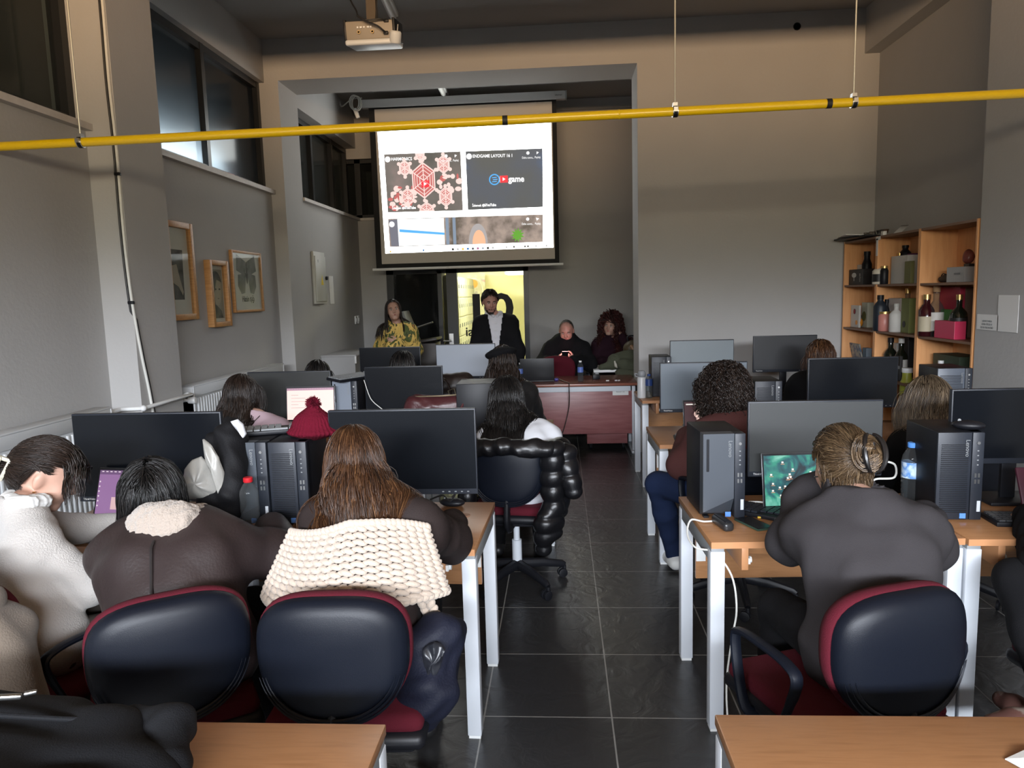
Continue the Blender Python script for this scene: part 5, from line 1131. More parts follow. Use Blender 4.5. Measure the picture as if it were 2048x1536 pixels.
for sx in (-.02, .012): cm.box(ct+Rm @ Vector((.035, sx-.01, 0)), (.016, .014, .085), Rm @ rotm(0, 8, 0), .005)
cm.box(ct+Rm @ Vector((.035, -.014, .036)), (.016, .045, .014), Rm, .005); cm.build('hair_clip', mat('iridescent clip', (.55, .52, .42), .25, metal=.2, var=.4, vscale=120), p['root'])
MB().lathe([(.004, -.002), (.006, 0), (.004, .002)], Vector(p['H']+p['R']@np.array((.086, -.004, -.042))-p['org']), 10).build('earring', mat('gold', (.7, .45, .15), .25, metal=1), p['root'])

# --- woman in white
chair_for('office chair with a puffer jacket hung on it, under the woman in white', -.27, 4.0, -8, True)
p = person('person with long black hair in a white sweatshirt, seen from behind', (-.27, 4.02, .57), 2, at_y(1012, 802, 4.28), 8, 14, 2, S=(-.255, 4.20, .845), syaw=-6, sc=1.0, arms=desk_arms(4.66, -.45, -.12),
    top=cloth('white sweatshirt', (.60, .61, .64), .85, .15), topo=.026, topfold=(.008, 22, 32), pants=BLACKC, shoes=BLACKSHOE, topname='sweatshirt')
hair(p, 'long', H_BLACK, 2600, .36, .026, .004, 8, part=-.05, w=.0032, dens=1.7, column=0.07, seed=33, back=.6)
# --- woman in lilac
chair_for('office chair under the woman in lilac', -1.93, 4.36, 0, False)
p = person('person with long brown hair in a lilac top beside the second radiator', (-1.94, 4.36, .57), -4, at_y(484, 792, 4.52), -14, 8, 0, S=(-1.94, 4.49, .865), syaw=-10, sc=.86, arms=desk_arms(4.84, -2.05, -1.75),
    top=cloth('lilac jersey', (.40, .29, .32)), topo=.02, topfold=(.006, 24, 42), pants=BLACKC, shoes=BLACKSHOE, face=dict())
hair(p, 'long', H_DARK, 2200, .40, .018, .003, 8, w=.0034, dens=1.7, column=0.075, seed=43, back=.5)
# --- two dark heads behind monitors in the third left row
for lab, px, py, xx, c_, sd in (('person whose dark parted hair shows above the second-row monitor by the radiator', 636, 754, -1.94, 'grey knit', 51), ('person whose dark hair shows above the handbag monitor', 806, 736, -1.26, 'plum knit', 52)):
    Y_ = 5.78; hd_ = at_y(px, py, Y_); chair_for(['office chair behind the second-row monitor by the radiator', 'office chair behind the handbag monitor'][sd-51], hd_.x, Y_-.17, 0, False)
    p = person(lab, (hd_.x, Y_-.16, .57), 0, hd_, 0, 14, 0, sc=.95, arms=desk_arms(6.12, hd_.x-.15, hd_.x+.15), top=cloth(c_, (.05, .045, .05) if sd == 51 else (.045, .02, .03)), pants=BLACKC, shoes=BLACKSHOE, h=.011)
    hair(p, 'long', H_BLACK, 900, .40, .018, .004, 8, w=.0042, column=.08, seed=sd, back=.5)
# --- girl in the beret
hd_ = at_y(1006, 728, 5.55); chair_for('office chair of the girl in the black beret', hd_.x-.02, 5.35, 0, False)
p = person('person in a black beret and black leather jacket, seen from behind', (hd_.x+.02, 5.36, .57), 0, hd_, 0, 6, 0, sc=1.05, arms=desk_arms(6.0, hd_.x-.2, hd_.x+.2), top=mat('black leather', (.012, .012, .013), .42, bump=.12, bscale=120), topo=.034, topfold=(.010, 22, 61), topname='leather_jacket', pants=BLACKC, shoes=BLACKSHOE)
hair(p, 'long', H_DARK, 1000, .42, .022, .005, 9, w=.0040, column=0.08, seed=62, back=.5)
H = p['H']; soft('beret', [ell(H+np.array((-.012, -.012, .085)), (.125, .125, .042), rx3(rad(-10))@ry3(rad(-10)), .03), ell(H+np.array((0, -.01, .055)), (.092, .108, .03), None, .03), cap(H+np.array((.02, -.02, .12)), H+np.array((.02, -.02, .135)), .005, k=.006)], cloth('black felt', (.006, .006, .007), .95, .3, 300), p['root'], .007, .03, 0, (), (.003, 40, 3), p['org'])
S = p['S']; soft('fur_collar', [cap(S+U3*.04-p['FS']*.06-p['RS']*.06, S+U3*.04-p['FS']*.06+p['RS']*.09, .03), cap(S+U3*.04-p['FS']*.06+p['RS']*.09, S+U3*.0+p['RS']*.11, .028)], mat('pale fleece', (.48, .46, .40), .95, bump=.8, bscale=120), p['root'], .009, .02, .012, (), (.005, 120, 2), p['org'])
# --- man in maroon with curly hair
chair_for('office chair under the person in maroon with curly hair', .93, 3.80, 20, True)
p = person('person with curly dark hair in a maroon sweatshirt and navy jeans, by the aisle', (.93, 3.80, .57), 18, at_y(1446, 786, 3.98), 26, 6, 4, S=(.925, 3.88, .905), syaw=8, sc=1.04, h=.008,
    arms={'L': {'el': (.655, 3.92, .70), 'wr': (.73, 4.22, .80), 'hd': (.3, 1, 0), 'curl': .5}, 'R': {'el': (1.21, 4.0, .74), 'wr': (1.06, 4.30, .775)}},
    legs={'L': {'kn': (.545, 4.10, .55), 'an': (.645, 4.20, .10), 'fd': (-.15, 1, 0)}, 'R': {'kn': (.98, 4.20, .54), 'an': (1.0, 4.25, .09)}},
    top=cloth('maroon fleece', (.070, .026, .024)), topo=.028, topfold=(.010, 20, 71), pants=JEANS, shoes=SNEAK, topname='sweatshirt', face=dict(browt=.004), toplong=.03)
hair(p, 'curly', H_DARK, 1500, .245, .048, .014, 30, w=.0034, dens=1.7, seed=72, lift=.35, back=.5, steps=30)
# --- head with the red collar
hd_ = at_y(1641, 716, 5.72); chair_for('office chair of the person with the red collar', hd_.x, 5.55, 0, False)
p = person('person with short brown hair and a dark red collar in the far right corner', (hd_.x-.03, 5.55, .57), 6, hd_, 4, 24, 0, sc=1.1, arms=desk_arms(6.0, hd_.x-.25, hd_.x+.2), top=BLACKC, topo=.035, topfold=(.010, 20, 81), topname='coat', pants=BLACKC, shoes=BLACKSHOE)
hair(p, 'long', H_AUB, 900, .21, .02, .004, 8, w=.0040, seed=82, back=.5)
S = p['S']; soft('red_collar', [cap(S+U3*.075-p['FS']*.05-p['RS']*.07, S+U3*.075-p['FS']*.05+p['RS']*.07, .032), cap(S+U3*.07-p['RS']*.09, S+U3*.06+p['FS']*.06-p['RS']*.04, .03), cap(S+U3*.07+p['RS']*.09, S+U3*.06+p['FS']*.06+p['RS']*.04, .03)], cloth('dark red scarf', (.10, .008, .02)), p['root'], .009, .03, .012, (), (.004, 60, 3), p['org'])
# --- blond woman
hd_ = at_y(1856, 806, 4.04); chair_for('office chair of the woman with ash blond hair', hd_.x, 3.84, 0, False)
p = person('person with straight ash blond hair in black at the second right row', (hd_.x+.0, 3.84, .57), 6, hd_, 14, 12, 0, sc=1.0, arms=desk_arms(4.36, hd_.x-.22, hd_.x+.15), top=BLACKC, topo=.026, topfold=(.008, 22, 91), topname='jumper', pants=BLACKC, shoes=BLACKSHOE, face=dict())
hair(p, 'long', H_ASH, 2200, .34, .026, .004, 8, w=.0034, dens=1.7, column=0.09, seed=92, back=.55, splay=(-.28, -.05, 0))
# --- person cut by the right edge: crossed legs in black, pink suede shoes
chair_for('office chair at the right edge, mostly outside the frame', 1.72, 2.16, 10, False)
p = person('person in black with crossed legs and pinkish suede shoes, cut by the right edge', (1.72, 2.16, .57), 8, (1.86, 2.50, 1.20), -10, 20, 0, S=(1.82, 2.32, 1.0), sc=1.0, arms=desk_arms(2.72, 1.72, 2.02),
    legs={'L': {'kn': (1.50, 2.42, .66), 'an': (1.50, 2.22, .33), 'fd': (-1, .12, -.08)}, 'R': {'kn': (1.70, 2.55, .52), 'an': (1.72, 2.60, .10), 'fd': (-.3, 1, 0)}}, top=BLACKC, topo=.03, topfold=(.012, 20, 95), topname='coat', pants=BLACKC, shoes=ramp_mat('pink suede', 'noise', 14, [(.4, (.13, .055, .042)), (.52, (.15, .065, .05)), (.6, (.30, .24, .20))], .85), toplong=.1)
hair(p, 'long', H_DARK, 700, .40, .02, .004, 8, w=.004, seed=96)
# --- standing woman in the patterned blouse
PATT = ramp_mat('leaf print', 'noise', 4.6, [(.0, (.012, .016, .008)), (.30, (.085, .11, .025)), (.42, (.04, .055, .014)), (.455, (.62, .42, .10)), (.53, (.72, .50, .13)), (.575, (.015, .016, .008)), (.60, (.09, .115, .03)), (.66, (.55, .17, .03)), (.72, (.66, .46, .12))], .75, (1.0, 1.0, .62), 2.6, constant=True)
hd_ = at_y(787, 621, 8.45)
p = person('person standing in a yellow and green leaf-print blouse with long dark hair, beside the wall', (hd_.x+.02, 8.44, .80), 170, hd_, 196, -6, 8, S=hd_+Vector((.035, .03, -.215)), syaw=172, sc=.95, h=.0055, stand=True,
    arms={'L': {'el': hd_+Vector((.245, .02, -.46)), 'wr': hd_+Vector((.085, -.20, -.37)), 'hd': (-.9, -.3, .25), 'hn': (-.2, .9, .2), 'curl': .8}, 'R': {'el': hd_+Vector((-.185, .0, -.46)), 'wr': hd_+Vector((-.005, -.20, -.405)), 'hd': (.9, -.3, .3), 'hn': (.2, .9, .2), 'curl': .8}},
    top=PATT, topo=.030, topfold=(.010, 24, 101), topname='blouse', pants=BLACKC, shoes=BLACKSHOE, face=dict(lip=(.33, .12, .10)))
hair(p, 'long', H_DARK, 1000, .46, .010, .004, 7, w=.0036, seed=102, back=.75, hairline=lambda x, y, z: (y < .3) | (z > .72))
# --- standing man
hd_ = at_y(980, 603, 8.0); DK = cloth('black cardigan', (.007, .007, .008), .9)
p = person('person standing in a black jacket over a white shirt before the glass door', (hd_.x+.03, 8.02, .86), 184, hd_, 196, 16, 0, S=hd_+Vector((.05, .045, -.205)), syaw=184, sc=1.0, h=.0055, stand=True, skin=SKIN2,
    arms={'L': {'lel': (.085, .05, -.30), 'lwr': (.075, .12, -.55)}, 'R': {'lel': (.085, .05, -.30), 'lwr': (.06, .12, -.55)}},
    top=cloth('white shirt', (.62, .62, .66), .8, .1), topo=.014, topfold=(.004, 24, 111), topname='shirt', pants=BLACKC, shoes=BLACKSHOE, face=dict(lip=(.26, .11, .095), browt=.005), toplong=.02)
S, FS, RS = p['S'], p['FS'], p['RS']
jk = surf(p['torso']+p['arms'],   .009, .05, .026, [(S+U3*.062-FS*.0, U3-FS*.75), (p['P']-U3*.10, -U3)], (.007, 22, 113))
Vj, Fj = jk; rel = Vj-S; lx_, ly_ = rel@RS, rel@FS; wdt = .020+.055*np.clip((rel[:, 2]+.32)/.36, 0, 1.2); op = (ly_ > .02) & (np.abs(lx_+.0) < wdt); Fk = Fj[~op[Fj].any(1)]
fast_mesh('jacket', Vj-p['org'], Fk, DK, p['root'])
soft('shirt_collar', [cap(S+U3*.075-FS*.03-RS*.05, S+U3*.075-FS*.03+RS*.05, .018), cap(S+U3*.08-FS*.01-RS*.062, S+U3*.045+FS*.075-RS*.02, .016, .012), cap(S+U3*.08-FS*.01+RS*.062, S+U3*.045+FS*.075+RS*.02, .016, .012)], MATS['white shirt'], p['root'], .006, .012, .006, (), None, p['org'])
bt = MB()
for k in range(5): bt.lathe([(.006, 0), (.006, .003)], Vector(S+FS*(.135+.012*min(k, 2))+U3*(-.03-.075*k)-p['org']), 10, 0, rotm(90))
bt.build('button', PAPER, p['root'])
hair(p, 'short', H_BRONZE if False else H_DARK, 1500, .038, .010, .001, 5, w=.0024, seed=112, lift=.10, hairline=lambda x, y, z: (z > .30) | (y < -.1) & (z > -.45) | (y < .25) & (z > .1))
def beard(p, m, n=900, seed=1, w=.0020):
    g = np.random.default_rng(seed); c = p['H']+p['R']@np.array((0, .026, -.066)); rd = np.array((.058, .064, .054)); D = g.normal(size=(n*8, 3)); D /= np.linalg.norm(D, axis=1)[:, None]; x, y, z = D.T
    k_ = (y > -.15) & (z < .30) & ~((np.abs(x) < .36) & (np.abs(z-.20) < .12) & (y > .6)) & ~((z > .05) & (np.abs(x) > .75) & (y > .2)); D = D[k_][:n]; r0 = c+(D*rd)@p['R'].T
    d = p['hp']; out = D@p['R'].T
    for _ in range(6): r0 = r0-out*field(d, r0)[:, None]
    tt = np.linspace(0, .012, 4); A = r0[:, None]+(out[:, None]*.5+np.array((0, 0, -.8)))*tt[None, :, None]; Vv, F, tn = strands(A, np.full(len(D), w), g.uniform(0, 1, len(D))); fast_mesh('beard', Vv-p['org'], F, m, p['root'], True, {'tone': tn})
beard(p, H_DARK, 1100, 3)
# --- seated man with the phone
hd_ = at_y(1133, 662, 8.72)
wc_ = dup(chairA, (hd_.x-.01, 8.98, 0), 180, 'office chair under the seated man with the phone')
p = person('person with a shaved head in a black hooded jacket, seated and looking at a phone', (hd_.x-.02, 8.92, .57), 178, hd_, 174, 22, 0, S=hd_+Vector((-.01, .075, -.185)), syaw=180, sc=1.10, hs=1.06, h=.006, skin=SKIN2,
    arms={'L': {'el': hd_+Vector((.27, -.05, -.40)), 'wr': hd_+Vector((.07, -.27, -.325)), 'hd': (-.75, -.25, .5), 'hn': (-.3, .9, .3), 'curl': .8}, 'R': {'el': hd_+Vector((-.30, -.05, -.38)), 'wr': hd_+Vector((-.12, -.27, -.325)), 'hd': (.85, -.2, .2), 'hn': (.2, .9, .3), 'curl': .8}},
    top=BLACKC, topo=.036, topfold=(.012, 20, 121), topname='hooded_jacket', hood=True, pants=BLACKC, shoes=BLACKSHOE, face=dict(lip=(.34, .12, .11), shut=True, brow=(.07, .05, .04)))
hair(p, 'short', hair_mat('grey stubble', (.03, .028, .026), (.07, .062, .055), (.12, .11, .10), .6), 900, .007, .003, .0, 1, w=.0014, seed=122, hairline=lambda x, y, z: (z > .1) & (y < .35) | (y < -.2) & (z > -.5))
MAN = p
# --- red-haired woman leaning on her hand
hd_ = at_y(1221, 652, 9.35)
wc2 = dup(chairA, (hd_.x+.02, 9.62, 0), 180, 'office chair under the red-haired woman')
p = person('person with big curly red hair in dark plum, resting her cheek on her hand', (hd_.x+.03, 9.55, .57), 184, hd_, 160, 2, -8, S=hd_+Vector((.03, .06, -.215)), syaw=184, sc=1.12, h=.006,
    arms={'L': {'el': hd_+Vector((.235, -.20, -.33)), 'wr': hd_+Vector((.135, -.14, -.15)), 'hd': (-.35, .35, .9), 'hn': (-.8, .5, .1), 'curl': .7}, 'R': {'el': hd_+Vector((-.20, -.02, -.46)), 'wr': hd_+Vector((-.02, -.28, -.44))}},
    top=cloth('dark plum knit', (.020, .007, .012)), topo=.024, topfold=(.008, 22, 131), topname='jumper', pants=BLACKC, shoes=BLACKSHOE, face=dict(lip=(.36, .10, .10)))
hair(p, 'curly', H_RED, 1300, .40, .075, .018, 38, w=.0044, seed=132, lift=.45, back=.7, steps=34, hairline=lambda x, y, z: (y < .2) | (z > .72), facew=1.35)
# ------------------------------------------------------------------ laptops, phones, bottles
def laptop(label, loc, rz, w_=.31, d_=.21, ang=105, shell=None, screen=None, content=None, keysm=BLACKP2):
    t_ = thing('laptop', label, 'laptop', loc, rz, 'open laptops'); shell = shell or mat('laptop grey', (.12, .125, .13), .35, metal=.5)
    MB().box((0, 0, .008), (w_, d_, .014), None, .005).build('base', shell, t_)
    k_ = MB()
    for r in range(5):
        for c in range(13): k_.box((-w_/2+.03+c*(w_-.06)/12, -.0+r*.018, .0165), ((w_-.06)/13.5, .015, .003))
    o = k_.build('keys', keysm, t_, 0); o['kind'] = 'stuff'
    R = rotm(ang-90 if False else -(ang-90)); hy = d_/2-.004; M = Matrix.Translation((0, hy, .014)) @ R.to_4x4()
    lid = MB(); lid.box((0, .004, d_/2), (w_, .007, d_), None, .004); lo = lid.build('lid', shell, t_); lo.matrix_local = M
    fr = MB(); fr.box((0, -.0002, d_/2), (w_-.004, .002, d_-.004)); fr.build('bezel', BLACKP, lo, 0)
    MB().box((0, -.0016, d_/2), (w_-.018, .001, d_-.022)).build('screen', screen or SCREENOFF, lo, 0)
    if content: content(lo, w_-.018, d_-.022, d_/2)
    return t_
def rect(lo, x0, z0, x1, z1, m, name, y=-.0024, par=None): return MB().b2((x0, y, z0), (x1, y+.0006, z1)).build(name, m, lo, 0)
def purple(lo, w_, h_, zc):
    rect(lo, -w_/2, zc-h_/2, w_/2, zc-h_/2+.012, emis('taskbar pink', (.85, .50, .62), .9), 'task_bar'); rect(lo, -w_/2, zc+h_/2-.018, w_/2, zc+h_/2, emis('menu purple', (.20, .10, .24), .8), 'menu_bar')
    rect(lo, -w_*.28, zc-h_*.30, -w_*.02, zc-h_*.05, emis('dialog pink', (.80, .52, .55), .9), 'dialog_window')
    b = MB()
    for k in range(14): b.b2((-w_/2+.01+k*.02, -.0032, zc+h_/2-.008), (-w_/2+.02+k*.02, -.0026, zc+h_/2-.004))
    for k in range(6): b.b2((-w_/2+.004, -.0032, zc+.05-k*.02), (-w_/2+.010, -.0026, zc+.056-k*.02))
    b.build('icons', emis('icon light', (.9, .75, .85), .9), lo, 0)
p_ = at_z(215, 1042, .745); laptop('laptop with a purple screen on the desk by the nearest radiator', (at_y(240, 990, 2.80).x, 2.70, .74), -8, .34, .225, 108, None, emis('screen purple', (.30, .15, .34), 1.0), purple)
def whitepage(lo, w_, h_, zc):
    rect(lo, -w_/2, zc+h_/2-.016, w_/2, zc+h_/2, emis('tab bar', (.55, .30, .42), .9), 'tab_bar')
    b = MB()
    for k in range(16): b.b2((-w_/2+.008+k*.018, -.0032, zc+h_/2-.008), (-w_/2+.014+k*.018, -.0026, zc+h_/2-.004))
    for k in range(5): b.b2((-w_/2+.03, -.0032, zc+.06-k*.022), (-w_/2+.03+.05*(1+k % 3), -.0026, zc+.062-k*.022))
    b.build('page_marks', emis('page mark', (.45, .30, .30), .8), lo, 0)
laptop('laptop with a bright pinkish page in front of the woman in lilac', (-1.735, 4.76, .80), 2, .345, .24, 98, mat('laptop silver', (.30, .30, .32), .3, metal=.6), emis('page pinkwhite', (1.0, .72, .66), 1.15), whitepage)
cb_ = MB(); cb_.b2((-1.91, 4.64, .74), (-1.56, 4.86, .80), .004); tag(cb_.build('cardboard_box', mat('dark card', (.05, .045, .04), .7)), 'flat dark box raising the laptop with the pinkish page', 'box')
WALLP = ramp_emit('green wallpaper', 'noise', 9, [(.35, (.005, .02, .03)), (.46, (.01, .12, .14)), (.55, (.03, .32, .22)), (.68, (.25, .62, .50))], 1.1, distort=1.4)
def desktop(lo, w_, h_, zc):
    b = MB(); g_ = random.Random(4)
    for k in range(36):
        x, z = g_.uniform(-w_/2+.01, w_/2-.02), g_.uniform(-h_/2+.02, h_/2-.02); b.b2((x, -.0032, zc+z), (x+.008, -.0026, zc+z+.007), 0, 0); b.b2((x-.003, -.0032, zc+z-.005), (x+.012, -.0026, zc+z-.003), 0, 1)
    b.build('icons', [emis('icon white', (.95, .9, .85), 1.1), emis('icon orange', (.9, .45, .25), 1)], lo, 0)
laptop('laptop with a blue and green wallpaper full of icons', (.985, 2.83, .742), 4, .335, .225, 100, None, WALLP, desktop)
t_ = laptop('closed-off black laptop seen from behind on the teacher desk', (at_y(1075, 750, 7.55).x, 7.58, .74), 180, .35, .235, 98, mat('laptop black lid', (.012, .013, .015), .45))
p_ = at_y(1390, 840, 4.5)
def video(lo, w_, h_, zc):
    b = MB()
    for x, z, s_ in ((-.06, .01, .022), (-.05, -.02, .018), (-.03, 0, .012), (.01, .02, .014), (-.055, .03, .013)): b.ell((x, -.003, zc+z), (s_, .0006, s_), None, 6)
    b.build('picture_blobs', emis('pinkish blobs', (.9, .62, .55), 1), lo); rect(lo, -w_/2+.01, zc+h_/2-.02, -w_/2+.09, zc+h_/2-.012, emis('title strip', (.8, .75, .7), 1), 'title_strip')
laptop('small dark laptop half hidden by the man in maroon', (p_.x+.10, 4.50, .74), 3, .30, .20, 98, None, emis('dark maroon screen', (.05, .015, .018), 1), video)
def phone(label, loc, R, m=BLACKP, s=1.0, screen=SCREENOFF):
    t_ = thing('mobile_phone', label, 'phone', loc); t_.rotation_euler = R
    MB().box((0, 0, .0045*s), (.073*s, .15*s, .009*s), None, .004).build('case', m, t_); MB().box((0, 0, .0092*s), (.068*s, .145*s, .001)).build('screen', screen, t_, 0); return t_
p_ = at_z(1507, 1050, .74); phone('dark green phone lying on the desk beside the black tube', (p_.x, p_.y, .741), Euler((0, 0, rad(22))), mat('green case', (.035, .07, .05), .4))
mw = (MAN['A']['L'][0]*0+MAN['A']['L'][1]+MAN['A']['R'][1])/2
phone('black phone held in both hands by the seated man', (mw[0], mw[1]-.055, mw[2]+.055), Euler((rad(-42), 0, 0)), BLACKP, 1.0, emis('phone glow', (1.0, .38, .38), 32))
# tablet at the right edge
p_ = at_z(2046, 1010, .80); tb = thing('tablet', 'tablet with white screen in a burgundy case at the right edge', 'tablet', (p_.x+.10, 2.75, .74)); R_ = rotm(-28, 0, -6)
MB().box((0, .03, .115), (.25, .014, .19), R_, .006).build('case', mat('burgundy case', (.055, .010, .022), .5), tb); MB().box((0, .0225, .112), (.225, .002, .165), R_).build('screen', emis('tablet page', (1, .95, .97), 1.2), tb, 0); MB().box((0, .075, .05), (.2, .006, .115), rotm(24), .002).build('stand_flap', mat('burgundy case', (.05, .01, .02), .5), tb)
def bottle(label, loc, h=.225, r=.032, capm=LABELBLUE, lab=LABELBLUE, water=.62, cat='bottle', label_z=(.45, .70), text=None):
    t_ = thing('water_bottle', label, cat, loc, 0, 'clear water bottles'); k = h/.225; pr = [(r*.55, 0), (r*.93, .004), (r, .014)]
    for i in range(5): z = (.022+i*.016)*k; pr += [(r, z), (r*.93, z+.006*k), (r, z+.012*k)]
    pr += [(r, .108*k), (r, .165*k), (r*.93, .178*k), (r*.62, .197*k), (r*.42, .206*k), (r*.41, .214*k)]
    MB().lathe(pr, n=24).build('body', CLEAR, t_, 60)
    if water: MB().lathe([(r*.5, .004), (r*.9, .01)]+[(q[0]*.94, q[1]) for q in pr[2:] if q[1] < h*water]+[(0, h*water)], n=20).build('water', glass_mat('water', (.88, .94, .97), .12, .02), t_, 60)
    MB().lathe([(r*.46, .208*k), (r*.50, .211*k), (r*.50, .224*k), (r*.44, .226*k), (0, .226*k)], n=20).build('cap', capm, t_, 40)
    if lab: MB().lathe([(r*1.015, h*label_z[0]), (r*1.015, h*label_z[1])], n=24).build('label', lab, t_)
    return t_
WLAB = ramp_mat('pale blue label', 'noise', 18, [(.4, (.50, .62, .72)), (.52, (.07, .22, .55)), (.6, (.55, .66, .75))], .35, bump=0)
bottle('water bottle with blue cap beside the black grille tower on the right desk', (1.43, 3.02, .74), .262, .038, mat('blue cap', (.10, .28, .68), .35), WLAB)
p_ = at_y(1161, 752, 7.42); bottle('clear water bottle in the middle of the teacher desk', (p_.x, 7.42, .74), .215, .030, WHITEP, mat('violet blue label', (.09, .15, .42), .4))
p_ = at_y(1041, 752, 7.45); bottle('clear water bottle at the left end of the teacher desk beside the laptop', (p_.x, 7.45, .74), .205, .028, WHITEP, mat('violet blue label', (.09, .15, .42), .4))
p_ = at_y(1298, 785, 6.18); bottle('small water bottle with navy label beside the white flask', (p_.x, 6.18, .74), .205, .031, mat('navy label', (.02, .05, .18), .4), mat('navy label', (.02, .05, .18), .4), label_z=(.52, .80))
p_ = at_y(477, 1000, 2.62); bottle('cola-style bottle with red cap standing before the slant-fronted tower', (-1.215, 2.67, .74), .235, .036, mat('red cap', (.42, .012, .018), .4), None, 0)
fl = thing('flask', 'white flask with grey lid on the farthest right desk', 'flask', (at_y(1283, 780, 6.22).x, 6.2, .74))
MB().lathe([(.034, 0), (.038, .004), (.038, .165), (.033, .178), (.026, .182)], n=24).build('body', mat('white flask', (.60, .61, .62), .35), fl); MB().lathe([(.030, .182), (.035, .19), (.034, .215), (.024, .232), (0, .236)], n=20).build('lid', mat('grey lid', (.22, .23, .24), .5), fl); MB().tube(smooth_path([(-.03, 0, .20), (-.055, 0, .21), (-.05, 0, .185), (-.03, 0, .185)]), .005, 8).build('carry_loop', mat('grey lid', (.2, .2, .2), .5), fl)
# tissue packet and a small blue wrapper by the red-capped bottle
b_ = MB(); b_.box((-1.165, 2.615, .765), (.05, .016, .05), rotm(-15, 8, 20), .005); tag(b_.build('candy_wrapper', mat('blue wrapper', (.02, .06, .38), .3)), 'small blue wrapper at the foot of the red-capped bottle', 'wrapper')
# charger, cable, tube on right desk
tc_ = at_z(1445, 1055, .74); ch = thing('power_bank', 'black rounded power pack on the desk corner with a white cable', 'charger', (tc_.x, tc_.y, .74), 12)
b_ = MB(); b_.box((0, 0, .019), (.042, .125, .036), None, .013, 0, 4); b_.build('body', mat('satin black', (.02, .021, .023), .35), ch); b_ = MB(); b_.box((0, -.0, .038), (.024, .11, .004), None, .0015); b_.build('top_stripe', BLACKP, ch)
wcb = thing('charging_cable', 'white cable looping off the right desk corner down to the floor', 'cable', (0, 0, 0))
MB().tube(smooth_path([(tc_.x+.0, tc_.y+.06, .748), (tc_.x-.06, tc_.y+.05, .748), (.50, 2.82, .745), (.475, 2.75, .71), (.49, 2.66, .69), (.55, 2.62, .685), (.60, 2.56, .62), (.615, 2.545, .50), (.60, 2.55, .38), (.585, 2.56, .2), (.59, 2.52, .05), (.63, 2.46, .006), (.72, 2.40, .006)], 70), .0036, 8).build('cord', CABLEW, wcb)
p_ = at_z(1540, 1036, .742); b_ = MB(); b_.box((p_.x, p_.y, .746), (.10, .01, .008), rotm(0, 0, 4), .003); tag(b_.build('pencil', mat('yellow pencil', (.62, .40, .03), .5)), 'yellow pencil lying behind the dark green phone', 'pencil')
wire = thing('monitor_cable', 'white cable curving behind the laptop monitor to the right desk', 'cable', (0, 0, 0)); a_ = at_y(1745, 975, 3.05)
MB().tube(smooth_path([at_y(1768, 922, 3.1), at_y(1790, 930, 3.1), at_y(1788, 955, 3.1), at_y(1748, 960, 3.1), at_y(1750, 990, 3.05), at_y(1768, 1012, 3.0)], 40), .0045, 8).build('cord', CABLEW, wire)
wire2 = thing('monitor_cable', 'white cable lying behind the tower under the dark grey monitor', 'cable', (0, 0, 0)); MB().tube(smooth_path([(.70, 3.02, .75), (.80, 3.04, .752), (.92, 3.0, .752)], 20), .004, 8).build('cord', CABLEW, wire2)
wire3 = thing('monitor_cable', 'thin pale wire across the monitor behind the burgundy handbag', 'cable', (0, 0, 0)); MB().tube(smooth_path([at_y(728, 760, 5.0), at_y(738, 790, 4.98), at_y(746, 803, 4.97), at_y(760, 815, 4.97), at_y(775, 826, 4.97)], 24), .003, 6).build('cord', CABLEW, wire3)
# left desk odds: cork-like coaster, face mask
p_ = at_z(930, 1031, .74); b_ = MB(); b_.lathe([(0, 0), (.022, 0), (.022, .003), (0, .003)], (p_.x, p_.y, .7402), 20); tag(b_.build('wooden_coaster', mat('coaster', (.30, .17, .11), .7, var=.4, vscale=60)), 'small round reddish disc on the corner of the shawl woman\'s desk', 'coaster')
# ------------------------------------------------------------------ red hat
hp_ = at_y(600, 880, 2.88); KNITRED = mat('burgundy wool', (.10, .004, .014), .95, bump=.6, bscale=110, spec=.15); ht = thing('knitted_hat', 'burgundy knitted hat with a pompom lying on the two towers', 'hat', (-1.03, 2.93, 1.085))
def ribbed(prims, h, ribs, amp, c, **kw):
    Vv, F = surf(prims, h, **kw); an = np.arctan2(Vv[:, 1]-c[1], Vv[:, 0]-c[0]); r_ = np.hypot(Vv[:, 0]-c[0], Vv[:, 1]-c[1])+1e-6; s_ = amp*np.sin(an*ribs); Vv[:, 0] += (Vv[:, 0]-c[0])/r_*s_; Vv[:, 1] += (Vv[:, 1]-c[1])/r_*s_; return Vv, F
Vv, F = ribbed([ell((0, 0, .02), (.115, .09, .024)), ell((-.005, 0, .05), (.085, .07, .06)), cap((-.01, 0, .05), (0, 0, .12), .055, .022)], .005, 34, .0028, (0, 0), k=.03); fast_mesh('crown', Vv, F, KNITRED, ht)
g = np.random.default_rng(2); D = g.normal(size=(420, 3)); D /= np.linalg.norm(D, axis=1)[:, None]; tt = np.linspace(.3, 1, 4); Vv, F, tn = strands(np.array((0, 0, .135))+D[:, None]*(.034*g.uniform(.8, 1.1, 420))[:, None, None]*tt[None, :, None], np.full(420, .0026), np.zeros(420)); fast_mesh('pompom', Vv, F, KNITRED, ht)
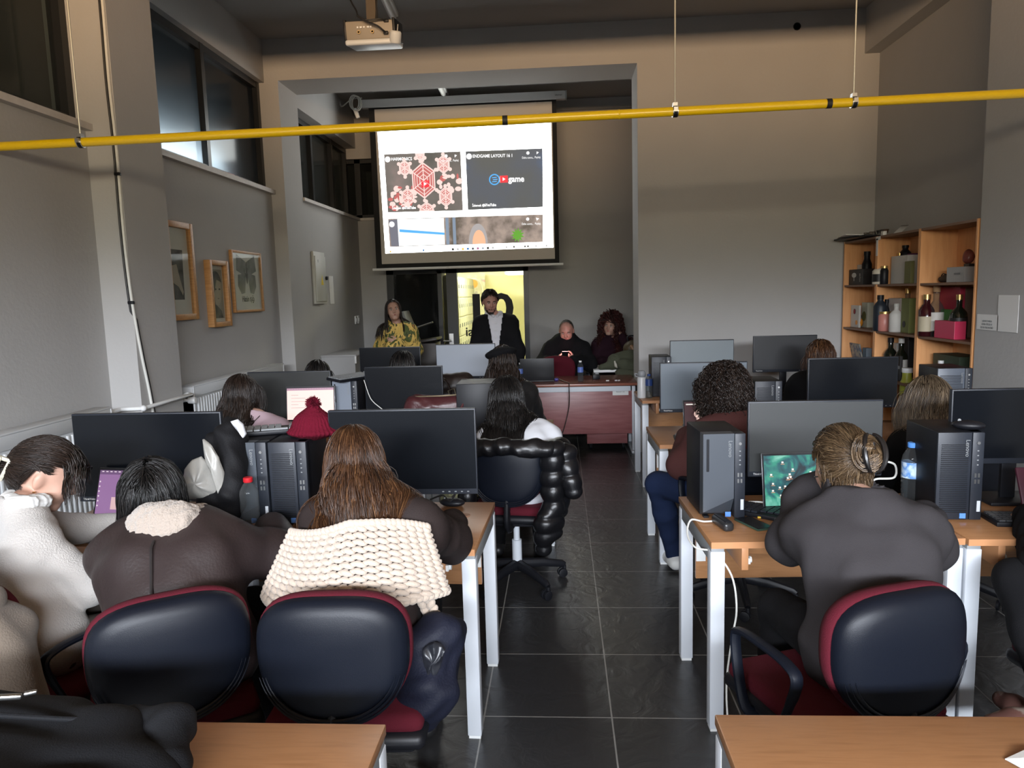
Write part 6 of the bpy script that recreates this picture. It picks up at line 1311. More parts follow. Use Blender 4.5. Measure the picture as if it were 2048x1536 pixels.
# ------------------------------------------------------------------ bags and coats
BURG = mat('burgundy leather', (.055, .014, .016), .38, bump=.15, bscale=90); p_ = at_y(880, 803, 4.86)
hb = thing('handbag', 'burgundy leather handbag lying before the black monitor in the middle rows', 'bag', (p_.x, 4.80, .74)); soft('body', [cap((-.15, 0, .17), (.10, 0, .17), .085, .08), cap((-.13, 0, .07), (.12, 0, .07), .085), cap((.10, 0, .18), (.17, -.01, .20), .05, .04)], BURG, hb, .008, .04, 0, (), (.008, 30, 7))
MB().tube(smooth_path([(-.15, -.03, .245), (-.05, -.06, .25), (.06, -.06, .252), (.16, -.03, .255)]), .005, 8).build('zip', mat('zip brass', (.4, .33, .22), .35, metal=.8), hb); MB().tube(smooth_path([(.16, -.02, .25), (.18, -.06, .22), (.165, -.085, .17)]), .009, 8).build('strap', BURG, hb)
p_ = at_y(905, 775, 5.35); db_ = thing('handbag', 'dark brown bag with a square metal buckle behind the handbag and the backward tower', 'bag', (p_.x-.01, 5.42, .74)); soft('body', [cap((-.05, 0, .10), (.10, 0, .10), .10), cap((-.04, 0, .24), (.08, 0, .24), .09)], mat('dark brown leather bag', (.014, .008, .006), .5), db_, .010, .04, 0, (), (.008, 26, 3))
MB().tube(smooth_path([(-.06, -.09, .24), (-.05, -.11, .30), (-.01, -.1, .24), (.0, -.11, .18)]), .014, 8, 0, .4).build('strap', mat('dark brown leather bag', (.01, .01, .01)), db_); bk = MB(); q_ = [(-.018, -.112, .21), (.028, -.112, .225), (.045, -.112, .155), (0, -.112, .14)]; bk.tube(q_, .004, 6, closed=True); bk.build('buckle', mat('old brass', (.42, .38, .28), .35, metal=.8), db_)
# black coat with satin lining draped over a chair back next to the towers
SATIN = mat('silver satin', (.30, .29, .265), .38, bump=.5, bscale=16); COATB = mat('black coat', (.006, .006, .007), .7, spec=.2, bump=.2, bscale=200)
ct_ = thing('coat', 'black coat with silver satin lining bunched between the left monitor and the towers', 'coat', (-1.47, 2.86, .74))
def lp(px, py, Y): return np.array(at_y(px, py, Y))-np.array((-1.47, 2.86, .74))
soft('outer', [cap(lp(458, 862, 2.80), lp(462, 985, 2.70), .042, .055), cap(lp(430, 885, 2.82), lp(435, 990, 2.74), .04, .05), cap(lp(478, 880, 2.82), lp(474, 960, 2.74), .03, .03), cap(lp(420, 1000, 2.72), lp(462, 1015, 2.72), .05, .05), cap(lp(470, 856, 2.84), lp(455, 842, 2.86), .03, .025), cap(lp(450, 1000, 2.76), lp(450, 1030, 2.78), .05)], COATB, ct_, .008, .04, 0, (), (.014, 26, 9))
def pillow(name, outline, Y, bulge, m, par, org, fold=.008, nf=7, rings=12):
    o = np.array([np.array(at_y(x, y, Y))-org for x, y in outline]); o = np.concatenate([np.linspace(a_, b_, 5, endpoint=False) for a_, b_ in zip(o, np.roll(o, -1, 0))]); n = len(o); c_ = o.mean(0); vs = [c_+np.array((0, -bulge, 0))]
    for k in range(1, rings+1):
        r_ = k/rings
        for i_ in range(n): th_ = 2*PI*i_/n; vs.append(c_+(o[i_]-c_)*r_+np.array((0, -bulge*(1-r_*r_)-fold*r_*math.sin(nf*th_+3*r_)*(1-.3*r_), 0)))
    m0 = len(vs); vs += [v+np.array((0, .012, 0)) for v in vs]; fs = []
    for i_ in range(n):
        fs += [[0, 1+i_, 1+(i_+1) % n], [m0, m0+1+(i_+1) % n, m0+1+i_]]
        for k in range(rings-1): a_, b_ = 1+k*n+i_, 1+k*n+(i_+1) % n; fs += [[a_, a_+n, b_+n, b_], [m0+a_, m0+b_, m0+b_+n, m0+a_+n]]
        a_, b_ = 1+(rings-1)*n+i_, 1+(rings-1)*n+(i_+1) % n; fs.append([a_, a_+m0, b_+m0, b_])
    b_ = MB(); b_.add(vs, fs); return b_.build(name, m, par, 60)
CO = np.array((-1.47, 2.86, .74))
pillow('satin_lining', [(362, 965), (368, 940), (384, 920), (400, 914), (416, 925), (432, 955), (440, 985), (436, 1002), (400, 1000), (372, 1000)], 2.69, .05, SATIN, ct_, CO, .010, 5)
pillow('satin_lining', [(405, 879), (420, 893), (436, 915), (445, 945), (447, 985), (438, 990), (424, 955), (412, 925)], 2.665, .02, SATIN, ct_, CO, .007, 3)
pillow('sleeve_cuff', [(461, 843), (474, 839), (484, 850), (491, 868), (486, 876), (474, 862)], 2.74, .010, mat('white satin', (.55, .56, .59), .4), ct_, CO, .004, 4)
# puffer jacket hung over the chair of the woman in white
PUFF = mat('black puffer nylon', (.005, .005, .006), .34, spec=.35, bump=.15, bscale=40); pj_ = thing('puffer_jacket', 'black puffer jacket hung over the chair of the woman in white', 'jacket', (-.27, 3.93, 0)); c8, s8 = math.cos(rad(-8)), math.sin(rad(-8))
def lw(x, y, z): return np.array((x*c8-y*s8, x*s8+y*c8, z))
pr = []
for k in range(9): a0 = -1.35+.34*k; pr.append(cap(lw(.235*math.sin(a0), -.25+.08*(1-math.cos(a0)), .868-.02*abs(a0)), lw(.235*math.sin(a0+.34), -.25+.08*(1-math.cos(a0+.34)), .868-.02*abs(a0+.34)), .040))
soft('collar', pr, PUFF, pj_, .008, .03, 0, (), (.010, 30, 4)); 
soft('quilted_side', [cap(lw(.245, -.17, .83), lw(.235, -.15, .40), .062, .050), cap(lw(.265, -.03, .80), lw(.25, -.06, .50), .066, .06), cap(lw(.20, -.19, .46), lw(.185, -.15, .30), .055, .042)], PUFF, pj_, .007, .04, 0, (), (.016, 'z', 38))
soft('left_side', [cap(lw(-.235, -.17, .83), lw(-.24, -.12, .48), .042, .05)], PUFF, pj_, .008, .04, 0, (), (.012, 'z', 38))
soft('sleeve', [cap(lw(.30, -.10, .80), lw(.345, -.14, .62), .062, .050)], PUFF, pj_, .007, .03, 0, (), (.014, 'z', 40))
# navy jacket over the shawl woman's chair, hanging to the right
NAVY = mat('navy jacket nylon', (.006, .0075, .017), .65, spec=.25, bump=.2, bscale=150); nj = thing('jacket', 'dark navy jacket hanging off the right side of the shawl woman\'s chair', 'jacket', (-.37, 2.02, 0))
NJ = np.array((-.37, 2.02, 0))
def ln(px, py, Y): return np.array(at_y(px, py, Y))-NJ
soft('body', [cap(ln(862, 1262, 2.06), ln(905, 1262, 2.12), .045, .035), cap(ln(880, 1275, 2.04), ln(862, 1370, 1.98), .062, .070), cap(ln(862, 1370, 1.98), ln(838, 1430, 1.98), .068, .045), cap(ln(905, 1265, 2.10), ln(885, 1350, 2.04), .032, .045), cap(ln(835, 1300, 2.02), ln(830, 1400, 1.98), .05)], NAVY, nj, .008, .04, 0, (), (.018, 24, 5))
pillow('lining_flap', [(845, 1300), (868, 1285), (890, 1300), (880, 1335), (862, 1372), (850, 1350)], 1.935, .012, mat('lining sheen', (.014, .015, .019), .35), nj, NJ, .010, 5)
# beige coat on the chair at the left edge
BEI = mat('beige coat cloth', (.115, .09, .068), .9, bump=.3, bscale=200, sheen=.2); bc = thing('coat', 'beige coat draped over the chair at the left edge', 'coat', (-1.67, 1.98, 0))
def lb(px, py, Y): return np.array(at_y(px, py, Y))-np.array((-1.67, 1.98, 0))
soft('body', [cap(lb(-60, 1215, 1.86), lb(38, 1262, 1.84), .05, .045), cap(lb(38, 1262, 1.84), lb(40, 1440, 1.76), .045, .05), cap(lb(-40, 1260, 1.80), lb(0, 1440, 1.72), .09, .10), cap(lb(-100, 1250, 1.82), lb(-80, 1440, 1.72), .10), cap(lb(0, 1300, 1.80), lb(15, 1470, 1.72), .07, .075)], BEI, bc, .009, .04, 0, (), (.020, 15, 15))
soft('shoulder_fold', [cap((-.30, -.03, .86), (-.10, -.11, .90), .06, .055), cap((-.10, -.11, .90), (.08, -.17, .85), .055, .05), cap((-.10, -.14, .86), (-.10, -.16, .45), .09, .10), cap((.06, -.18, .82), (.07, -.20, .42), .05, .06), cap((-.26, -.06, .82), (-.26, -.08, .45), .08)], BEI, bc, .009, .05, 0, (), (.016, 16, 8))
# black bag at the bottom left
BAGB = mat('black bag fabric', (.006, .0065, .008), .8, spec=.2, bump=.25, bscale=320); bg = thing('backpack', 'large black bag with a silver zip pull at the bottom left corner', 'bag', (-.98, 1.24, .74))
soft('body', [cap((-.36, .06, .06), (.10, .02, .055), .075, .07), cap((-.32, -.10, .07), (.22, -.10, .055), .10, .075), cap((-.28, .10, .05), (-.05, .10, .05), .07, .06), cap((-.35, -.2, .09), (.24, -.25, .06), .12, .09), cap((.10, .0, .06), (.25, -.12, .04), .07, .05)], BAGB, bg, .009, .05, 0, [((0, 0, .0), (0, 0, -1))], (.012, 18, 7))
soft('handle', [cap((.12, .07, .085), (.20, .05, .085), .030, .034), cap((.20, .05, .085), (.24, -.06, .06), .034, .05)], BAGB, bg, .008, .04, 0, (), (.006, 34, 2))
MB().tube(smooth_path([(-.32, -.06, .168), (-.12, -.04, .160), (.05, -.0, .128), (.09, .05, .11)]), .005, 8).build('zip', BAGB, bg)
z_ = MB(); z_.box((-.075, -.01, .178), (.040, .012, .010), rotm(0, 10, 25), .003); z_.box((-.045, .005, .178), (.022, .010, .008), rotm(0, 0, 30), .003); z_.build('zip_pull', STEEL, bg)
# crumpled paper, bottom right
b_ = MB(); pts = [(0, 0, 0), (.05, .015, .012), (.12, .01, .004), (.13, -.07, .002), (.06, -.085, .016), (.02, -.05, .004), (.07, -.03, .026)]; b_.add(pts+[(x, y, z-.002) for x, y, z in pts], [[0, 1, 6, 5], [1, 2, 3, 6], [6, 3, 4], [5, 6, 4], [12, 8, 7], [13, 10, 9], [7, 8, 1, 0], [2, 1, 8, 9]]); o = b_.build('paper_sheet', PAPER, None, 0); p_ = at_z(2010, 1520, .74); o.location = (p_.x, p_.y, .743); tag(o, 'crumpled white paper on the empty desk at the bottom right', 'paper')
# ------------------------------------------------------------------ behind the teacher desk
rc = dup(chairA, (-.045, 8.22, 0), 4, 'empty wine red chair seen from behind the teacher laptop')
for ch_ in list(rc.children):
    if ch_.name.startswith('armrest'): bpy.data.objects.remove(ch_)
rc.rotation_euler = (0, 0, rad(180)); rc.location = (-.045, 8.02, .07)
wt = thing('side_table', 'white table behind the teacher desk holding coat and bag', 'table', (.80, 8.75, 0)); MB().b2((-.42, -.3, .715), (.55, .3, .745), .003).build('tabletop', WHITEP, wt)
for x in (-.40, .50):
    for y in (-.28, .24): MB().b2((x, y, 0), (x+.04, y+.04, .715)).build('leg', GREYDARK, wt, 0)
OLIVE = mat('olive parka cloth', (.055, .060, .035), .85, bump=.3, bscale=200); ok = thing('coat', 'olive green parka with cream fleece lining heaped on the white table', 'coat', (.66, 8.60, .745))
soft('outer', [cap((-.02, -.08, .10), (.22, -.06, .14), .09, .10), cap((-.18, -.12, .03), (.02, -.12, .07), .035, .08), cap((.20, -.12, .06), (.30, -.2, -.10), .07, .06), cap((.0, -.33, -.02), (.26, -.33, -.04), .05, .05), cap((.05, -.22, .06), (.24, -.22, .05), .07, .07)], OLIVE, ok, .010, .04, 0, (), (.012, 22, 25))
soft('fleece_lining', [cap((.02, -.36, -.10), (.24, -.36, -.13), .05, .045), cap((.0, -.36, -.16), (.15, -.36, -.17), .05)], mat('cream fleece', (.47, .44, .37), .95, bump=.8, bscale=100), ok, .010, .04, 0, (), (.010, 30, 5)); soft('fleece_cuff', [cap((-.02, -.205, .05), (.08, -.22, .03), .022), cap((-.03, -.2, .06), (-.04, -.2, .10), .012)], mat('cream fleece', (.4, .4, .4)), ok, .007, .02)
BAGO = mat('olive brown leather', (.06, .045, .022), .45, bump=.1, bscale=100); ob = thing('handbag', 'olive brown leather bag standing on the parka in front of the red-haired woman', 'bag', (.92, 8.62, .80)); soft('body', [cap((-.10, 0, .17), (.08, 0, .06), .085, .09), cap((-.07, 0, .20), (.10, 0, .16), .075, .08)], BAGO, ob, .009, .04, 0, (), (.006, 24, 5)); soft('flap', [cap((-.09, -.085, .20), (0, -.10, .03), .026, .03)], mat('tan leather', (.22, .12, .055), .45), ob, .008, .02); MB().tube(smooth_path([(-.05, -.105, .20), (.03, -.11, .09), (.06, -.10, .04)]), .004, 6).build('zip', STEEL, ob); MB().tube(smooth_path([(-.11, 0, .22), (-.13, 0, .31), (-.05, 0, .32), (.02, 0, .26)]), .010, 8).build('handle', BLACKP, ob)
b_ = MB(); b_.b2((.99, 8.55, .745), (1.22, 8.80, .80), .004); tag(b_.build('book_stack', PAPER), 'white stack of paper at the right end of the white table', 'paper')
mg = thing('bag', 'magenta bag at the floor by the right jamb of the opening', 'bag', (1.08, 8.25, 0)); soft('body', [cap((0, 0, .35), (.10, 0, .70), .12, .06), cap((0, 0, .12), (0, 0, .4), .12)], mat('magenta fabric', (.30, .006, .08), .7), mg, .012, .05, 0, (), (.008, 22, 3))
bh = dup(chairA, (1.13, 9.3, 0), 150, 'empty wine red chair at the right of the red-haired woman')
p_ = at_y(1192, 748, 7.62); b_ = MB(); b_.box((p_.x, 7.60, .765), (.075, .045, .05), rotm(0, 0, 10), .006); tag(b_.build('adapter', BLACKP), 'small black adapter on the teacher desk before the parka', 'adapter')
p_ = at_y(1214, 757, 7.4)
for i, (x, w_, m_) in enumerate(((1215, .032, PAPER), (1232, .028, GREYMETAL), (1238, .022, WHITEP))):
    q_ = at_y(x, 755, 7.42); b_ = MB(); b_.box((q_.x, 7.42, .746), (w_, .014, .011), rotm(0, 0, 20*i), .003); tag(b_.build('usb_stick', m_), ['white stick lying on the teacher desk left of the keys', 'grey key lying at the right of the teacher desk', 'white tag lying at the right end of the teacher desk'][i], 'small item')
bb_ = MB(); bb_.lathe([(.012, -.02), (.018, 0), (.012, .02)], (at_y(1107, 752, 7.5).x+.03, 7.50, .757), 14, 0, rotm(0, 90)); tag(bb_.build('usb_adapter', mat('violet plastic', (.05, .04, .22), .3)), 'small violet plug beside the teacher laptop', 'adapter')
a_ = at_x(462, 343, XL+.02); b_ = MB(); b_.box((XL+.0, a_.y, 2.767), (.05, .30, .012), None, .003); b_.box((XL+.0, a_.y+.02, 2.776), (.03, .12, .008), None, .002); tag(b_.build('tape_roll_strip', mat('pink white tape', (.62, .36, .36), .6, var=.4, vscale=30)), 'pink and white strip lying on the sill of the tinted window', 'tape')
# ------------------------------------------------------------------ bookshelf against the right wall
FX, BX = 2.765, 3.045; YS = [7.36, 6.62, 5.86, 5.075]; SH = [.06, .44, .84, 1.24, 1.645]; TOPZ = 2.06
def fy(px, z=None, X=2.9): return at_x(px, 570, X).y
for i in range(3):
    y1, y0 = YS[i], YS[i+1]; bs = thing('bookshelf', ['farthest of the three open beech bookshelves, in the room corner', 'middle of the three open beech bookshelves', 'nearest of the three open beech bookshelves, beside the right column'][i], 'bookshelf', (FX, (y0+y1)/2, 0), 0, 'beech bookshelves'); h = (y1-y0)/2-.002; d = BX-FX
    tz = TOPZ+.0*i
    for s in (-1, 1): MB().b2((0, s*h-(.018 if s > 0 else 0), 0), (d, s*h+(.018 if s < 0 else 0), tz)).build('side_panel', SHELFW, bs, 0)
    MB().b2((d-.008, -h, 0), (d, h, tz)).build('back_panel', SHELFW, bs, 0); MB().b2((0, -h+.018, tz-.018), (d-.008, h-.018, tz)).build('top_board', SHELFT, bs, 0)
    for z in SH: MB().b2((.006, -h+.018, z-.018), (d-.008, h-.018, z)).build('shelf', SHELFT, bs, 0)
SI = lambda zx, zy: (1640+zx*.2408, 430+zy*.2408)          # crop coordinates to photograph pixels
def place(zx0, zx1, zy0, zy1, X):
    u = 0 if zx0 < 415 else 1 if zx0 < 775 else 2; a_, c_ = SI(zx0, zy0), SI(zx1, zy1); p, q = at_x(*a_, X), at_x(*c_, X); y = (p.y+q.y)/2; hw = abs(p.y-q.y)/2
    yy = min(max(y, YS[u+1]+.022+hw), YS[u]-.022-hw); X2 = min(max(X*yy/y, 2.785), 3.0); p, q = at_x(*a_, X2), at_x(*c_, X2); PX[0] = X2
    return (p.y+q.y)/2, abs(p.y-q.y), p.z
PX = [0]
def sbox(name, label, cat, zx0, zx1, zy0, z, m, X=2.87, dep=.08, R=None, extra=None, h=None):
    y, w_, zt = place(zx0, zx1, zy0, zy0, X); X = PX[0]; w_ = min(w_, .4); dep = min(dep, 3.03-X); hh = h or max(.02, zt-z); yy = y
    o = thing(name, label, cat, (X+dep/2, yy, z), 0, 'things on the bookshelves'); MB().box((0, 0, hh/2), (dep, w_*.92, hh-.002), R, .002).build('body', m, o, 0)
    if extra: extra(o, dep, w_*.92, hh)
    return o
def sbot(name, label, zx0, zx1, zy0, z, m, capm, X=2.87, neck=.38, cat='bottle', lab=None, sh=.62, h=None):
    y, w_, zt = place(zx0, zx1, zy0, zy0, X); X = PX[0]-.02; r = min(w_/2, .055); hh = h or zt-z; o = thing(name, label, cat, (X+.03, y, z), 0, 'things on the bookshelves')
    MB().lathe([(r*.9, 0), (r, .006), (r, hh*sh), (r*.8, hh*(sh+.07)), (r*neck, hh*(sh+.16)), (r*neck, hh*.90)], n=18).build('body', m, o, 50); MB().lathe([(r*neck*1.15, hh*.88), (r*neck*1.15, hh), (0, hh)], n=14).build('cap', capm, o, 40)
    if lab: MB().lathe([(r*1.02, hh*.12), (r*1.02, hh*.48)], n=18).build('label', lab, o)
    return o
BK = mat('black card', (.012, .011, .011), .5); WC = mat('white card', (.58, .57, .53), .6); OL = mat('olive card', (.17, .17, .06), .6); GRN = mat('green card', (.05, .16, .03), .6); RC = mat('raspberry card', (.32, .02, .045), .5); PKC = mat('bright pink wrap', (.55, .04, .10), .35); GOLDC = mat('gold cap', (.6, .42, .16), .3, metal=.9); AMB = glass_mat('amber perfume', (.85, .38, .03), .35, .05); DGL = mat('dark green glass', (.008, .010, .006), .12); DBR = mat('dark red glass', (.035, .006, .008), .12)
def lt(txt, s_, m, rz=0): return lambda o, d, w_, hh: lettering(txt, s_, m, o, (-d/2-.002, 0, hh*.5), rotm(90, rz, -90), wx=.8)
def tree(o, d, w_, hh):
    b_ = MB(); b_.box((-d/2-.001, w_*.12, hh*.4), (.002, .004, hh*.3)); b_.ell((-d/2-.001, w_*.12, hh*.62), (.001, w_*.17, hh*.16), None, 6); b_.build('tree_emblem', WC, o, 0); lettering('parfum', .034, WC, o, (-d/2-.002, -w_*.32, hh*.45), rotm(90, 90, -90), wx=.8)
z = SH[4]
sbox('gift_box', 'black box with white tree emblem on the top shelf of the corner bookshelf', 'box', 238, 362, 455, z, BK, 2.85, .10, None, tree); sbox('small_box', 'small white box on top of the black box with tree emblem', 'box', 308, 362, 372, z+.118, WC, 2.88, .06, None, None, .075)
sbot('perfume_bottle', 'tall black bottle at the right of the black emblem box', 368, 400, 305, z, BLACKP, BLACKP, 2.90, .6)
sbot('lotion_bottle', 'white and black bottle at the left of the middle bookshelf\'s top row', 458, 512, 400, z, mat('cream pack', (.60, .55, .45), .5), STEEL, 2.86, .3, lab=BK); sbot('atomizer', 'slim black atomizer with gold top beside the white and black bottle', 512, 540, 425, z, BLACKP, GOLDC, 2.86, .7, sh=.75)
sbox('perfume_box', 'large white upright box in the middle bookshelf', 'box', 588, 732, 345, z, WC, 2.86, .10); sbox('perfume_box', 'olive box leaning before the large white upright box', 'box', 702, 758, 385, z, OL, 2.83, .03)
sbox('perfume_box', 'purple box lying behind the top of the large white box', 'box', 690, 762, 325, z, mat('purple card', (.12, .03, .10), .6), 2.97, .06); sbot('perfume_bottle', 'black-capped bottle rising behind the large white box', 680, 722, 255, z+.16, BLACKP, BLACKP, 2.99, .5)
sbot('small_jar', 'tiny gold-capped vial behind the large white box', 640, 668, 318, z+.10, GOLDC, GOLDC, 3.0, .6)
pb = thing('pouch', 'dark brown glasses pouch on the top shelf of the nearest bookshelf', 'pouch', (2.90, place(825, 1040, 500, 500, 2.88)[0], z), 0, 'things on the bookshelves'); soft('body', [cap((0, -.10, .028), (0, .09, .026), .03, .022), cap((0, -.05, .05), (0, .03, .045), .018)], mat('brown suede', (.05, .032, .022), .8), pb, .006, .02); MB().tube(smooth_path([(-.03, .03, .05), (-.035, 0, .066), (-.035, -.04, .06)]), .004, 6).build('drawstring', BLACKP, pb)
def prn(o, d, w_, hh): MB().box((-d/2-.001, 0, hh*.55), (.002, w_*.7, hh*.12)).build('printed_band', GREYDARK, o, 0)
sbox('carton', 'grey and white carton with printed band on the nearest bookshelf\'s top shelf', 'box', 1060, 1190, 435, z, mat('grey card', (.36, .36, .35), .6), 2.86, .09, rotm(0, 0, 8), prn); sbox('dark_box', 'black box at the right end of the nearest bookshelf\'s top shelf', 'box', 1192, 1240, 405, z, BK, 2.95, .07)
rb_ = thing('wrapped_package', 'reddish clear-wrapped package on top of the black box', 'package', (2.975, place(1170, 1240, 300, 300, 2.95)[0], z+.135), 0, 'things on the bookshelves'); soft('body', [ell((0, 0, .05), (.035, .045, .055))], mat('reddish wrap', (.22, .06, .045), .3), rb_, .006, .02, 0, (), (.006, 50, 4))
z = SH[3]
tr = thing('wooden_ornament', 'small wooden triangle ornament on the corner bookshelf', 'ornament', (2.86, place(150, 235, 840, 840, 2.86)[0], z), 0, 'things on the bookshelves'); b_ = MB()
for y_ in (-.06, .0): b_.tube([(0, y_-.04, .005), (0, y_, .075), (0, y_+.04, .005)], .008, 6, closed=True)
b_.build('triangles', mat('light wood', (.42, .22, .10), .6), tr)
pf = thing('perfume_bottle', 'round amber perfume bottle on the corner bookshelf', 'bottle', (2.86, place(240, 345, 800, 800, 2.86)[0], z), 0, 'things on the bookshelves'); b_ = MB(); b_.ell((0, 0, .048), (.03, .06, .047), None, 12); b_.build('body', mat('amber perfume solid', (.62, .24, .02), .12), pf); MB().lathe([(.02, .09), (.024, .11), (.012, .125), (0, .125)], n=14).build('stopper', CLEAR, pf)
sbox('card', 'white card with red print behind the round amber bottle', 'card', 255, 328, 748, z, WC, 2.96, .02, None, lambda o, d, w_, hh: MB().lathe([(.026, .001), (.02, .001), (.02, 0)], (-d/2-.002, 0, hh*.72), 16, 0, rotm(0, -90)).build('red_oval', RC, o)); sbox('perfume_box', 'white and green box at the right of the amber bottle', 'box', 346, 398, 725, z, mat('white green card', (.50, .52, .42), .6), 2.90, .06, None, lambda o, d, w_, hh: MB().lathe([(0, .002), (w_*.35, .002), (w_*.35, 0)], (-d/2-.002, 0, hh*.45), 16, 0, rotm(0, -90)).build('green_disc', OL, o))
sbot('bottle', 'tall dark navy bottle in the middle bookshelf\'s second row', 460, 530, 665, z, mat('navy matte bottle', (.012, .018, .026), .45), BLACKP, 2.86, .42, sh=.68); sbot('perfume_bottle', 'slim black bottle behind the tall navy bottle', 535, 558, 700, z, BLACKP, BLACKP, 2.96, .5)
sbot('candle_jar', 'pink jar low beside the tall navy bottle', 505, 556, 800, z, mat('rose jar', (.55, .22, .18), .4), GOLDC, 2.83, .8, cat='jar', sh=.8); sbox('perfume_box', 'white box with red print behind the small white bottle', 'box', 562, 682, 690, z, mat('white red card', (.52, .46, .42), .6), 2.92, .08, None, lambda o, d, w_, hh: MB().box((-d/2-.001, -w_*.3, hh*.35), (.002, w_*.3, hh*.6)).build('red_print', RC, o, 0)); sbot('lotion_bottle', 'small white bottle standing before the white and red box', 602, 652, 735, z, WC, mat('pale cap', (.5, .5, .45), .5), 2.83, .35)
sbox('perfume_box', 'green box with a round emblem at the right of the middle bookshelf', 'box', 676, 748, 690, z, mat('moss card', (.16, .18, .05), .6), 2.85, .06, None, lambda o, d, w_, hh: MB().lathe([(.018, .002), (.026, .002), (.026, 0)], (-d/2-.002, .01, hh*.25), 16, 0, rotm(0, -90)).build('emblem_ring', BK, o)); sbot('perfume_bottle', 'glass bottle with gold neck behind the moss green box', 700, 745, 610, z, CLEAR, GOLDC, 2.99, .4)
def cream(o): pass
sbot('sauce_bottle', 'dark red glass bottle with gold top on the nearest bookshelf', 850, 910, 660, z, DBR, GOLDC, 2.88, .42, lab=mat('aged label', (.45, .40, .28), .6)); sbot('sauce_bottle', 'pale-labelled dark bottle at the far left of the nearest bookshelf\'s second row', 835, 862, 745, z, DBR, BLACKP, 2.84, .4, lab=mat('aged label', (.45, .4, .28), .6))
sbot('glass_bottle', 'large clear bottle with a cork and white label on the nearest bookshelf', 915, 1008, 590, z, CLEAR, mat('cork', (.40, .24, .12), .8), 2.86, .40, lab=WC, sh=.55)
sbox('gift_box', 'large raspberry red box at the back of the nearest bookshelf', 'box', 990, 1172, 600, z, RC, 2.96, .08); sbox('perfume_box', 'green box with white leaf in front of the raspberry box', 'box', 1000, 1090, 780, z, GRN, 2.90, .05)
tu = thing('cream_tube', 'pale tube leaning before the raspberry box', 'tube', (2.86, place(1050, 1150, 780, 780, 2.86)[0], z), 0, 'things on the bookshelves'); MB().box((0, -.005, .145), (.03, .045, .15), rotm(38, 0, 0), .012).build('body', mat('pale tube', (.42, .40, .37), .5), tu); MB().box((0, .055, .07), (.032, .05, .04), rotm(38, 0, 0), .008).build('cap', GOLDC, tu)
sbox('gift_box', 'bright pink wrapped box at the front of the nearest bookshelf', 'box', 946, 1128, 872, z, PKC, 2.79, .08); sbot('sauce_bottle', 'dark bottle with cream emblem label right of the pink box', 1112, 1188, 660, z, DGL, GOLDC, 2.85, .35, lab=BK, sh=.56); sbox('carton', 'brown carton at the right end behind the dark emblem bottle', 'box', 1178, 1215, 600, z, mat('brown card', (.12, .07, .045), .7), 2.95, .08)
z = SH[2]
sbox('postcard', 'blue picture card standing on the third shelf of the corner bookshelf', 'card', 262, 352, 1055, z, ramp_mat('postcard print', 'noise', 14, [(.4, (.06, .12, .20)), (.55, (.38, .36, .28)), (.65, (.05, .09, .17))], .5), 2.88, .012, rotm(0, -12, 0)); sbox('small_box', 'pale blue small box beside the blue picture card', 'box', 352, 388, 1100, z, mat('pale blue card', (.25, .32, .38), .6), 2.9, .05)
fg = thing('figurine', 'white clay figurine with tied ribbon on the middle bookshelf', 'figurine', (2.87, place(455, 520, 1060, 1060, 2.87)[0], z), 0, 'things on the bookshelves'); soft('body', [cap((0, 0, .03), (0, 0, .08), .045, .026), cap((0, 0, .085), (0, 0, .13), .026, .038), ell((0, 0, .165), (.024, .026, .026))], mat('bisque clay', (.46, .40, .34), .7), fg, .005, .012, 0, (), (.004, 60, 3)); MB().lathe([(.030, .078), (.033, .083), (.030, .088)], n=16).build('ribbon', mat('brown ribbon', (.15, .09, .06), .6), fg)
sbot('oil_bottle', 'tall dark green bottle right of the white figurine', 550, 610, 1015, z, DGL, BLACKP, 2.87, .38, sh=.58); sbot('oil_bottle', 'dark bottle with a white neck label in the middle bookshelf\'s third row', 645, 692, 1020, z, DGL, WC, 2.88, .40, lab=WC, sh=.55); sbox('photo_frame', 'black box with white edge in front of the dark bottles', 'frame', 625, 672, 1165, z, BK, 2.80, .02, None, prn); sbox('perfume_box', 'dark box behind the bottles of the middle bookshelf', 'box', 695, 740, 1010, z, BK, 2.95, .07); sbox('small_box', 'white slim box between the two dark bottles', 'box', 610, 640, 1060, z, WC, 2.93, .05)
sbox('storage_box', 'dark green box lying on the white stack in the nearest bookshelf', 'box', 912, 1195, 1140, z+.05, mat('dark green box', (.03, .05, .028), .55), 2.85, .18); sbox('paper_stack', 'white stack under the dark green box', 'paper', 895, 1170, 1250, z, WC, 2.80, .2, None, None, .045)
sbot('spray_bottle', 'small white-capped spray bottle before the dark green box', 975, 1012, 1205, z+.045, mat('dark spray', (.02, .025, .02), .4), WHITEP, 2.82, .55); z = SH[1]
sbot('small_jar', 'small yellow-green jar with white cap on the middle bookshelf\'s low shelf', 690, 740, 1265, z+.20, mat('lime jar', (.42, .45, .06), .4), WHITEP, 2.83, .7, cat='jar'); sbox('low_box', 'brown box under the lime jar on the middle bookshelf', 'box', 660, 745, 1335, z, SHELFT, 2.80, .18, None, None, .2)
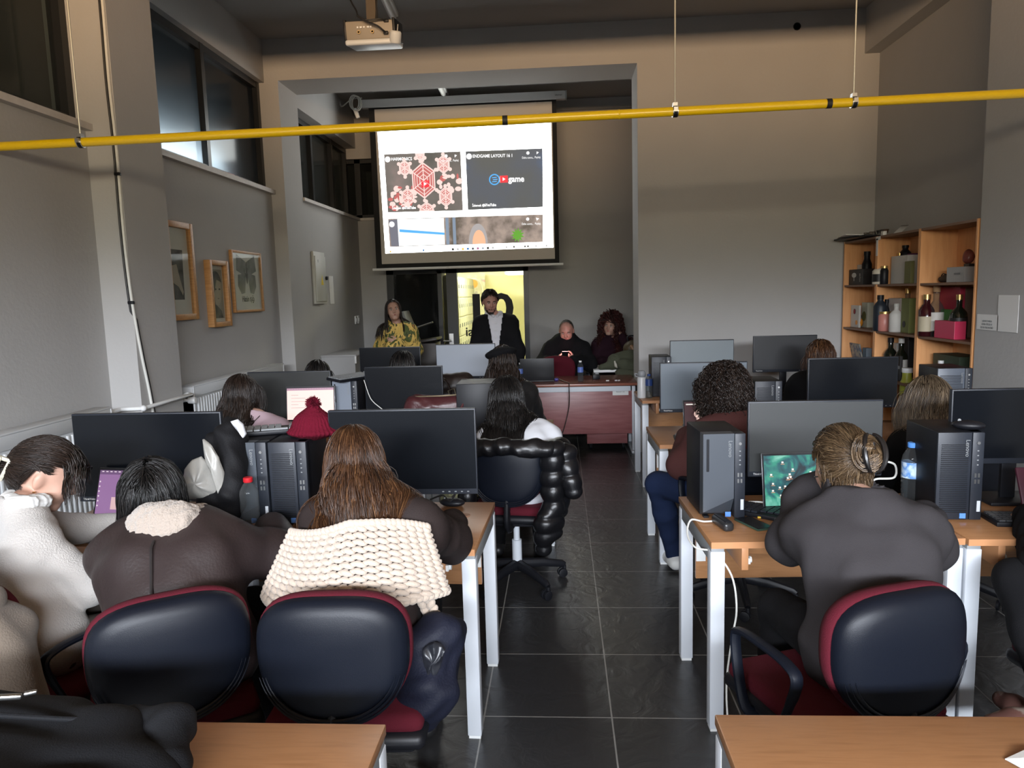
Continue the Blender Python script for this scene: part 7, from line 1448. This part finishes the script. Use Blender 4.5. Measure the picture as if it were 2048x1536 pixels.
# on top of the bookshelves
yt = fy(1688); fo = thing('folder', 'black folder hanging over the corner of the farthest bookshelf top', 'folder', (2.88, 7.02, TOPZ)); MB().box((-.05, .02, .012), (.30, .62, .012), rotm(0, 3, 4), .002).build('cover', BLACKP, fo)
fo2 = MB(); fo2.box((0, 0, 0), (.28, .5, .006), rotm(0, 4, -12)); o = fo2.build('paper_sheet', PAPER, None, 0); o.location = (2.78, 7.08, TOPZ+.03); tag(o, 'white sheet sticking out under the black folder on the shelf top', 'paper')
for i, yy in enumerate((7.05, 6.93, 6.80, 6.70)):
    b_ = MB(); b_.lathe([(.028, 0), (.036, .03), (.038, .032)], (2.86, yy, TOPZ+.03), 14); tag(b_.build('foil_cup', STEEL), ['shiny foil cup at the far end of the shelf-top folder', 'second shiny foil cup from the far end on the folder', 'third shiny foil cup from the far end on the folder', 'shiny foil cup nearest the middle bookshelf'][i], 'cup', 'foil cups on the bookshelf')
b_ = MB(); b_.box((2.80, fy(1764, X=2.8), TOPZ+.02), (.03, .05, .035), None, .003); tag(b_.build('plug_adapter', WHITEP), 'white plug block on top of the middle bookshelf', 'adapter')
tp_ = thing('paper_strip', 'white paper strip hanging from the middle bookshelf top', 'paper', (FX-.004, fy(1753, X=FX), 0)); MB().b2((-.003, -.014, TOPZ-.17), (0, .02, TOPZ-.02)).build('strip', PAPER, tp_, 0); MB().b2((-.003, -.06, TOPZ-.035), (0, .03, TOPZ-.005)).build('fold', PAPER, tp_, 0)
cu = MB(); pts = [(2.80+.012*math.sin(t_*3), fy(1798, X=2.8)+.13*(t_-.5)*-1, TOPZ+.002+.05*math.sin(t_*1.6)) for t_ in np.linspace(0, 1, 10)]; vs = []
for p in pts: vs += [(p[0]-.03, p[1], p[2]), (p[0]+.03, p[1], p[2]+.004)]
cu.add(vs+[(x, y, z-.001) for x, y, z in vs], [[2*i, 2*i+1, 2*i+3, 2*i+2] for i in range(9)]+[[20+2*i+2, 20+2*i+3, 20+2*i+1, 20+2*i] for i in range(9)]); tag(cu.build('paper_curl', PAPER), 'curled white paper on the top edge between two bookshelves', 'paper')
